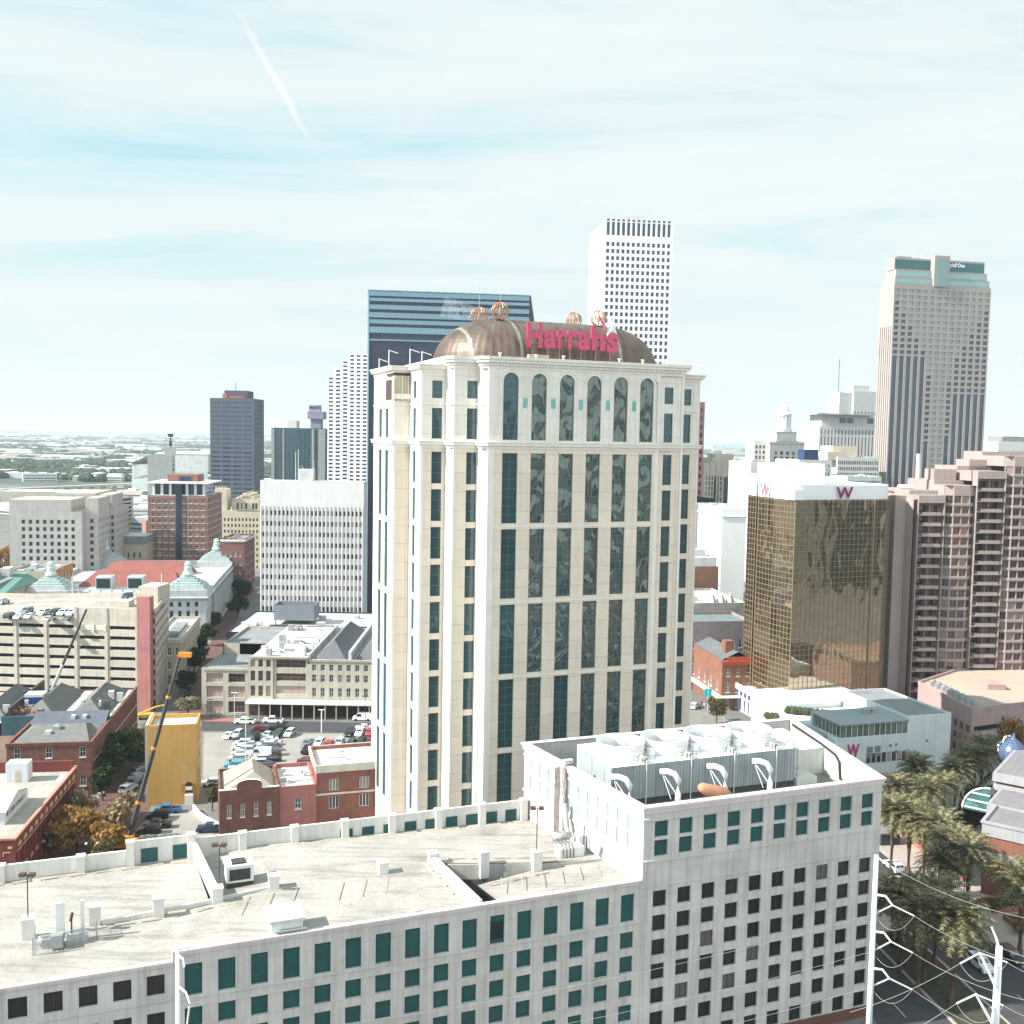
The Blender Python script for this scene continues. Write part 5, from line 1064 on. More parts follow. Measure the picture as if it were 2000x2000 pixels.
    mo = b.mb('roof_monitor', M('white siding', (.62, .64, .68))); mo.box(-22, -4.4, 8.5, 21.5, 10.2, 12.6); b.mb('monitor_roof', roofw).poly([(-22.3, 8.2, 12.55), (-4.1, 8.2, 12.55), (-4.1, 15, 14.3), (-22.3, 15, 14.3)]).poly([(-4.1, 21.8, 12.55), (-22.3, 21.8, 12.55), (-22.3, 15, 14.3), (-4.1, 15, 14.3)]).poly([(-4.4, 8.5, 12.6), (-4.4, 21.5, 12.6), (-4.4, 15, 14.2)])
    for k in range(9): b.mb('monitor_window', GW).box(-4.39, -4.33, 9.6+1.2*k, 10.3+1.2*k, 11.3, 12.1)
    w.box(-30, -.4, 37.5, 38.1, 10, 12.4, 0); b.done()
town_left()
def big_dark_slab():
    """blue black slab behind the hotel, glazed bands at the top, right edge raked"""
    b = Bld('dark_blue_slab', 'huge dark blue glass slab tower with banded top rising behind the hotel', 'office tower', V(720, 567, 420), 7); A = b
    w = b.mb('wall', M('slab navy', (.022, .036, .065), rough=.45, noise=.15, nscale=.08, joint=(7, 3.9), jw=.12, jcol=(1.8, 1.8, 1.8), off=0, spec=.5)); U = b.uz
    Wd = U(1037, 578)[0]; Wl = Wd+3.0; Z = U(720, 567)[1]
    zb = lambda y: U(800, y)[1]
    y = 40
    fr = [(0, 0), (Wl, 0)]
    w.poly([(0, 0, 0), (Wl+8, 0, 0), (Wl+1.5, 0, 110), (Wd, 0, Z), (0, 0, Z)]); w.poly([(Wl+8, 0, 0), (Wl+8, y, 0), (Wd, y, Z), (Wd, 0, Z)]); w.poly([(0, y, 0), (0, 0, 0), (0, 0, Z), (0, y, Z)]); w.poly([(0, 0, Z), (Wd, 0, Z), (Wd, y, Z), (0, y, Z)])
    gb = b.mb('glass_band', GL('slab glass', (.02, .06, .10), refl=(.42, .62, .74), fac=.30, var=.5), M('slab frame', (.22, .3, .34), noise=0))
    k = 0
    for (ya, yb, n) in ((571, 580, 46), (584, 590, 0), (597, 606, 40), (612, 622, 40), (626, 634, 0), (640, 652, 46), (664, 667, 0)):
        z1, z0 = zb(ya), zb(yb); gb.box(.5, Wd-.6, -.25, -.02, z0, z1, 0 if n else 0)
        gb.box(.4, Wd-.5, -.3, -.26, z1-.12, z1, 1); gb.box(.4, Wd-.5, -.3, -.26, z0, z0+.12, 1)
        for i in range(n): u = .5+(Wd-1.2)*i/n; gb.box(u-.07, u+.07, -.3, -.26, z0, z1, 1)
    b.mb('edge_fin', M('pale blue fin', (.25, .42, .5), noise=0)).box(-.3, .3, -.3, 0, 0, Z+.3).box(0, Wd, -.3, .2, Z, Z+.35)
    rb = b.mb('floor_band', M('slab floor', (.045, .05, .07), rough=.4, noise=0))
    for i in range(30):
        z = 4+3.9*i
        if z < zb(670): rb.box(.4, Wl, -.12, -.01, z, z+1.3)
    b.done()
big_dark_slab()
# ================================================================ right side of town
def town_right():
    wt = M('shaft white', (.80, .79, .80), noise=.02, streak=.03)
    # tall white grid tower
    b = BB('white_grid_tower', 'very tall white skyscraper with grid of small blue windows and tall slots on top', 'skyscraper', 1181, 430, 620, 7, 1315, 46, wt, roofw, F=(13, .62, .8), rows=rowz(47, 197.5, 4.13, 2.4)+[(201.5, 211)], st='plainb', z=None, rec=.8)
    b.box('roof_house', roofw, 10, 26, 8, 20, b.H, b.H+4.5); b.box('roof_house', roofw, 28, 36, 8, 20, b.H, b.H+2); b.done()
    # pink brown sliver behind the hotel
    b = BB('pink_tower', 'slim pink brown tower with dark window stack just right of the hotel', 'office tower', 1357, 785, 500, 3, 1377, 24, M('rose granite', (.24, .11, .11), noise=.08), roofg, F=(2, .55, .3), rows=rowz(24, 96, 4.0, 2.3), st='plainb', z=None); b.done()
    # art deco block
    dc = M('deco stone', (.46, .42, .36), noise=.1, streak=.15)
    b = BB('art_deco_block', 'beige art deco block with arched bays and stepped top', 'building', 1376, 905, 650, 4, 1465, 34, dc, conc, F=(15, .5, .6), rows=rowz(12, 58, 3.4, 2.5), z=None, rec=.5)
    b.mb('crown', dc).box(5.5, 22, 2, 26, b.H, b.H+3.5).box(8, 20, 4, 24, b.H+3.5, b.H+6); ar = b.mb('arched_bay', GW)
    for u in (8, 14, 20): ar.poly([(u-1.5, -.06, 30), (u+1.5, -.06, 30)]+[(u+1.5*cos(pi*k/8), -.06, 56+1.5*sin(pi*k/8)) for k in range(9)])
    pr = b.mb('pier', dc)
    for k in range(8): u = .3+3.95*k; pr.box(u-.4, u+.4, -.7, 0, 0, b.H+(1.2 if k % 7 else .4))
    b.done()
    # bank tower with cupola
    iv = M('ivory stone', (.62, .60, .56), noise=.06); b = BB('cupola_tower', 'ivory bank tower with pediment and white columned cupola on top', 'bank tower', 1507, 862, 700, 5, 1571, 24, iv, conc, F=(5, .5, 1.2), rows=rowz(9, 74, 3.6, 2.4), z=None, rec=.5)
    H_ = b.H; w = b.p['wall'][0]
    w.poly([(4, -.5, H_), (b.Wt-4, -.5, H_), (b.Wt/2, -.5, H_+4)]); w.poly([(4, -.5, H_), (b.Wt/2, -.5, H_+4), (b.Wt/2, 8, H_+4), (4, 8, H_)]); w.poly([(b.Wt/2, -.5, H_+4), (b.Wt-4, -.5, H_), (b.Wt-4, 8, H_), (b.Wt/2, 8, H_+4)])
    b.box('upper_stage', iv, 4.5, b.Wt-5, 2, 18, H_, H_+6.5); b.mb('ledge', iv).sweep(b.poly, [(.003, H_-2), (.7, H_-1.6), (.8, H_-.9), (.003, H_-.8)]).box(4, b.Wt-4.5, 1.5, 18.5, H_+6.2, H_+6.8)
    cx, cy = b.Wt/2, 10; wh = M('cupola white', (.82, .82, .80), noise=0)
    b.mb('cupola', wh).rev((cx, cy, H_+6.8), [(6, 0), (6, 2), (3.4, 2.2), (3.4, 11), (5.4, 11.2), (5.4, 12.4), (3.8, 13), (3.6, 15), (2.6, 17.5), (1.2, 19), (1.0, 21), (.2, 22.5)], 18)
    for k in range(12): b.mb('column', wh).tube([(cx+4.7*cos(k*pi/6), cy+4.7*sin(k*pi/6), H_+8.8), (cx+4.7*cos(k*pi/6), cy+4.7*sin(k*pi/6), H_+18)], .5, 6)
    b.box('rear_wing', iv, -9.5, 0, 8, 26, 0, H_+.5); wn = b.mb('wing_window', GW)
    for k in range(8):
        for j in range(3): wn.box(-8.3+2.6*j, -7.2+2.6*j, 7.9, 7.97, H_-5-3.6*k, H_-2.8-3.6*k)
    b.done()
    b = BB('bank_lower_block', 'wide ivory lower block with sunlit blank side below the cupola tower', 'building', 1484, 905, 640, 5, 1552, 24, iv, conc, F=(6, .55, .4), rows=rowz(8, 62, 4.2, 3.0), z=None); b.mb('ledge', iv).sweep(b.poly, [(.003, b.H-1.6), (.6, b.H-1.2), (.6, b.H-.6), (.003, b.H-.5)]); b.done()
    # pale modern slabs
    vs_ = M('pale slab', (.62, .61, .60), noise=.04)
    b = BB('pale_pinstripe_block', 'broad pale office block with vertical dark stripes and overhanging flat roof', 'office building', 1602, 800, 750, 10, 1718, 26, vs_, roofw, F=(17, .34, .6), rows=[(8+15.6*k, 22.6+15.6*k) for k in range(5)]+[(86.5, 90)], z=92.5, rec=.8, st='plainb')
    b.box('top_storey', vs_, 3, b.Wt-1, 3, 22, 92.5, 101); b.box('flat_roof', roofw, -3, b.Wt-5, -2, 24, 101, 102)
    for u in (17, 23, 39): b.box('top_window', GB, u, u+5, 2.9, 2.97, 95, 99)
    b.done()
    b = BB('pale_rear_tower', 'pale striped tower with stepped roof behind the pinstripe block', 'office tower', 1668, 764, 900, 16, 1722, 20, vs_, roofw, F=(8, .4, .4), rows=rowz(12, 108, 7.6, 5.4), z=None, st='plainb'); b.box('wing', vs_, -13, 0, 2, 18, 0, b.H-1); b.box('roof_house', vs_, 2, 18, 4, 16, b.H, b.H+5); b.mb('antenna', dark_frame).tube([(-9, 10, b.H-2), (-9, 10, b.H+28)], .25, 5); b.done()
    # small far block at right edge
    b = BB('far_grey_block', 'small pale grey office block with window grid at the right edge', 'office building', 1950, 862, 900, 6, 2030, 40, M('grey precast', (.5, .49, .47)), roofg, F=(16, .5, .4), rows=rowz(6, 76, 3.6, 1.8), z=None); b.box('roof_house', roofg, 8, 34, 6, 30, b.H, b.H+4.5); b.done()
    # white low-rises in the middle distance
    for (px, y, D, pr, dp, lb, mt, F_) in ((1467, 902, 600, 1484, 30, 'narrow white rendered building left of the bank lower block', vs_, None), (1500, 927, 560, 1560, 30, 'white roofed low building behind the bronze hotel crown', roofw, (6, .3)), (1562, 898, 600, 1625, 30, 'ivory building with dark navy box on its roof', iv, (10, .5, 1)),
                                    (1636, 892, 620, 1718, 30, 'pale building with cream rooftop blocks and glazed upper storeys', iv, (22, .7, .4)), (1655, 930, 560, 1722, 20, 'pale office block with glass rows behind the bronze hotel', M('pale teal wall', (.5, .56, .55)), (18, .7, .4)), (1569, 913, 540, 1622, 20, 'brick topped white building beside the navy rooftop box', roofw, (8, .4))):
        b = BB('low_building', lb, 'building', px, y, D, 13, pr, dp, mt, roofw, F=F_, rows=rowz(4, V(px, y, D).z-2.5, 3.6, 2.2) if F_ else None, z=None)
        if 'navy' in lb and 'dark' in lb: b.box('navy_box', M('navy box', (.02, .05, .12)), 4, 13, 2, 10, b.H, b.H+6)
        if 'cream' in lb: b.box('roof_house', M('cream plaster', (.58, .50, .38)), 1, 18, 8, 22, b.H, b.H+6.5); b.box('roof_house', roofw, -6, 6, 1, 12, b.H-2, b.H+3)
        b.clutter(5, px, sc=1.3); b.done()
    # stepped granite tower with glass crown
    gz = M('granite beige', (.35, .305, .28), noise=.05, streak=.08); pale = GL('pale teal glass', (.13, .27, .28), refl=(.5, .6, .6), fac=.08, var=.5, rough=.1)
    style('paleg', pale, gz, 0, 1, 0, mw=1.0)
    b = Bld('granite_glass_tower', 'tall beige granite tower with green glass crown and long dark window strips', 'skyscraper', V(1747, 553, 640), 12); w = b.mb('wall', gz); Wd = b.uz(1936, 562)[0]; Z = V(1747, 553, 640).z; P = Wd/14.
    ZR = [Z-3.2-3.75*k for k in range(40)]
    cols = [(P*i+P*.18, P*i+P*.82) for i in range(14)]
    def lowtop(i): return [11, 11, 11, 11, 11, 25, 99, 99, 24, 17, 17, 17, 17, 17][i]
    def darkfrom(i): return [2, 4, 6, 8, 10, 14, 99, 99, 15, 11, 9, 7, 5, 3][i]
    # upper 18 rows of separate windows, below them strips; one wall call per column keeps the strips unbroken
    for i in range(14):
        lt = min(lowtop(i), 39); vs = [(ZR[k]-2.3, ZR[k]) for k in range(lt)]
        if lt < 39: vs = [(6, ZR[lt]+.2)]+vs[::-1]
        else: vs = vs[::-1]
        n = len(vs)
        b.wall((P*i, 0), (P*(i+1), 0), 0, Z, [(P*.18, P*.82)], vs, lambda a, j, i=i, n=n, lt=lt: ('plainb' if (lt < 39 and j == 0) else ('plainb' if (n-1-j) >= darkfrom(i) else 'paleg')), rec=.6)
    b.wall((0, 15), (0, 0), 0, Z, grid(15, 6, .35, .6), [(4, Z-26)], 'plainb', rec=.5); b.wall((Wd, 0), (Wd, 15), 0, Z); b.wall((Wd, 15), (0, 15), 0, Z); w.poly([(0, 0, Z), (Wd, 0, Z), (Wd, 15, Z), (0, 15, Z)])
    cg = b.mb('crown_block', gz); gl = b.mb('crown_glass', pale, M('crown dark', (.04, .12, .14), rough=.2, noise=0))
    def tier(z0, z1, e, mi=0, u0=None, u1=None): a = u0 if u0 is not None else e; c = u1 if u1 is not None else Wd-e; cg.box(a, c, e, 15-e, z0, z1); gl.box(a+.5, c-.5, e-.12, e-.003, z0+.6, z1-1.2, mi)
    tier(Z, Z+4.4, .8); tier(Z+4.4, Z+9, 2.0); tier(Z+9, Z+16.5, 3.4, 1, 1.6, Wd-3)
    m0, m1 = b.uz(1824, 520)[0], b.uz(1854, 520)[0]; cg.box(m0, m1, -.8, 12, Z-1, Z+18.2); gl.box(m0+2, m1-2, -.95, -.803, Z-.6, Z+16.4, 0); cg.box(4, 14, 5, 11, Z+16.5, Z+17.5)
    text('Capital One', b.o, m1-.6, m1+13.2, Z+11.6, Z+14.9, 3.2, [M('sign pale', (.75, .8, .8), noise=0)]*2)
    cg.box(m1-8, m1+.02, 2.6, 3.3, Z+9, Z+16.6); b.mb('antenna', white_frame).tube([(20, 12, Z+16), (20, 12, Z+23)], .15, 5).tube([(26, 12, Z+16), (26, 12, Z+21)], .15, 5); b.done()
    # bronze mirror hotel
    bz = GL('bronze mirror', (.05, .035, .02), refl=(.56, .48, .36), fac=.58, wave=.14, wscale=.22, var=.25, rough=.02); bm = M('bronze mullion', (.26, .20, .135), rough=.5, noise=0)
    C0 = V(1554, 978, 283); b = Bld('bronze_glass_hotel', 'bronze mirror glass hotel with white crown carrying a purple letter', 'hotel', C0, 21.5); Z = 64.2; Z0 = 8.0
    L_ = lambda px, D: b.L(*V(px, 978, D))[:2]
    R1 = b.uz(1731, 984)[0]; R2 = (R1+4.6, 3.6)
    p = [L_(1462, 306), L_(1477, 301.5), L_(1479, 303.5), L_(1483, 299), L_(1513, 291.0), (0, 0), (R1, 0), R2, (R2[0], 30)]
    g = b.mb('glass_wall', bz); mu = b.mb('mullion', bm)
    for k in range(len(p)-1):
        a, c = Vector(p[k]), Vector(p[k+1]); L = (c-a).length; g.poly([(a.x, a.y, Z0), (c.x, c.y, Z0), (c.x, c.y, Z), (a.x, a.y, Z)])
        if k == 7: continue
        n = max(1, int(round(L/1.55))); d = (c-a)/L
        for i in range(n+1): q = a+d*(L*i/n); mu.seg(tuple(q-d*.05), tuple(q+d*.05), 0, .10 if i % 4 else .13, Z0, Z)
        z = Z0
        while z < Z: mu.seg(tuple(a), tuple(c), 0, .09, z-.05, z+.05); z += 1.55
    mu.box(R1-4.4, R1-4.1, -.35, 0, Z0, Z)
    wh = M('crown white paint', (.78, .78, .78), noise=.03, streak=.05); pts = p+[(p[0][0]+30, 42), (p[0][0]+8, 34)]
    cr = b.mb('crown', wh); ins = MB(); ins.sweep(pts, [(-.6, 0)]); ip = [(x, y) for x, y, z in ins.v]; cr.prism(ip, Z, 67.9, bottom=True); cr.sweep(ip, [(0, 67.9), (0, 68.3), (-.4, 68.3), (-.4, 67.9)])
    cr.box(-.8, 2.6, -.5, 10, 64.2, 67.0); b.box('roof_house', wh, 2.5, 17.5, 10, 22, 67.9, 74.0); b.box('roof_house', wh, 17.5, 26, 12, 22, 67.9, 70.0)
    pu = [M('sign plum', (.22, .015, .10), rough=.4, noise=0), M('sign plum side', (.12, .01, .06), noise=0)]
    u0, z0 = b.uz(1632, 978.5); u1, z1 = b.uz(1666, 951); text('W', b.o, u0, u1, z0+.6, z1, -.2, pu, off=.02, depth=.06)
    q0 = b.Wd(*p[3]); dx = Vector(p[4])-Vector(p[3]); ww = text('W', b.o, 0, 4.6, 0, 4.0, 0, [M('sign rose', (.5, .1, .15), noise=0)]*2, off=.02, depth=.04); ww.location = (p[3][0]+dx.x*.12-.5, p[3][1]+dx.y*.12-.2, Z+.2); ww.rotation_euler = (0, 0, atan2(dx.y, dx.x))
    # white podium
    po = b.mb('podium', wh); pp = [(p[0][0]-3, 24), (-4.5, 3.5), (1.5, -3.5), (R1, -3.5), (R1+4, 20), (4, 30)]; po.prism(pp, 0, 7.0); po.sweep(pp, [(.5, 6.2), (.9, 6.8), (.9, 8.0), (.2, 8.0), (.2, 6.9)]); nw = b.mb('podium_window', M('podium blue', (.05, .06, .2), rough=.3, noise=0))
    d = (Vector(pp[1])-Vector(pp[0])); L = d.length; d /= L
    for k in range(8): a = Vector(pp[0])+d*(1.5+L*k/8.2); nw.seg(tuple(a), tuple(a+d*1.6), .003, .06, 4.6, 5.9); nw.seg(tuple(a), tuple(a+d*.9), .003, .06, .3, 3.8)
    b.done()
    # white annex with penthouse and letter
    A = V(1639.7, 1428, 241); b = Bld('white_annex', 'white boxy annex with glazed grey roofed penthouse and a faded magenta letter', 'annex', A, 17); an = M('annex white', (.62, .66, .67), noise=.05, joint=(4.5, 3.0), jw=.05, jcol=(.88, .9, .92), off=0, streak=.12)
    w = b.mb('wall', an); U = lambda px, py, v=0: b.uz(px, py, v); R_ = U(1858, 1402)[0]; R5 = U(1773, 1410)[0]; Lf = -1.2
    w.box(Lf, R_, 0, 26, 0, 9.2); w.box(R5, R_, .003, 26, 9.2, 13.2); b.mb('roof', roofg).box(R5+.3, R_-.3, .4, 25.6, 13.2, 13.25); w.sweep([(R5, .003), (R_, .003), (R_, 26), (R5, 26)], [(0, 13.2), (0, 13.7), (-.3, 13.7), (-.3, 13.2)])
    pg = GL('penthouse glass', (.10, .13, .10), refl=(.5, .55, .45), fac=.12, var=1.2); n = 12; style('pent', pg, dark_frame, 0, 0, .08)
    b.wall((.2, -.02), (R5, -.02), 9.2, 12.6, grid(R5-.2, n, .88), [(9.6, 12.4)], 'pent', rec=.1); b.wall((.2, 9), (.2, -.02), 9.2, 12.6, grid(9, 6, .86), [(9.6, 12.4)], 'pent', rec=.1)
    b.mb('penthouse_roof', M('annex grey roof', (.28, .32, .34), noise=.06)).box(-.3, R5+.1, -.5, 12, 12.6, 12.95); w.box(0.5, R5, 12.003, 13, 9.2, 12.5)
    b.wall((U(1690, 1500)[0], -.05), (R5, -.05), 4.2-1.6, 6.6-1.2, grid(R5-U(1690, 1500)[0], 8, .84), [(2.8, 5.2)], 'plum', rec=.04)
    dk = M('vent grey', (.2, .22, .24), noise=0)
    for (x0, y0, x1, y1) in ((1692, 1458, 1705, 1481), (1708, 1456, 1720, 1477), (1736, 1453, 1742, 1459), (1748, 1451, 1753, 1457), (1747, 1465, 1753, 1472), (1808, 1444, 1813, 1449)):
        a, c = U(x0, y1), U(x1, y0); b.mb('louvre', dk).box(a[0], c[0], -.05, -.003, a[1], c[1])
    u0, z0 = U(1653, 1478); u1, z1 = U(1679, 1452); text('W', b.o, u0, u1, z0-.3, z1, -.12, [M('faded magenta', (.45, .06, .17), noise=.05), pu[1]], off=.045, depth=.01)
    b.box('rear_block', wh, 2, R_-3, 27, 44, 0, 10.6); b.box('planter', wh, -5, 1.5, 14, 30, 0, 7); b.box('stair_box', M('grey siding', (.3, .34, .36)), -6.5, -1.2, 3, 16, 0, 9.6); b.clutter(0) if False else None
    fa = b.mb('fan_unit', galv); fa.rev((R5-7, 7, 12.95), [(1, 0), (1.1, .8), (1.2, 1.3), (.9, 1.4)], 14).rev((R5-4.4, 7.5, 12.95), [(.9, 0), (1, 1.1), (.8, 1.2)], 12); hd = b.mb('roof_hedge', M('hedge green', (.045, .06, .025), noise=.35, nscale=2)); r_ = random.Random(9)
    for k in range(60): t_ = k/60.; hd.rev((-3+13*t_+r_.uniform(-.6, .6), 27-9*t_+r_.uniform(-.8, .8), 9.0 if t_ > .3 else 7), [(.2, 0), (1.0, .7), (.8, 1.5), (.05, 2.1)], 5)
    hd.box(-5, 10, 16, 20, 0, 9.1) if False else None
    b.done()
    # stepped balcony apartment block
    pk = M('condo pink beige', (.33, .265, .25), noise=.06, nscale=.3, streak=.12); A = V(1784, 967, 300); b = Bld('balcony_apartment_block', 'large pinkish apartment block stepping up to the right with stacked white balconies', 'apartment building', A, 4.5)
    pn = GL('condo glass', (.05, .03, .035), refl=(.6, .5, .48), fac=.14, var=1.1, blinds=(.25, .17, .15), bfrac=.2); style('cw', pn, M('condo frame', (.2, .15, .15), noise=0), 1, 0, .1, mw=.1)
    w = b.mb('wall', pk); zz = [b.uz(1800, 967)[1], b.uz(1870, 948)[1], b.uz(1920, 920)[1], b.uz(1975, 891)[1], b.uz(1975, 891)[1]]
    px = [(1784, 1833), (1841, 1893), (1896, 1949), (1955, 2008), (2012, 2060)]; ft = 3.09
    prev = (0, 12)
    for i, (x0, x1) in enumerate(px):
        u0, u1 = b.uz(x0, 1150)[0], b.uz(x1, 1150)[0]; z = zz[i]; pitch = u1-u0; v0 = 1.6 if i % 2 == 0 else -1.0; nr = int((z-3)/ft)-1; zr = rowz(nr, z-3.0, ft, 2.15)
        u0n = b.uz(px[i+1][0], 1150)[0] if i < 4 else u1
        if i % 2 == 0:
            b.wall((u0, v0), (u1, v0), 0, z, [(.5, pitch/2-.2), (pitch/2+.2, pitch-.5)], zr, 'cw', rec=.5); w.box(u0-.25, u0, -1.2, v0, 0, z); w.box(u1, u1+.25, -1.2, v0, 0, z); w.box((u0+u1)/2-.12, (u0+u1)/2+.12, 0, v0, 0, z-3)
            for (a, c) in zr:
                MB().box(u0+1.1, u1-.9, -1.5, -1.35, a-.75, a+.25).box(u0+.1, u1-.1, -1.35, v0, a-.75, a-.55).build('balcony', pk, b.o)
            w.box(u0-.2, u1+.2, -1.3, v0-.003, z-2.2, z)
        else:
            m_ = pitch*.2; b.wall((u0-.6, v0+1.4), (u0+m_, v0), 0, z, [(.3, sqrt((m_+.6)**2+1.96)-.3)], zr, 'cw', rec=.3); b.wall((u0+m_, v0), (u1-m_, v0), 0, z, grid(pitch-2*m_, 2, .88), zr, 'cw', rec=.3); b.wall((u1-m_, v0), (u1+.6, v0+1.4), 0, z, [(.3, sqrt((m_+.6)**2+1.96)-.3)], zr, 'cw', rec=.3)
            sb = b.mb('sill_band', pk)
            for (a, c) in zr: sb.seg((u0+m_, v0), (u1-m_, v0), .003, .2, a-.75, a-.1); sb.seg((u0-.5, v0+1.3), (u0+m_, v0), .003, .2, a-.75, a-.1)
        w.poly([(u0-.6, v0, z), (u0n, v0, z), (u0n, 16, z), (u0-.6, 16, z)]); w.box(u0-.7, u0n+.2, 1.62 if i % 2 == 0 else .45, 16, z-3, z-.01)
        w.box(u0-.65, u0n, 4+3*i, 24, 0, z+1.2); prev = (u0, v0)
    b.wall((-4.5, 14), (-.3, -1), 0, zz[0]); w.box(-4.4, -.3, 2, 20, 0, zz[0]-.3); w.box(-4.4, .2, 14, 26, 0, zz[0]+.6); b.box('roof_house', pk, 10, 17, 8, 14, zz[1]-2, zz[1]+4.5); b.box('roof_house', pk, 22, 29, 10, 18, zz[2], zz[2]+3.2)
    b.mb('tank', roofw).tube([(6, 10, zz[1]+1.2), (6, 10, zz[1]+9)], .7, 10).tube([(1, 12, zz[0]+1.5), (5, 12, zz[0]+1.5)], 1.1, 10); b.clutter_ = None; b.done(cap=100)
    # low pink garage
    pk2 = M('pink concrete', (.38, .27, .26), noise=.08, joint=(3, 1.6), jw=.03, off=0, streak=.15)
    q = [G(1793.5, 1331, 14), G(1899.4, 1383.6, 14), G(2000, 1371, 14), G(2080, 1300, 14), G(1900, 1296, 14)]
    b = Bld('pink_low_garage', 'low pink concrete garage with flat tan roof and a row of grey rooftop fans', 'parking garage', q[1], 0); lp = [b.L(*x)[:2] for x in q]; w = b.mb('wall', pk2)
    L0 = (Vector(lp[1])-Vector(lp[0])).length
    b.wall(lp[0], lp[1], 0, 14, [(a-.9, a+.9) for a in (L0-2, L0-5, L0-8)][::-1], [(1, 3), (4.2, 6), (7.2, 9.2)], 'plum', rec=.5); L1 = (Vector(lp[2])-Vector(lp[1])).length
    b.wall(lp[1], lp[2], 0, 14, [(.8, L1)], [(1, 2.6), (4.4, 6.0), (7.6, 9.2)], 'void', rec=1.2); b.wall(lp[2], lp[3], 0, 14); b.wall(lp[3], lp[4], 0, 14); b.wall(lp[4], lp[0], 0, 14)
    b.mb('roof', M('tan roof', (.40, .32, .265), noise=.1, nscale=.2)).poly([(x, y, 13.5) for x, y in lp]); w.sweep(lp, [(.1, 13.2), (.12, 14.1), (-.35, 14.1), (-.35, 13.4)])
    d = (Vector(lp[0])-Vector(lp[1])).normalized(); nn = Vector((-d.y, d.x)); nn = nn if nn.x > 0 else -nn
    for k in range(8):
        c = Vector(lp[1])+d*(3.5+3.1*k)+nn*2.6; MB().box(c.x-.8, c.x+.8, c.y-.7, c.y+.7, 13.5, 15.0).rev((c.x, c.y, 15), [(.6, 0), (.62, .3), (.5, .32)], 12).build('rooftop_unit', galv, b.o)
    w.box(lp[1][0]+14, lp[1][0]+19, lp[1][1]+22, lp[1][1]+28, 13.5, 15.0); b.done()
    # left of the bronze hotel: dark block, white block, brick block, grey block, corner brick house
    b = BB('dark_striped_block', 'dark navy block with pale edge between pink tower and white block', 'building', 1374, 975, 470, 9, 1398, 60, M('night navy', (.02, .025, .045), noise=.1), roofg, R=(1, .96), rows=rowz(10, 50, 3.5, 1.6), st='plainb', z=None); b.done()
    b = BB('blank_white_block', 'tall blank white block left of the bronze hotel', 'building', 1411, 992, 420, 9, 1458, 34, M('lime white', (.8, .8, .78), noise=.02, streak=.05), roofw, L=(8, .55, 1), rows=[(14, 17), (18, 22)], z=None, st='plain'); b.mb('ledge', M('lime white', (.8, .8, .78))).sweep(b.poly, [(.003, b.H-4), (.4, b.H-3.7), (.4, b.H-3.2), (.003, b.H-3.1)]); b.clutter(3, 6); b.done()
    b = BB('old_brick_block', 'old brown brick block with white attic and arched windows left of the white block', 'building', 1340, 1107, 385, 9, 1404, 22, M('old brick', (.24, .13, .09), noise=.15, joint=(.5, .16), jw=.02), roofw, F=(8, .42, .6), rows=[(12, 14.5), (17, 19.5), (22, 24.4)], st='sash', z=None); b.box('attic', roofw, 0, b.Wt-.5, 1, 18, b.H, b.H+3.4); b.box('roof_shed', roofw, 4, 9, 4, 9, b.H+3.4, b.H+6); b.done()
    b = BB('white_tent_roofs', 'low white roofs with small pointed tents behind the grey stone row', 'building', 1345, 1178, 345, 9, 1458, 34, conc, roofw, z=None)
    for k in range(3): b.mb('tent', roofw).rev((9+3.2*k, 2, b.H-.9), [(1.6, 0), (1.5, 1.5), (.1, 4.2)], 4)
    b.clutter(6, 31, mat=roofw); b.done()
    b = BB('grey_stone_row', 'grey purple stone row with arched windows and slate roofs in shade', 'building', 1345, 1214, 325, 9, 1470, 18, M('mauve stone', (.26, .22, .23), noise=.12), M('slate green roof', (.16, .2, .2)), F=(9, .42, .5), rows=[(3, 6), (8.5, 11), (13.5, 16.2)], st='sash', z=None); b.done()
    ob = M('orange brick', (.24, .11, .075), noise=.18, nscale=.5, joint=(.5, .16), jw=.02); A = G(1408, 1386, 0)
    b = Bld('orange_corner_house', 'small orange brick corner house with red cornice and white street canopy', 'building', A, 10); w = b.mb('wall', ob); U1 = b.uz(1470, 1380)[0]; Z = b.uz(1414, 1290)[1]; Ld = 28
    b.wall((0, 0), (U1, 0), 0, Z, grid(U1, 3, .36, .4), [(.4, 3.2), (5.2, 8.4), (10, 12.2)], 'sash', rec=.3); b.wall((0, Ld), (0, 0), 0, Z, grid(Ld, 5, .28, 1), [(5.2, 8.4)], 'sash', rec=.2); b.wall((U1, 0), (U1, Ld), 0, Z); b.wall((U1, Ld), (0, Ld), 0, Z)
    rf = b.mb('roof', M('slate grey', (.12, .13, .14), noise=.1)); rf.poly([(0, 0, Z), (U1, 0, Z), (U1, Ld, Z+.2), (0, Ld, Z+.2)]).poly([(0, .3, Z+.1), (U1/2, .3, Z+2.4), (U1/2, Ld, Z+2.4), (0, Ld, Z+.1)]).poly([(U1/2, .3, Z+2.4), (U1, .3, Z+.1), (U1, Ld, Z+.1), (U1/2, Ld, Z+2.4)])
    b.mb('cornice', M('red cornice', (.42, .08, .05))).sweep([(0, 0), (U1, 0)], [(.003, Z-1.6), (.4, Z-1.4), (.5, Z-.2), (.003, Z-.1)], closed=False).prism([(1.5, -.3), (U1-1.5, -.3), (U1-1.5, 0), (1.5, 0)], Z-.1, Z+1.0); b.box('chimney', ob, 2.4, 5.2, 4, 7, Z, Z+5.0)
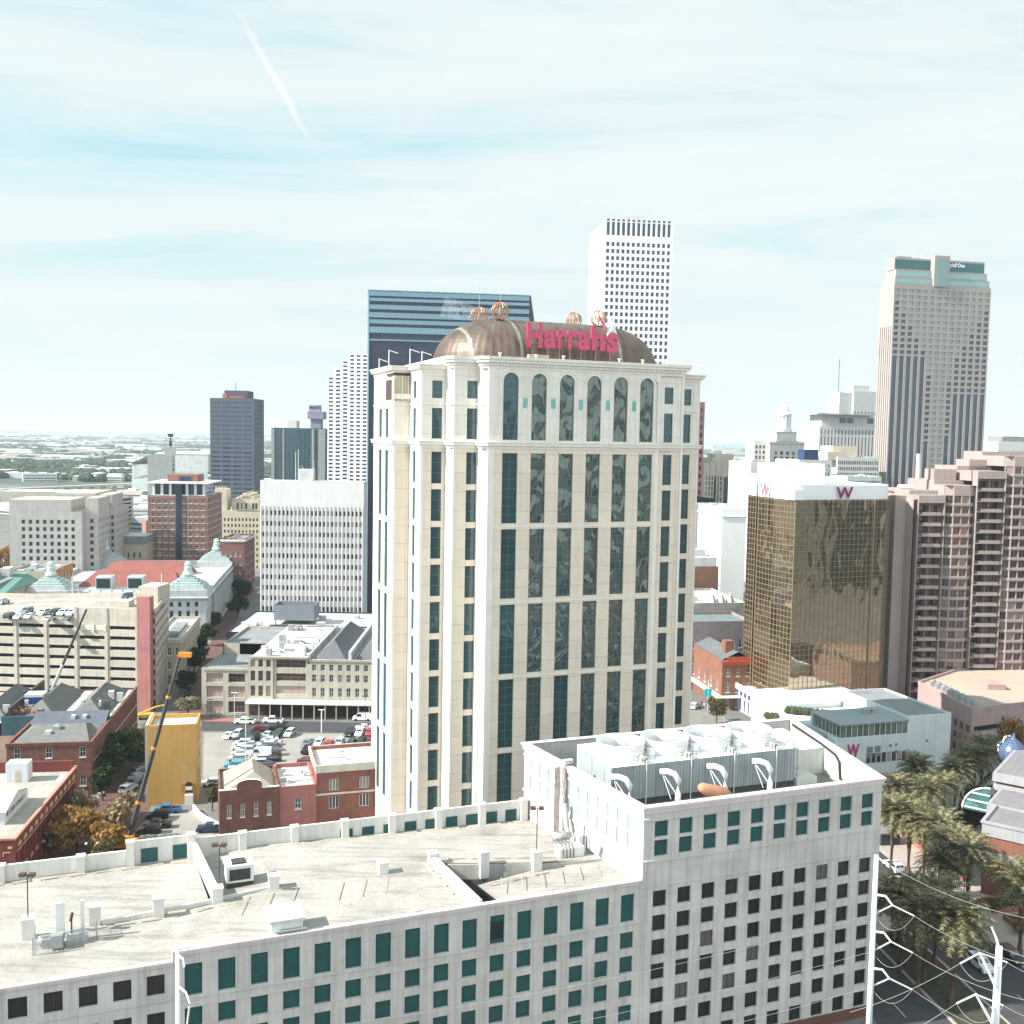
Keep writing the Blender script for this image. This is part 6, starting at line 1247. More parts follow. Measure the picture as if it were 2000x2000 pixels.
    b.mb('canopy', M('canopy pale', (.55, .6, .6))).seg((0, Ld), (0, 0), 0, 2.2, 3.9, 4.2).seg((-2.2, 0), (U1, 0), 0, 2.2, 3.9, 4.2); b.done()
    # casino block, lower right
    cb = M('casino brick', (.21, .09, .065), noise=.12, nscale=.4, joint=(.6, .2), jw=.02); tp = M('slate parapet', (.30, .30, .31), noise=.08); A = G(1915, 1745, 0)
    b = Bld('casino_hall', 'brick casino hall with grey parapets, green glass vault and blue patterned dome', 'casino', A, -37); Z = V(1920, 1588, 183).z; w = b.mb('wall', cb, tp)
    w.box(0, 44, 0, 10, 0, Z-2.2); w.box(-.3, 44.3, -.3, 10, Z-2.2, Z, 1); w.box(-.12, 44.1, -.12, 10, 6.6, 8.0, 1); w.box(-.5, 44.5, -.5, .1, Z, Z+.4, 1); w.box(-.5, .1, .1, 10, Z, Z+.4, 1)
    mr = b.mb('roof', M('mauve roof', (.20, .185, .2), noise=.1)); mr.box(.3, 44, .3, 10, Z, Z+.03); w.box(-1.4, 44, 10.003, 21, 0, Z-1.6); w.box(-1.7, 44, 9.9, 21, Z-1.6, Z+.3, 1); mr.box(-1.2, 44, 10.4, 20.6, Z+.3, Z+.33)
    w.box(-2.6, 44, 21.003, 44, 0, Z-.2); w.box(-2.9, 44, 20.7, 44, Z-.2, Z+1.0, 1); w.box(-2.6, 44, 21.1, 44, Z+1.0, Z+1.6); w.box(-3.1, 44, 20.5, 44, Z+1.6, Z+3.2, 1); mr.box(-2.5, 44, 21.2, 43.5, Z+3.2, Z+3.23)
    gv = b.mb('glass_vault', GL('vault glass', (.06, .16, .16), refl=(.5, .7, .7), fac=.2), M('vault white', (.65, .7, .7), noise=0))
    n = 10; R_ = 5.0; cu_, cz = -3.0, Z-4.6
    P = lambda k, v: (cu_+R_*cos(pi/2+pi/2*k/n), v, cz+R_*sin(pi/2+pi/2*k/n))
    for k in range(n): gv.poly([P(k, 19), P(k+1, 19), P(k+1, 34), P(k, 34)], 0); gv.poly([(cu_, 18.98, cz), P(k, 18.98), P(k+1, 18.98)], 0)
    gv.tube([P(k, 18.9) for k in range(n+1)], .2, 6, 1)
    for q in range(3): gv.box(cu_-R_+.4+q*.5, cu_, 18.8, 18.95, cz+.4+1.5*q, cz+.65+1.5*q, 1)
    q_ = V(1978, 1468, 214); u, dv_, z = b.L(*q_); mt, t = new_mat('dome blue'); out = t.n('ShaderNodeOutputMaterial'); pb = t.n('ShaderNodeBsdfPrincipled', _Roughness=.35); t.l(pb.outputs[0], out.inputs[0]); br = t.n('ShaderNodeTexBrick', offset=0); tc = t.n('ShaderNodeUVMap'); t.l(tc.outputs[0], br.inputs[0]); br.inputs['Scale'].default_value = 1; br.inputs['Brick Width'].default_value = .55; br.inputs['Row Height'].default_value = .45; br.inputs['Mortar Size'].default_value = .05; br.inputs['Color1'].default_value = (.03, .05, .12, 1); br.inputs['Color2'].default_value = (.04, .07, .15, 1); br.inputs['Mortar'].default_value = (.12, .17, .27, 1); t.l(br.outputs[0], pb.inputs[0])
    b.mb('dome', mt).rev((u, dv_, z-2.8), [(1.3, 0), (2.2, .7), (2.7, 1.9), (2.75, 3.0), (2.2, 4.1), (1.2, 5.1), (.4, 5.8), (.1, 6.9)], 24); b.box('dome_base', tp, u-1.1, u+1.1, dv_-1.1, dv_+1.1, 0, z-2.7)
    fl = b.mb('flower_relief', M('flower pink', (.5, .2, .25), noise=.3, nscale=3), M('flower white', (.7, .72, .66), noise=.1), M('flower green', (.08, .3, .25), noise=.1)); r_ = random.Random(2)
    for k in range(46): th = r_.uniform(0, 1); an = 3.0+r_.uniform(-.5, .7)-th*1.0; rr = 2.75*sin(.5+th*2.1)+.1; fl.rev((u+rr*cos(an), dv_+rr*sin(an), z-2.0+5.1*th), [(.12, -.2), (.28, 0), (.12, .2)], 6, r_.randrange(3))
    b.done(smooth=('dome',))
town_right()
# ================================================================ streets, car park, planting, vehicles
asph = M('asphalt', (.055, .055, .06), noise=.2, nscale=.4, streak=0); lotm = M('car park concrete', (.27, .255, .235), noise=.16, nscale=.12, joint=(4, 4), jw=.03, off=0, streak=0)
side = M('pavement', (.36, .31, .28), noise=.12, joint=(1.5, 1.5), jw=.03, off=0, streak=0); bks = M('brick street', (.13, .075, .065), noise=.25, nscale=.4, joint=(.4, .2), jw=.03, streak=0)
def sheet(name, pts, mat, z, kind='structure'):
    return tag(MB().poly([(p[0], p[1], z) for p in pts]).build(name, mat), kind=kind)
def Gs(*px): return [G(x, y, 0) for x, y in px]
def slab_(name, pts, mat, h):
    b = MB(); pts = [(p[0], p[1]) for p in pts]; ar = sum(pts[i-1][0]*pts[i][1]-pts[i][0]*pts[i-1][1] for i in range(len(pts)))
    if ar < 0: pts = pts[::-1]
    b.prism(pts, 0.0, h); return tag(b.build(name, mat), kind='structure')
def streets():
    sheet('road', Gs((395, 1406), (760, 1412), (765, 1432), (392, 1428)), asph, .004)
    sheet('car_park', Gs((398, 1431), (765, 1434), (760, 1515), (396, 1528)), lotm, .008)
    slab_('pavement', Gs((396, 1403.5), (486, 1405), (486, 1411), (396, 1409)), M('brick pavement', (.32, .13, .09), noise=.15), .12)
    sheet('side_street', Gs((186, 1560), (290, 1400), (345, 1400), (300, 1560), (240, 1720), (60, 1720)), bks, .006)
    sheet('car_court', Gs((290, 1592), (400, 1580), (425, 1650), (285, 1660)), lotm, .010)
    sheet('back_street', Gs((345, 1400), (398, 1400), (470, 1190), (500, 1100), (482, 1100), (440, 1190)), bks, .012)
    # right hand street
    def W2(u, v): a = radians(98.5); o = (56.5, 150); return (o[0]+u*sin(a)+v*cos(a)*1.0, o[1]-u*cos(a)*1.0*-1*-1+v*sin(a))
    W2 = lambda u, v: (56.5+u*cos(radians(8))-v*sin(radians(8)), 146+u*sin(radians(8))+v*cos(radians(8)))
    sheet('road', [W2(-6, -60), W2(26, -60), W2(24, 62), W2(-6, 62)], asph, .004)
    slab_('pavement', [W2(24, -60), W2(90, -60), W2(90, 92), W2(24, 62)], side, .14)
    slab_('median', [W2(4.5, -60), W2(12.5, -60), W2(12.5, 18), W2(10.5, 26), W2(6, 26), W2(4.5, 18)], side, .14)
    slab_('planting_bed', [W2(5, -60), W2(12, -60), W2(12, 16), W2(5, 16)], M('bed soil', (.05, .05, .035), noise=.4, nscale=1.5), .2)
    ln = M('road paint', (.5, .5, .48), noise=.15)
    for u0 in (-1.2, 18.3):
        for k in range(9): v = -56+12*k; sheet('road_markings', [W2(u0-.07, v), W2(u0+.07, v), W2(u0+.07, v+4), W2(u0-.07, v+4)], ln, .009)
    slab_('crossing_pavement', [W2(-6, 62), W2(60, 62), W2(60, 74), W2(-6, 74)], side, .1)
    sheet('cross_street', Gs((1340, 1372), (1415, 1400), (1440, 1440), (1300, 1440)), M('pale street', (.20, .19, .18), noise=.15), .006)
    # planter walls of brick on the plaza
    pb = M('planter brick', (.34, .15, .1), noise=.15); cp = M('planter cap', (.5, .35, .28))
    for (x, y, w_, d, lb) in ((1938, 1785, 6, 4.5, 'low brick planter with shrub beside the casino wall'), (1995, 1825, 6, 5, 'low brick planter at the right edge of the plaza'), (1880, 1725, 1.2, 26, 'long low brick planter wall beside the palm row')):
        p = G(x, y, 0); t = empty('planter', (p.x, p.y, .14), radians(8), lb, 'planter'); q = MB()
        q.seg((0, 0), (w_, 0), -.3, 0, 0, .9); q.seg((w_, 0), (w_, d), -.3, 0, 0, .9); q.seg((w_, d), (0, d), -.3, 0, 0, .9); q.seg((0, d), (0, 0), -.3, 0, 0, .9); q.build('wall', pb, t)
        MB().box(.3, w_-.3, .3, d-.3, 0, .7).build('soil', M('bed soil', (.05, .05, .035)), t)
    # curved white wall by the brick shops
    pts = [G(x, y, 0) for x, y in ((378, 1583), (388, 1597), (402, 1607), (420, 1616), (436, 1624))]; b = MB()
    for p, q in zip(pts[:-1], pts[1:]): b.seg((p.x, p.y), (q.x, q.y), -.15, .15, 0, 1.4)
    tag(b.build('boundary_wall', white_frame), 'low curving white wall between the mustard building and the brick shop', 'wall')
streets()
# ---------------------------------------------------------------- trees
def leaf_mat(name, c1, c2):
    mt, t = new_mat(name); out = t.n('ShaderNodeOutputMaterial'); b = t.n('ShaderNodeBsdfPrincipled', _Roughness=.7); g = t.n('ShaderNodeNewGeometry'); oi = t.n('ShaderNodeObjectInfo')
    f = t.math('FRACT', t.math('ADD', g.outputs['Random Per Island'], t.math('MULTIPLY', oi.outputs['Random'], .3))); c = t.mix(f, c1, c2); t.l(c, b.inputs[0]); b.inputs['Specular IOR Level'].default_value = .2
    tr = t.n('ShaderNodeBsdfTranslucent'); t.l(c, tr.inputs[0]); mx = t.n('ShaderNodeMixShader'); mx.inputs[0].default_value = .3; t.l(b.outputs[0], mx.inputs[1]); t.l(tr.outputs[0], mx.inputs[2]); t.l(mx.outputs[0], out.inputs[0]); return mt
LM = {'gold': leaf_mat('autumn leaves', (.20, .11, .03), (.36, .22, .07)), 'bare': leaf_mat('thin leaves', (.20, .15, .09), (.34, .26, .16)), 'dark': leaf_mat('evergreen leaves', (.015, .03, .012), (.05, .065, .02)), 'olive': leaf_mat('olive leaves', (.08, .08, .03), (.16, .14, .05))}
barkm = M('bark', (.12, .09, .07), noise=.2, nscale=2)
def tree_proto(kind, seed, n=1500, R=3.2, Hc=6.5, ls=.30):
    r = random.Random(seed); t = empty('tree', (0, 0, -500))
    tk = MB(); tk.tube([(0, 0, 0), (.1, 0, Hc*.3), (.05, .1, Hc*.62)], .28, 7, r1=.16); blobs = []
    for k in range(11):
        a = r.uniform(0, 2*pi); q = r.uniform(.15, 1)*R*.72; z = Hc*.55+r.uniform(0, Hc*.5); c = (q*cos(a), q*sin(a), z); blobs.append((c, r.uniform(.30, .55)*R)); tk.tube([(0, 0, Hc*r.uniform(.3, .55)), (c[0]*.5, c[1]*.5, (z+Hc*.5)/2), c], .11, 5, r1=.03)
    k_ = tk.build('trunk', barkm, t); child(k_, t); lf = MB(); m_ = n if kind != 'bare' else int(n*.5)
    for k in range(m_):
        c, q = blobs[r.randrange(len(blobs))]; d = Vector((r.gauss(0, 1), r.gauss(0, 1), r.gauss(0, .8))).normalized()*q*r.uniform(.45, 1.08); p = Vector(c)+d
        a = Vector((r.uniform(-1, 1), r.uniform(-1, 1), r.uniform(-1, 1))).normalized(); b = a.cross(Vector((r.uniform(-1, 1), r.uniform(-1, 1), r.uniform(-1, 1)))).normalized(); s = ls*r.uniform(.6, 1.4)
        lf.poly([p-a*s-b*s*.6, p+a*s-b*s*.6, p+a*s*.8+b*s*.7, p-a*s*.6+b*s*.8])
    o = lf.build('crown', LM[kind], t); child(o, t); return t
def trees():
    pr = {k: [tree_proto(k, 10+i*7+hash_(k)) for i in range(2)] for k in LM}
    used = set()
    T = [(160, 1565, 6, 'bare', 1.15, 'bare golden street tree beside the ornate red building, farthest of the row'), (150, 1605, 6, 'gold', 1.15, 'golden street tree overhanging the brick street in the middle of the row'), (188, 1612, 6, 'gold', .8, 'small golden tree between two larger ones on the brick street'), (128, 1640, 5, 'gold', 1.0, 'dark golden tree nearest the ornate red building wall'),
         (222, 1600, 5, 'bare', 1.1, 'pale bare tree left of the crane boom'), (212, 1642, 5, 'gold', 1.0, 'golden tree left of the crane base'), (240, 1572, 5, 'bare', .9, 'pale bare tree behind the crane boom'), (205, 1680, 4, 'olive', .8, 'small olive tree low by the parapet left of the crane'),
         (228, 1452, 6, 'dark', 1.25, 'dark evergreen against the brick warehouse side, upper one'), (262, 1440, 7, 'olive', 1.0, 'olive green tree top beside the dark evergreen near the mustard building'), (215, 1492, 5, 'dark', 1.2, 'dark evergreen against the brick warehouse side, middle one'), (200, 1532, 4, 'dark', 1.0, 'dark evergreen against the brick warehouse side, lowest one'), (262, 1475, 5, 'dark', 1.0, 'dark evergreen just left of the mustard building'),
         (415, 1567, 3, 'olive', .7, 'yellow green shrub tree between the mustard building and brick shop'), (378, 1290, 5, 'dark', 1.2, 'dark tree in the shaded back street, nearest one'), (388, 1262, 5, 'dark', 1.2, 'dark tree in the shaded back street, second one'), (362, 1330, 5, 'dark', 1.0, 'dark tree beside the beige corner building'), (402, 1236, 5, 'dark', 1.1, 'dark tree in the back street by the custom house'), (418, 1212, 5, 'dark', 1.1, 'dark tree beyond the custom house flank'),
         (398, 1092, 6, 'gold', 1.6, 'golden tree between the brick condo and custom house dome'), (366, 1096, 6, 'gold', 1.4, 'golden tree in front of the brick condo podium'), (444, 1088, 8, 'gold', 2.0, 'large golden tree before the small brick block'), (462, 1105, 8, 'gold', 1.7, 'golden tree right of the largest golden tree'), (472, 1148, 6, 'dark', 1.6, 'dark round tree at the end of the custom house'), (464, 1182, 5, 'dark', 1.3, 'dark tree below the round dark one near the annex'), (330, 1098, 5, 'dark', 1.6, 'dark tree below the brick condo podium'), (300, 1100, 5, 'dark', 1.6, 'dark tree left below the brick condo podium'),
         (10, 1092, 8, 'gold', 1.8, 'golden tree at the left edge beside the beige office'), (1400, 1392, 3.5, 'olive', .95, 'olive street tree in front of the orange corner house'), (1412, 1252, 6, 'dark', 1.2, 'dark tree behind the orange corner house'), (1438, 1262, 6, 'olive', .9, 'olive tree between the orange house chimney and bronze hotel'), (1388, 1262, 6, 'dark', .9, 'dark tree left behind the orange corner house roof'),
         (1978, 1450, 12, 'gold', 1.1, 'golden tree behind the blue dome at the right edge'), (1922, 1578, 6, 'dark', 1.1, 'dark tree between the palms and the casino corner'), (1898, 1600, 5, 'dark', 1.0, 'dark tree left of the casino corner under the palms'), (1905, 1560, 5, 'olive', .9, 'reddish olive tree beside the glass vault')]
    for px, y, h, kind, s, lb in T:
        i = RN.randrange(2); src = pr[kind][i]; p = G(px, y, h*.9*s); key = (kind, i)
        if key in used: o = copy_tree(src)
        else: used.add(key); o = src
        o.location = (p.x, p.y, 0); o.rotation_euler = (0, 0, RN.uniform(0, 6)); k = h/6.0 if h > 6 else 1; o.scale = (s, s, s*max(k, .95)); tag(o, lb, 'tree', 'street trees of the town')
    for kind in pr:
        for i in range(2):
            if (kind, i) not in used:
                for k in KIDS[pr[kind][i].name]: bpy.data.objects.remove(k)
                bpy.data.objects.remove(pr[kind][i])
def hash_(s): return sum(ord(c)*(i+1) for i, c in enumerate(s))
def palm_proto(seed, Hh=11.0, nf=88):
    r = random.Random(seed); t = empty('palm_tree', (0, 0, -500)); tk = MB(); tk.tube([(0, 0, 0), (.1, 0, .5), (.05, .03, Hh*.5), (0, 0, Hh-.8), (0, 0, Hh)], .42, 9, r1=.34); tk.rev((0, 0, Hh-1.0), [(.3, 0), (.55, .4), (.6, .9), (.3, 1.4)], 9)
    child(tk.build('trunk', M('palm trunk', (.11, .075, .05), noise=.25, nscale=2), t), t); lf = MB()
    for k in range(nf):
        a = 2.399*k+r.uniform(-.2, .2); el = radians(76-92*(k/nf)**.9)+r.uniform(-.1, .1); L = r.uniform(4.4, 5.4); n = 9; P = []; p = Vector((0, 0, Hh+.1)); e = el
        for i in range(n+1):
            P.append(p.copy()); p = p+Vector((cos(a)*cos(e), sin(a)*cos(e), sin(e)))*(L/n); e -= .075+.02*i
        sd = Vector((-sin(a), cos(a), 0))
        for i in range(1, n):
            q = P[i]; d = (P[i+1]-P[i-1]).normalized(); w = .8*sin(pi*(i+.6)/(n+1))+.1
            for s in (-1, 1):
                for f in (0, .5):
                    b0 = q+d*(L/n*f); tip = b0+sd*s*w+d*.42+Vector((0, 0, -.18*w+r.uniform(-.05, .05))); lf.poly([b0, b0+d*.27, tip])
        lf.poly([P[0]+sd*.06, P[n//2]+sd*.03, P[n], P[n//2]-sd*.03, P[0]-sd*.06])
    child(lf.build('crown', leaf_mat('palm fronds', (.03, .04, .018), (.30, .265, .15)) if 'palm fronds' not in bpy.data.materials else bpy.data.materials['palm fronds'], t), t); return t
def palms():
    pr = [palm_proto(3), palm_proto(8, 10.5, 56)]; used = set()
    T = [(1752, 1535, 'front left of the sunlit cluster'), (1812, 1546, 'front middle of the sunlit cluster'), (1790, 1500, 'back left of the sunlit cluster'), (1845, 1525, 'centre of the sunlit cluster'), (1868, 1500, 'right of centre in the sunlit cluster'), (1880, 1485, 'near the pink garage, sunlit'), (1905, 1480, 'rightmost in the sunlit cluster'), (1920, 1468, 'farthest right below the pink garage'),
         (1893, 1672, 'alone in full sun beside the brick planter'), (1998, 1735, 'cut by the right edge before the casino wall'), (1745, 1590, 'shaded, leftmost beside the office block'), (1778, 1598, 'shaded, second from the office block'), (1808, 1612, 'shaded, in the middle of the dark group'), (1840, 1622, 'shaded, right in the dark group'), (1862, 1650, 'shaded, just left of the sunlit single palm'), (1838, 1670, 'shaded, below the dark group'),
         (1762, 1760, 'on the median, leftmost'), (1790, 1740, 'on the median, farthest'), (1812, 1775, 'on the median, middle'), (1832, 1752, 'on the median, right of middle'), (1866, 1815, 'on the median, nearest with lit fronds'), (1800, 1800, 'on the median, near left')]
    for i, (px, y, w) in enumerate(T):
        p = G(px, y, 11.0); k = i % 2; src = pr[k]
        if k in used: o = copy_tree(src)
        else: used.add(k); o = src
        o.location = (p.x, p.y, .1); s = RN.uniform(.9, 1.12); o.scale = (s, s, s); o.rotation_euler = (0, 0, RN.uniform(0, 6)); tag(o, 'date palm '+w, 'palm', 'date palms along the boulevard')
    o = copy_tree(pr[1]); p = G(367, 1372, 4.5); o.location = (p.x, p.y, 0); o.scale = (.85, .85, .42); tag(o, 'short palm on the corner below the cream commercial row', 'palm')
    # shrubs
    for px, y, s, kind, lb in ((1945, 1770, .35, 'olive', 'round yellow green shrub in the brick planter by the casino'), (1992, 1812, .4, 'gold', 'golden shrub in the planter at the right edge'), (1750, 1835, .4, 'dark', 'low dark hedge clump at the end of the median')):
        t = tree_proto(kind, px, 500, 4.0, 5.0, .5); p = G(px, y, 1); t.location = (p.x, p.y, 0); t.scale = (s, s, s*.8); t.name = 'shrub'; tag(t, lb, 'shrub')
trees(); palms()
# ---------------------------------------------------------------- vehicles
paint = M('car paint', (1, 1, 1), rough=.28, noise=0, streak=0, objcol=True, spec=.6); tyre = M('tyre', (.02, .02, .02), noise=0, streak=0); cgl = GL('car glass', (.01, .013, .016), refl=(.7, .75, .8), fac=.12, var=0); lampm = M('headlamp', (.7, .7, .7), rough=.2, noise=0, streak=0)
def car_proto(kind):
    t = empty('parked_'+{'van': 'van', 'pickup': 'pickup'}.get(kind, 'car'), (0, 0, -500))
    prof = {'sedan': ([(-2.3, .62), (-2.25, .9), (-1.5, .98), (-.9, 1.42), (.55, 1.45), (1.25, .98), (2.15, .82), (2.32, .55)], 4.6, 1.78), 'suv': ([(-2.3, .6), (-2.28, 1.15), (-2.05, 1.72), (.45, 1.76), (1.15, 1.15), (2.15, 1.0), (2.32, .6)], 4.7, 1.9),
            'pickup': ([(-2.85, .65), (-2.85, 1.1), (-.75, 1.1), (-.55, 1.8), (.85, 1.82), (1.5, 1.2), (2.6, 1.08), (2.8, .65)], 5.7, 1.95), 'van': ([(-2.8, .6), (-2.8, 2.1), (-2.6, 2.2), (1.2, 2.2), (1.9, 1.35), (2.6, 1.15), (2.75, .6)], 5.6, 2.0)}[kind]
    pr, L, w = prof; b = MB(); hw = w/2; zb = .32; top = max(z for x, z in pr); belt = {'sedan': .95, 'suv': 1.12, 'pickup': 1.12, 'van': 1.3}[kind]
    def hwz(z): return hw if z <= belt else hw-(z-belt)/(top-belt)*.18
    n = len(pr)
    for i in range(n-1):
        (x0, z0), (x1, z1) = pr[i], pr[i+1]; b.poly([(x0, -hwz(z0), z0), (x1, -hwz(z1), z1), (x1, hwz(z1), z1), (x0, hwz(z0), z0)])
    for s in (-1, 1):
        lo = [(pr[0][0], zb), (pr[-1][0], zb)]; pts = [(x, z) for x, z in pr]; P = [(lo[0][0], s*hw, zb), (lo[1][0], s*hw, zb)]+[(x, s*hwz(z), z) for x, z in reversed(pts)]; b.poly(P if s < 0 else P[::-1])
    b.poly([(pr[0][0], -hw, zb), (pr[0][0], -hw, pr[0][1]), (pr[0][0], hw, pr[0][1]), (pr[0][0], hw, zb)][::-1]); b.poly([(pr[-1][0], -hw, zb), (pr[-1][0], hw, zb), (pr[-1][0], hw, pr[-1][1]), (pr[-1][0], -hw, pr[-1][1])])
    b.poly([(pr[0][0], -hw, zb), (pr[0][0], hw, zb), (pr[-1][0], hw, zb), (pr[-1][0], -hw, zb)])
    if kind == 'pickup': b.box(-2.6, -.95, -.8, .8, 1.105, 1.11, 1)
    child(b.build('body', [paint, tyre], t), t); g = MB(); ci = [i for i in range(n-1) if max(pr[i][1], pr[i+1][1]) > belt+.15 and abs(pr[i][1]-pr[i+1][1]) > .25]
    for i in ci:
        (x0, z0), (x1, z1) = pr[i], pr[i+1]; nx, nz = -(z1-z0), (x1-x0); l = sqrt(nx*nx+nz*nz); e = .012; nx, nz = nx/l*e, nz/l*e
        f = lambda k: (x0+(x1-x0)*k+nx, z0+(z1-z0)*k+nz); a_, c_ = f(.12), f(.88)
        if kind == 'van' and x0 < 0: continue
        g.poly([(a_[0], -hwz(a_[1])+.12, a_[1]), (c_[0], -hwz(c_[1])+.12, c_[1]), (c_[0], hwz(c_[1])-.12, c_[1]), (a_[0], hwz(a_[1])-.12, a_[1])])
    xs = [x for x, z in pr if z > top-.12]; x0, x1 = min(xs), max(xs); xa = {'sedan': -1.35, 'suv': -2.1, 'pickup': -.62, 'van': .2}[kind]; xb = {'sedan': 1.05, 'suv': .98, 'pickup': 1.28, 'van': 1.7}[kind]
    if kind == 'van': x0 = .3
    for s in (-1, 1):
        zt = top-.12; zl = belt+.05; pts = [(xa, s*(hwz(zl)+.01), zl), (xb, s*(hwz(zl)+.01), zl), (x1-.02, s*(hwz(zt)+.01), zt), (x0+.02, s*(hwz(zt)+.01), zt)]; g.poly(pts if s < 0 else pts[::-1])
    child(g.build('window', cgl, t), t)
    wx = {'sedan': 1.4, 'suv': 1.42, 'pickup': 1.75, 'van': 1.7}[kind]; wm = None
    for x in (-wx, wx):
        for s in (-1, 1):
            q = MB().tube([(0, -.12, 0), (0, .12, 0)], .36, 14)
            if wm is None: wm = q.mesh('wheel', [tyre])
            o = bpy.data.objects.new('wheel', wm); COL.objects.link(o); o.parent = t; o.location = (x, s*(hw-.08), .36); child(o, t)
    q = MB()
    for s in (-1, 1): q.box(pr[-1][0]-.02, pr[-1][0]+.02, s*hw*.55-.2*1, s*hw*.55+.2, .62, .78)
    child(q.build('headlights', lampm, t), t); return t
PROTO = {}
CC = {'white': (.75, .76, .78), 'silver': (.42, .45, .48), 'grey': (.16, .17, .19), 'black': (.012, .012, .015), 'dark green': (.03, .06, .055), 'red': (.42, .03, .03), 'blue': (.03, .14, .30), 'navy': (.02, .03, .08), 'maroon': (.14, .02, .03), 'teal': (.04, .30, .42), 'brown': (.14, .09, .07)}
def car(px, y, kind, col, hd, lb, z=0.0, group='vehicles in the car park'):
    if kind not in PROTO: PROTO[kind] = [car_proto(kind), False]
    src, used = PROTO[kind]
    if used: o = copy_tree(src, color=CC[col])
    else:
        o = src; PROTO[kind][1] = True
        for k in KIDS[o.name]: k.color = (*CC[col], 1)
    p = G(px, y, z+.5); o.location = (p.x, p.y, z+.02); o.rotation_euler = (0, 0, radians(hd)); tag(o, lb, {'van': 'van', 'pickup': 'pickup truck'}.get(kind, 'car'), group); return o
def q4(x, y): return 360+x/4.025, 1160+y/4.025
def q3(x, y): return x/3.864, 1140+y/3.864
def cars():
    K = {'sedan': 'car', 'suv': 'tall car', 'pickup': 'pickup', 'van': 'van'}
    A = [(475, 1005, 'pickup', 'white', 180, 'parked at the kerb below the two bay front of the cream row'), (695, 998, 'pickup', 'white', 180, 'parked at the kerb by the start of the white canopy'), (1400, 980, 'van', 'white', 180, 'driving past the canopy near the hotel tower'),
         (350, 1115, 'sedan', 'white', 262, 'leftmost in the back row of the car park'), (418, 1108, 'suv', 'silver', 262, 'second from left in the back row'), (508, 1108, 'suv', 'dark green', 262, 'third from left in the back row'), (578, 1068, 'suv', 'maroon', 185, 'parked sideways behind the back row'), (750, 1058, 'pickup', 'black', 0, 'parked sideways along the back of the car park'), (655, 1110, 'sedan', 'silver', 262, 'in the back row left of the dark green pair'), (738, 1105, 'suv', 'dark green', 262, 'in the back row under the black pickup'), (828, 1100, 'suv', 'silver', 262, 'rightmost in the back row of the left block'),
         (455, 1142, 'sedan', 'navy', 188, 'just below the back row on the left'), (540, 1150, 'van', 'black', 262, 'boxy and standing between the two left columns'), (455, 1178, 'suv', 'white', 188, 'top of the left column'), (520, 1185, 'sedan', 'silver', 188, 'beside the top of the left column'), (440, 1212, 'sedan', 'white', 188, 'second in the left column'), (470, 1232, 'suv', 'silver', 188, 'third in the left column'), (440, 1255, 'sedan', 'white', 188, 'fourth in the left column'), (415, 1300, 'suv', 'silver', 188, 'fifth in the left column'), (390, 1352, 'suv', 'teal', 188, 'bright and sixth in the left column'), (378, 1400, 'pickup', 'white', 188, 'lowest in the left column above the gabled shop'),
         (668, 1150, 'sedan', 'white', 188, 'top of the second column'), (690, 1172, 'sedan', 'silver', 188, 'second in the second column'), (640, 1195, 'suv', 'silver', 188, 'third in the second column'), (690, 1215, 'sedan', 'navy', 188, 'fourth in the second column'), (690, 1252, 'suv', 'brown', 188, 'fifth in the second column'), (595, 1262, 'van', 'white', 188, 'big and white roofed between the columns'), (600, 1300, 'suv', 'white', 188, 'below the big white van'), (690, 1300, 'sedan', 'black', 188, 'sixth in the second column'), (575, 1335, 'suv', 'silver', 188, 'just above the gabled shop roof'), (645, 1342, 'sedan', 'navy', 188, 'lowest in the second column'),
         (215, 1492, 'suv', 'white', 188, 'right of the mustard building'), (272, 1500, 'sedan', 'black', 188, 'beside the white one right of the mustard building'), (970, 1182, 'pickup', 'grey', 262, 'left end of the right block'), (972, 1228, 'pickup', 'black', 82, 'lower left of the right block'), (1060, 1178, 'suv', 'white', 262, 'second in the right block'), (1062, 1222, 'sedan', 'navy', 82, 'below the white one in the right block'), (1130, 1200, 'suv', 'red', 262, 'bright in the middle of the right block'), (1220, 1175, 'suv', 'silver', 262, 'pale blue grey in the right block'), (1310, 1185, 'suv', 'dark green', 262, 'right of the silver one in the right block'), (1390, 1168, 'suv', 'black', 262, 'tallest at the right of the right block'), (1300, 1098, 'suv', 'black', 262, 'in the upper right row'), (1382, 1095, 'suv', 'white', 262, 'in the upper right row beside the black one'), (1462, 1090, 'sedan', 'red', 262, 'next to the hotel tower in the upper right row'), (1410, 1052, 'sedan', 'white', 188, 'behind the upper right row'), (1455, 1160, 'sedan', 'maroon', 262, 'next to the hotel tower in the right block'), (960, 1312, 'sedan', 'maroon', 188, 'by the white corner of the red brick offices')]
    for x, y, k, c, h, w in A: car(*q4(x, y), k, c, h, f'{c} {K[k]} {w}')
    B_ = [(1265, 1708, 'pickup', 'blue', 188, 'below the mustard building'), (1190, 1752, 'suv', 'black', 188, 'second below the mustard building'), (1185, 1822, 'pickup', 'black', 188, 'right of the crane base'), (1130, 1862, 'suv', 'black', 188, 'just above the garage parapet by the crane'), (1590, 1852, 'pickup', 'navy', 188, 'beside the corner of the brown brick shop'),
          (1045, 1412, 'suv', 'grey', 76, 'in the shaded side street, farthest'), (1030, 1458, 'sedan', 'silver', 76, 'in the shaded side street, second'), (1012, 1500, 'sedan', 'grey', 76, 'in the shaded side street, third'), (968, 1548, 'suv', 'silver', 76, 'in the side street half under the pale tree'), (1390, 835, 'suv', 'grey', 80, 'in the back street under the dark trees'), (1400, 795, 'sedan', 'navy', 80, 'farther up the back street under the trees')]
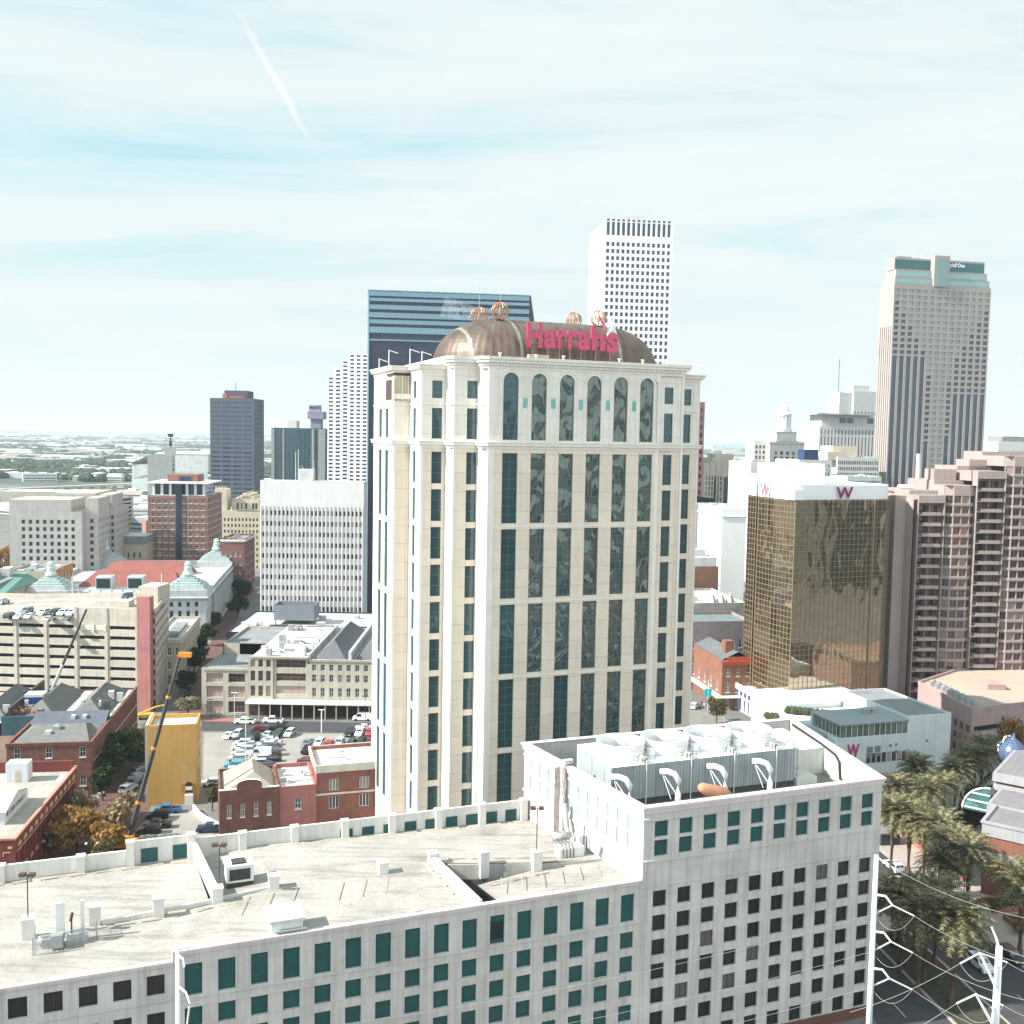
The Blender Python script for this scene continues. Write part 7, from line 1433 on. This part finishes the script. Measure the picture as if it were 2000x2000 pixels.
    for x, y, k, c, h, w in B_: car(*q3(x, y), k, c, h, f'{c} {K[k]} {w}', group='vehicles in the streets')
    R_ = [(35, 560, 'suv', 'silver', 86, 26.3, 'at the left edge of the garage roof'), (118, 725, 'suv', 'dark green', 86, 25.85, 'front row of the garage roof, leftmost'), (228, 730, 'sedan', 'white', 86, 25.85, 'front row of the garage roof, second'), (305, 672, 'suv', 'grey', 266, 26.1, 'second row of the garage roof, leftmost'), (348, 725, 'sedan', 'white', 86, 25.85, 'front row of the garage roof, third'), (495, 690, 'suv', 'white', 266, 26.1, 'second row of the garage roof, second'), (628, 688, 'suv', 'black', 266, 26.1, 'second row of the garage roof, third'), (722, 690, 'suv', 'white', 266, 26.1, 'second row of the garage roof, fourth'), (824, 690, 'suv', 'white', 266, 26.1, 'second row of the garage roof, rightmost'), (560, 758, 'sedan', 'silver', 86, 25.85, 'front row of the garage roof, fourth'), (782, 752, 'sedan', 'grey', 86, 25.85, 'front row of the garage roof, rightmost'), (1455, 500, 'suv', 'navy', 266, 28.0, 'alone near the lift house on the garage roof'), (1790, 530, 'sedan', 'red', 176, 28.5, 'bright by the red stair tower on the garage roof')]
    for x, y, k, c, h, z, w in R_: car(x/5.855, 1080+y/5.855, k, c, h, f'{c} {K[k]} {w}', z=z, group='cars on the cream garage roof')
    for x, y, k, c, h, w in ((1745, 1693, 'suv', 'white', 100, 'on the boulevard beside the office block, farther one'), (1757, 1724, 'sedan', 'white', 100, 'on the boulevard beside the office block, nearer one'), (1915, 1884, 'suv', 'white', 278, 'on the boulevard under the power lines'), (1975, 1868, 'suv', 'black', 278, 'in shade by the casino pavement'), (1357, 1380, 'suv', 'silver', 60, 'on the cross street beside the hotel tower')): car(x, y, k, c, h, f'{c} {K[k]} {w}', group='vehicles in the streets')
cars()
# ================================================================ cranes, poles, lamps, people
def cranes():
    st = M('crane steel', (.035, .035, .038), rough=.6, noise=.1); orr = M('crane orange', (.6, .22, .02), rough=.5, noise=.05)
    base = V(243, 1668, 190); tip = V(352, 1279, 201); t = empty('mobile_crane', (base.x, base.y, 0), 0, 'mobile crane with long dark boom and orange tip before the mustard building', 'crane')
    b = base-Vector((base.x, base.y, 0)); e = tip-Vector((base.x, base.y, 0)); fr = [0, .25, .52, .78, 1.0]; rr = [.62, .54, .46, .38]
    for k in range(4):
        p, q = b.lerp(e, fr[k]), b.lerp(e, fr[k+1]); MB().tube([p, q], rr[k]*.85, 6).build('boom_section', st, t); d = (q-p).normalized(); MB().tube([q-d*.3, q+d*.25], rr[k]+.03, 6).build('boom_collar', orr, t)
    MB().box(-.3, 2.2, -.5, .5, -.4, .5).build('boom_head', orr, t).location = e
    MB().tube([e+Vector((1.6, 0, -.3)), e+Vector((1.6, 0, -5))], .04, 4).build('hoist_line', st, t)
    MB().box(-1.6, 1.4, -1.6, 1.6, 1.3, 2.9).box(-3.2, -1.6, -1.4, 1.4, 1.2, 3.6).build('counterweight', orr, t); MB().box(1.0, 3.0, -2.2, -.6, 1.2, 3.0).build('cab', orr, t)
    MB().box(-4, 5, -1.3, 1.3, .6, 1.3).build('chassis', st, t)
    for x in (-3, -1.4, 2.6, 4): MB().tube([(x, -1.4, .55), (x, 1.4, .55)], .55, 12).build('wheel', tyre, t)
    base = V(99, 1353, 268); tip = V(169, 1190, 275); t = empty('slender_crane', (base.x, base.y, 0), 0, 'slender dark crane boom leaning across the cream parking garage', 'crane'); o = Vector((base.x, base.y, 0))
    for k in range(3): MB().tube([(base-o).lerp(tip-o, k/3), (base-o).lerp(tip-o, (k+1)/3)], .42-.07*k, 6).build('boom_section', st if k else galv, t)
    MB().tube([(base-o), Vector((-2, 0, 0))], .5, 6).build('mast', galv, t)
    p = G(285, 1404, 0); t = empty('yellow_lift', (p.x, p.y, 0), .3, 'small yellow boom lift beside the foot of the red stair tower', 'lift machine'); ylw = M('lift yellow', (.6, .42, .06), noise=.05)
    MB().box(-2, 2, -1, 1, .5, 1.5).build('chassis', ylw, t); MB().tube([(-2, 0, 1.4), (2.5, 0, 3.2), (5, 0, 3.6)], .25, 6).build('arm', ylw, t)
    for x in (-1.4, 1.4): MB().tube([(x, -1.1, .4), (x, 1.1, .4)], .4, 12).build('wheel', tyre, t)
cranes()
def poles():
    wp = M('pole white', (.72, .74, .78), rough=.45, noise=.04); ins = M('insulator', (.62, .6, .55), rough=.4, noise=.05); wire = M('wire', (.32, .31, .30), rough=.5, noise=0)
    def P(px, y, D): return V(px, y, D)
    def istr(t, o, a, b):
        m = MB(); n = 14; m.tube([a-o, b-o], .03, 5)
        for k in range(n): c = a.lerp(b, (k+.5)/n); d = (b-a).normalized()*.03; m.tube([c-d-o, c+d-o], .11, 8)
        m.build('insulator', ins, t)
    def wirelen(name, a, b, sag, lb):
        pts = [a.lerp(b, k/18)+Vector((0, 0, -sag*4*(k/18)*(1-k/18))) for k in range(19)]
        tag(MB().tube(pts, .022, 5).build(name, wire), lb, 'power line', 'power lines over the boulevard')
    def pole(px, y, D, r, lb):
        top = P(px, y, D); o = Vector((top.x, top.y, 0)); t = empty('utility_pole', o, 0, lb, 'utility pole', 'tall white utility poles'); MB().tube([(0, 0, 0), (0, 0, top.z)], r*1.25, 14, r1=r*.8).build('pole', wp, t, smooth=True); return t, o, top
    t, o, top = pole(1712, 1670, 120, .33, 'tall white utility pole beside the corner of the office block with three arms')
    def z(y): return V(1708, y, 120).z
    MB().tube([(0, 0, z(1672)), (.5, -.2, z(1678)), (.9, -.3, z(1684))], .1, 7).build('arm', wp, t)
    ends = []
    for y0, (x1, y1), (xl, yl), (xr, yr) in ((1747, (1743, 1768), (1708, 1785), (1786, 1789)), (1819, (1740, 1839), (1704, 1858), (1783, 1861)), (1891, (1737, 1911), (1701, 1927), (1782, 1933))):
        e = P(x1, y1, 118.5); s = Vector((o.x, o.y, z(y0))); m = (s+e)/2+Vector((.25, 0, .45)); MB().tube([s-o, m-o, e-o], .15, 8, r1=.1).build('arm', wp, t); l = P(xl, yl, 120.5); rgt = P(xr, yr, 115); istr(t, o, e, l); istr(t, o, e, rgt)
        j = [l.lerp(rgt, k/10)+Vector((0, 0, -1.9*4*(k/10)*(1-k/10))) for k in range(11)]; MB().tube([q-o for q in j], .022, 5).build('jumper', wire, t); ends.append((l, rgt))
    wirelen('power_line', P(1726, 1684, 119.5), P(2040, 1800, 98), 1.0, 'topmost power line running right from the tall pole top')
    for (l, r_), y, w in zip(ends, (1895, 1965, 2055), ('upper', 'middle', 'lowest')): wirelen('power_line', r_, P(2060, y, 92), .9, w+' power line running right and down from the pole by the office block'); wirelen('power_line', l, P(-150, y+180, 96), 3.2, w+' power line crossing in front of the long garage wall')
    t, o, top = pole(1952, 1848, 105, .42, 'tall white utility pole at the lower right with long raked arms'); a = P(1951, 1850, 105); MB().tube([a-o, P(1946, 1832, 105)-o, P(1937, 1811, 105)-o], .16, 8, r1=.1).build('arm', wp, t)
    for (x0, y0), (x1, y1), (xl, yl), (xr, yr), q in (((1948, 1934), (1914, 1861), (1875, 1882), (1968, 1880), 'upper'), ((1940, 2002), (1906, 1942), (1868, 1960), (1960, 1964), 'lower')):
        s = P(x0, y0, 104.5); e = P(x1, y1, 104); MB().tube([s-o, e-o], .19, 8, r1=.13).build('arm', wp, t); l = P(xl, yl, 106); r_ = P(xr, yr, 101.5); istr(t, o, e, l); istr(t, o, e, r_); j = [l.lerp(r_, k/10)+Vector((0, 0, -2.0*4*(k/10)*(1-k/10))) for k in range(11)]; MB().tube([g-o for g in j], .022, 5).build('jumper', wire, t)
        wirelen('power_line', r_, P(2080, yr+40, 92), .4, q+' power line leaving the lower right pole to the right'); wirelen('power_line', l, P(1660, yl+(95 if q == 'upper' else 110), 112), .5, q+' power line coming from the left to the lower right pole')
    wirelen('power_line', P(1951, 1849, 105), P(2080, 1890, 93), .2, 'short power line from the top of the lower right pole')
    t, o, top = pole(347, 1854, 100, .27, 'tall white utility pole in front of the long garage wall at the lower left')
    for (x0, y0), (x1, y1) in (((348, 1866), (360, 1889)), ((348, 1926), (371, 1960))): s = P(x0, y0, 100); e = P(x1, y1, 99); MB().tube([s-o, (s+e)/2-o+Vector((.2, 0, .25)), e-o], .13, 8, r1=.09).build('arm', wp, t)
    istr(t, o, P(370, 1965, 99), P(365, 2005, 98.5))
poles()
def street_furniture():
    dk = M('lamp pole dark', (.05, .06, .06), noise=0); wh = white_frame
    def lamp(p, h, lb, two=True, mat=dk):
        t = empty('street_lamp', (p.x, p.y, 0), radians(9), lb, 'street lamp'); MB().tube([(0, 0, 0), (0, 0, h)], .09, 7).build('pole', mat, t)
        for s in ((-1, 1) if two else (1,)): MB().tube([(0, 0, h-.3), (s*.5, 0, h+.1), (s*1.0, 0, h-.3)], .05, 5).build('arm', mat, t); MB().rev((s*1.0, 0, h-.75), [(.05, 0), (.26, .15), (.22, .4), (.05, .5)], 10).build('lamp_head', wh, t)
    lamp(V(180, 1650, 181), V(180, 1645, 181).z+.3, 'twin headed white lantern lamp in the brick street left of the crane'); lamp(V(97, 1640, 184), V(97, 1637, 184).z, 'dark twin lantern lamp close to the ornate red building')
    for (px, y, h, lb) in ((458, 1404, 7.4, 'pale lamp pole in front of the two bay end of the cream row'), (628, 1431, 6.2, 'thick pale lamp pole at the rear edge of the car park'), (411, 1404, 5.5, 'dark twin lamp at the left corner of the cream row'), (713, 1440, 11, 'thin dark lamp pole near the hotel tower in the car park'), (480, 1490, 11, 'thin pale lamp pole between the parked car columns')):
        p = G(px, y, 0); t = empty('lamp_post', (p.x, p.y, 0), 0, lb, 'lamp post'); mt = wh if 'pale' in lb else dk; MB().tube([(0, 0, 0), (0, 0, h)], .16 if 'thick' in lb else .08, 7).build('pole', mt, t); MB().box(-.9, .9, -.15, .15, h, h+.15).build('lamp_head', mt, t)
    p = G(1382, 1386, 0); t = empty('street_sign', (p.x, p.y, 0), 0, 'turquoise banner sign on a thin pole beside the orange corner house', 'sign'); MB().tube([(0, 0, 0), (0, 0, 9)], .07, 6).build('pole', wh, t); MB().box(-1.1, 1.1, -.05, .05, 3.8, 6.4).build('panel', M('turquoise', (.02, .35, .38), noise=0), t)
    for (px, y, h, lb) in ((1735, 1645, 6, 'dark single lamp beside the kiosk in the boulevard square'), (1882, 1760, 5, 'small white lantern lamp in the planting near the long planter')): lamp(G(px, y, 0), h, lb, two=False)
    p = G(1733, 1648, 0); t = empty('kiosk', (p.x, p.y, .1), radians(8), 'small dark roofed kiosk on the pale square beside the office block', 'kiosk'); MB().box(-2, 2, -1.2, 1.2, 0, 2.4).build('body', dk, t); MB().box(-2.4, 2.4, -1.6, 1.6, 2.4, 2.7).build('roof', M('kiosk roof', (.2, .18, .2)), t)
    # fallen dark branch pile on the car park
    # people near the corner house
    skin = M('skin', (.42, .25, .18), noise=0)
    def person(px, y, top, leg, lb, hd=0.0):
        p = G(px, y, 0); t = empty('person', (p.x, p.y, .01), hd, lb, 'person'); b = MB()
        b.tube([(-.1, .12, .03), (-.1, 0, .45), (-.09, 0, .9)], .07, 8, r1=.11).tube([(.1, -.14, .03), (.1, 0, .45), (.09, 0, .9)], .07, 8, r1=.11).rev((0, 0, .82), [(.16, 0), (.18, .1), (.15, .28), (.2, .52), (.16, .62), (.06, .66), (.055, .72)], 12, 1, sx=1.1, sy=.7)
        for s in (-1, 1): b.tube([(s*.2, 0, 1.4), (s*.26, .04*s, 1.12), (s*.25, .12*s, .88)], .055, 7, 1, r1=.04)
        b.rev((0, 0, 1.52), [(.05, 0), (.09, .06), (.105, .14), (.09, .22), (.03, .26)], 10, 2); b.build('body', [M('cloth '+leg[0], leg[1], noise=0), M('cloth '+top[0], top[1], noise=0), skin], t, smooth=True); MB().rev((0, .012, 1.62), [(.11, 0), (.115, .08), (.09, .15), (.02, .18)], 10).build('hair', M('hair', (.04, .03, .02), noise=0), t)
    C = {'white': ('white', (.7, .7, .7)), 'red': ('red', (.5, .05, .05)), 'blue': ('blue', (.06, .12, .3)), 'black': ('black', (.02, .02, .02)), 'khaki': ('khaki', (.35, .28, .18)), 'green': ('green', (.05, .35, .25))}
    for px, y, a, b, w in ((1370, 1378, 'red', 'black', 'leftmost of the group by the banner sign'), (1376, 1383, 'white', 'khaki', 'left of the banner sign pole'), (1388, 1385, 'black', 'blue', 'right of the banner sign pole'), (1392, 1379, 'white', 'blue', 'near the orange house wall'), (1384, 1378, 'blue', 'khaki', 'behind the banner sign pole')): person(px, y, C[a], C[b], f'person in {a} top and {b} trousers {w}')
    p = G(198, 1556, 0); t = empty('motor_scooter', (p.x, p.y, .02), .4, 'white motor scooter standing in the shaded brick street', 'scooter'); MB().tube([(-.7, 0, .5), (0, 0, .45), (.4, 0, .55), (.6, 0, 1.1)], .14, 8).box(-.8, -.1, -.16, .16, .6, .85).build('body', wh, t)
    for x in (-.6, .65): MB().tube([(x, -.06, .28), (x, .06, .28)], .28, 12).build('wheel', tyre, t)
    person(199, 1549, C['green'], C['black'], 'person in green top standing by the white scooter')
street_furniture()
# ================================================================ the far plain
def far():
    r = random.Random(17); mats = [M('far roof white', (.6, .6, .6), noise=.1), M('far roof tan', (.42, .38, .33), noise=.1), M('far roof grey', (.25, .26, .28), noise=.1), M('far brick', (.26, .15, .12), noise=.1)]
    wn = GW; n = 0
    def low(px, dy, w, d, h, mi):
        hy = 855+.0177*(px-1000); p = G(px, hy+dy, 0); o = MB().box(-w/2, w/2, 0, d, 0, h, mi, r.choice((0, 0, 1, 2)))
        k = int(w/4); fl = max(1, int(h/4))
        for f in range(fl): o.box(-w/2+1, w/2-1, -.08, -.01, 1.2+3.8*f, 2.6+3.8*f, 4)
        if r.random() < .6: o.box(-w*.2, w*.1, d*.3, d*.6, h, h+2.5, 0)
        x = o.build('low_building', mats+[wn]); x.location = (p.x, p.y, 0); x.rotation_euler = (0, 0, radians(r.choice((9, 9, -20, 30))+r.uniform(-4, 4)))
        tag(x, 'flat roofed low building out on the hazy plain left of the towers' if px < 760 else 'flat roofed low building in the distance right of the hotel tower', 'building', 'low buildings on the hazy plain, left' if px < 760 else 'low buildings in the distance, right')
    for k in range(105):
        dy = 22+190*r.random()**1.3; D = 160000/dy; s = 1+D/2500; px = r.uniform(-20, 640)
        if dy > 120 and 10 < px < 250: continue
        low(px, dy, r.uniform(16, 50)*s, r.uniform(12, 30)*s, r.uniform(5, 13), r.randrange(4))
    for k in range(34): dy = 22+70*r.random(); D = 160000/dy; s = 1+D/2500; low(r.uniform(1370, 2010), dy, r.uniform(14, 40)*s, r.uniform(12, 30)*s, r.uniform(8, 20), r.randrange(4))
    # long white exhibition sheds, elevated road
    for (px, y, w, d, h, lb, mi) in ((95, 935, 150, 60, 9, 'very long low white shed on the plain left of the arena', 0), (210, 925, 110, 50, 10, 'white flat roofed shed in front of the arena', 0), (60, 990, 60, 40, 16, 'pale flat block behind the beige office at the left edge', 1)):
        p = G(px, y, 0); x = MB().box(-w/2, w/2, 0, d, 0, h, mi, 0).build('long_shed', mats); x.location = (p.x, p.y, 0); x.rotation_euler = (0, 0, radians(5)); tag(x, lb, 'shed')
    b = Bld('distant_parking_deck', 'pale open parking deck with dark bands behind the beige office', 'parking garage', G(60, 1040, 0), 6); w = b.mb('wall', cream); b.wall((0, 0), (50, 0), 0, 26, [(10, 48)], [(2+3.4*k, 3.8+3.4*k) for k in range(7)], 'void', rec=.6); b.wall((50, 0), (62, 60), 0, 26, [(2, 58)], [(2+3.4*k, 3.8+3.4*k) for k in range(7)], 'void', rec=.6); b.mb('roof', conc).poly([(0, 0, 25.4), (50, 0, 25.4), (62, 60, 25.4), (0, 60, 25.4)]); b.done()
    t = empty('elevated_road', (0, 0, 0), 0, 'elevated concrete road on piers crossing the plain behind the beige office', 'viaduct'); A, B = G(-60, 975, 0), G(420, 950, 0); d = MB(); A.z = B.z = 9; d.seg((A.x, A.y), (B.x, B.y), -5, 5, 8, 10.4); d.build('deck', cream, t); q = MB()
    for k in range(22): c = A.lerp(B, k/21); q.box(c.x-1, c.x+1, c.y-5, c.y+5, 0, 8)
    tag(q.build('pier', cream, t), kind='stuff')
    # tree cover of the suburbs, beyond counting
    for nm, x0, x1, N in (('distant_woodland', -60, 760, 9500), ('distant_woodland', 1330, 2060, 1500)):
        m = MB(); cs = [(r.uniform(x0, x1), r.uniform(0, 1)) for _ in range(260)]
        for k in range(N):
            px, q_ = cs[r.randrange(len(cs))]; px += r.gauss(0, 22); dy = 8+88*(q_**1.25)+r.gauss(0, 3); dy = max(dy, 6.5); hy = 855+.0177*(px-1000)
            if dy > 60 and x0 > 1000: dy *= .5
            p = G(px, hy+dy, 0); s = min(1+p.y/3200, 5); R_ = r.uniform(4, 8)*s; h = r.uniform(7, 12)*(.8+.2*s); a0 = r.uniform(0, 2); m.rev((p.x, p.y, 0), [(R_*.8, 0), (R_, h*.45), (R_*.65, h*.85), (.2, h)], 6, 0, a0)
        tag(m.build(nm, leaf_mat('woodland', (.03, .055, .035), (.07, .10, .05)) if 'woodland' not in bpy.data.materials else bpy.data.materials['woodland']), kind='stuff')
    m = MB()
    for k in range(420): px = r.uniform(-40, 760) if k % 4 else r.uniform(1340, 2040); dy = 7+62*r.random(); hy = 855+.0177*(px-1000); p = G(px, hy+dy, 0); s = 1+p.y/1800; a = r.uniform(8, 26)*s; m.box(p.x-a, p.x+a, p.y, p.y+a*.8, 0, r.uniform(5, 11)*(.7+.3*s), r.randrange(2), r.choice((0, 0, 1)))
    tag(m.build('distant_suburb', mats[:2]), kind='stuff')
    # unseen blocks added behind and beside the viewpoint, filling the glass fronts' reflections
    m = MB(); g1 = M('reflection block dark', (.05, .055, .055), joint=(4, 3.6), jw=.5, jcol=(3.2, 3.1, 2.9), off=0, noise=.1); g2 = M('reflection block brown', (.22, .16, .11), joint=(5, 3.6), jw=.6, jcol=(1.6, 1.5, 1.4), off=0)
    rr = random.Random(6)
    for k in range(16): x = -330+45*k+rr.uniform(-8, 8); m.box(x-rr.uniform(9, 17), x+rr.uniform(9, 17), -190-rr.uniform(0, 60), -180, 0, rr.choice((30, 55, 75, 96, 120)), k % 2)
    m.box(280, 320, 20, 80, 0, 62, 1); m.box(330, 400, 100, 150, 0, 95, 0); m.box(300, 340, -60, -10, 0, 40, 1); m.box(400, 480, 10, 60, 0, 80, 0)
    tag(m.build('added_reflection_blocks', [g1, g2]), kind='structure')
far()
def haze_and_steam():
    b = MB().box(-9000, 9000, -400, 16000, -1, 260); mt = bpy.data.materials.new('haze'); mt.use_nodes = True; t = NT(mt.node_tree); out = t.n('ShaderNodeOutputMaterial'); v = t.n('ShaderNodeVolumePrincipled'); v.inputs['Color'].default_value = (.78, .91, 1, 1); v.inputs['Density'].default_value = HAZE; v.inputs['Anisotropy'].default_value = 0; t.l(v.outputs[0], out.inputs['Volume'])
    tag(b.build('haze', mt), kind='stuff')
HAZE = .00007
haze_and_steam()
def plume(name, lb, c, size, dens, lean=(0, 0), seed=0):
    m = MB(); n = 9; pts = [Vector((lean[0]*(k/n)**1.3, lean[1]*(k/n), size[1]*k/n)) for k in range(n+1)]
    m.tube(pts, size[0]*.45, 10, r1=size[0]); mt = bpy.data.materials.new(name); mt.use_nodes = True; t = NT(mt.node_tree); out = t.n('ShaderNodeOutputMaterial'); v = t.n('ShaderNodeVolumePrincipled'); v.inputs['Color'].default_value = (.97, .98, 1, 1)
    tc = t.n('ShaderNodeTexCoord'); nz = t.n('ShaderNodeTexNoise', _Scale=2.2/size[0], _Detail=3, _Roughness=.6, _Distortion=.6); t.l(tc.outputs['Object'], nz.inputs[0]); t.l(t.math('MULTIPLY', t.math('MULTIPLY', t.math('SUBTRACT', nz.outputs[0], .48), 7.0, True), dens), v.inputs['Density']); t.l(v.outputs[0], out.inputs['Volume'])
    o = m.build(name, mt); o.location = c; tag(o, lb, kind='stuff')
plume('steam', 'thin white steam rising from the grey rooftop cooling box', V(575, 1172, 366), (3.2, 13), .10, (3, 0))
plume('steam', 'wisp of white steam drifting left of the domed roof globes', V(965, 628, 300), (3.2, 4), .12, (-15, 0))
plume('smoke', 'far white smoke plume on the left horizon', V(102, 838, 6000), (24, 190), .012, (20, 0))
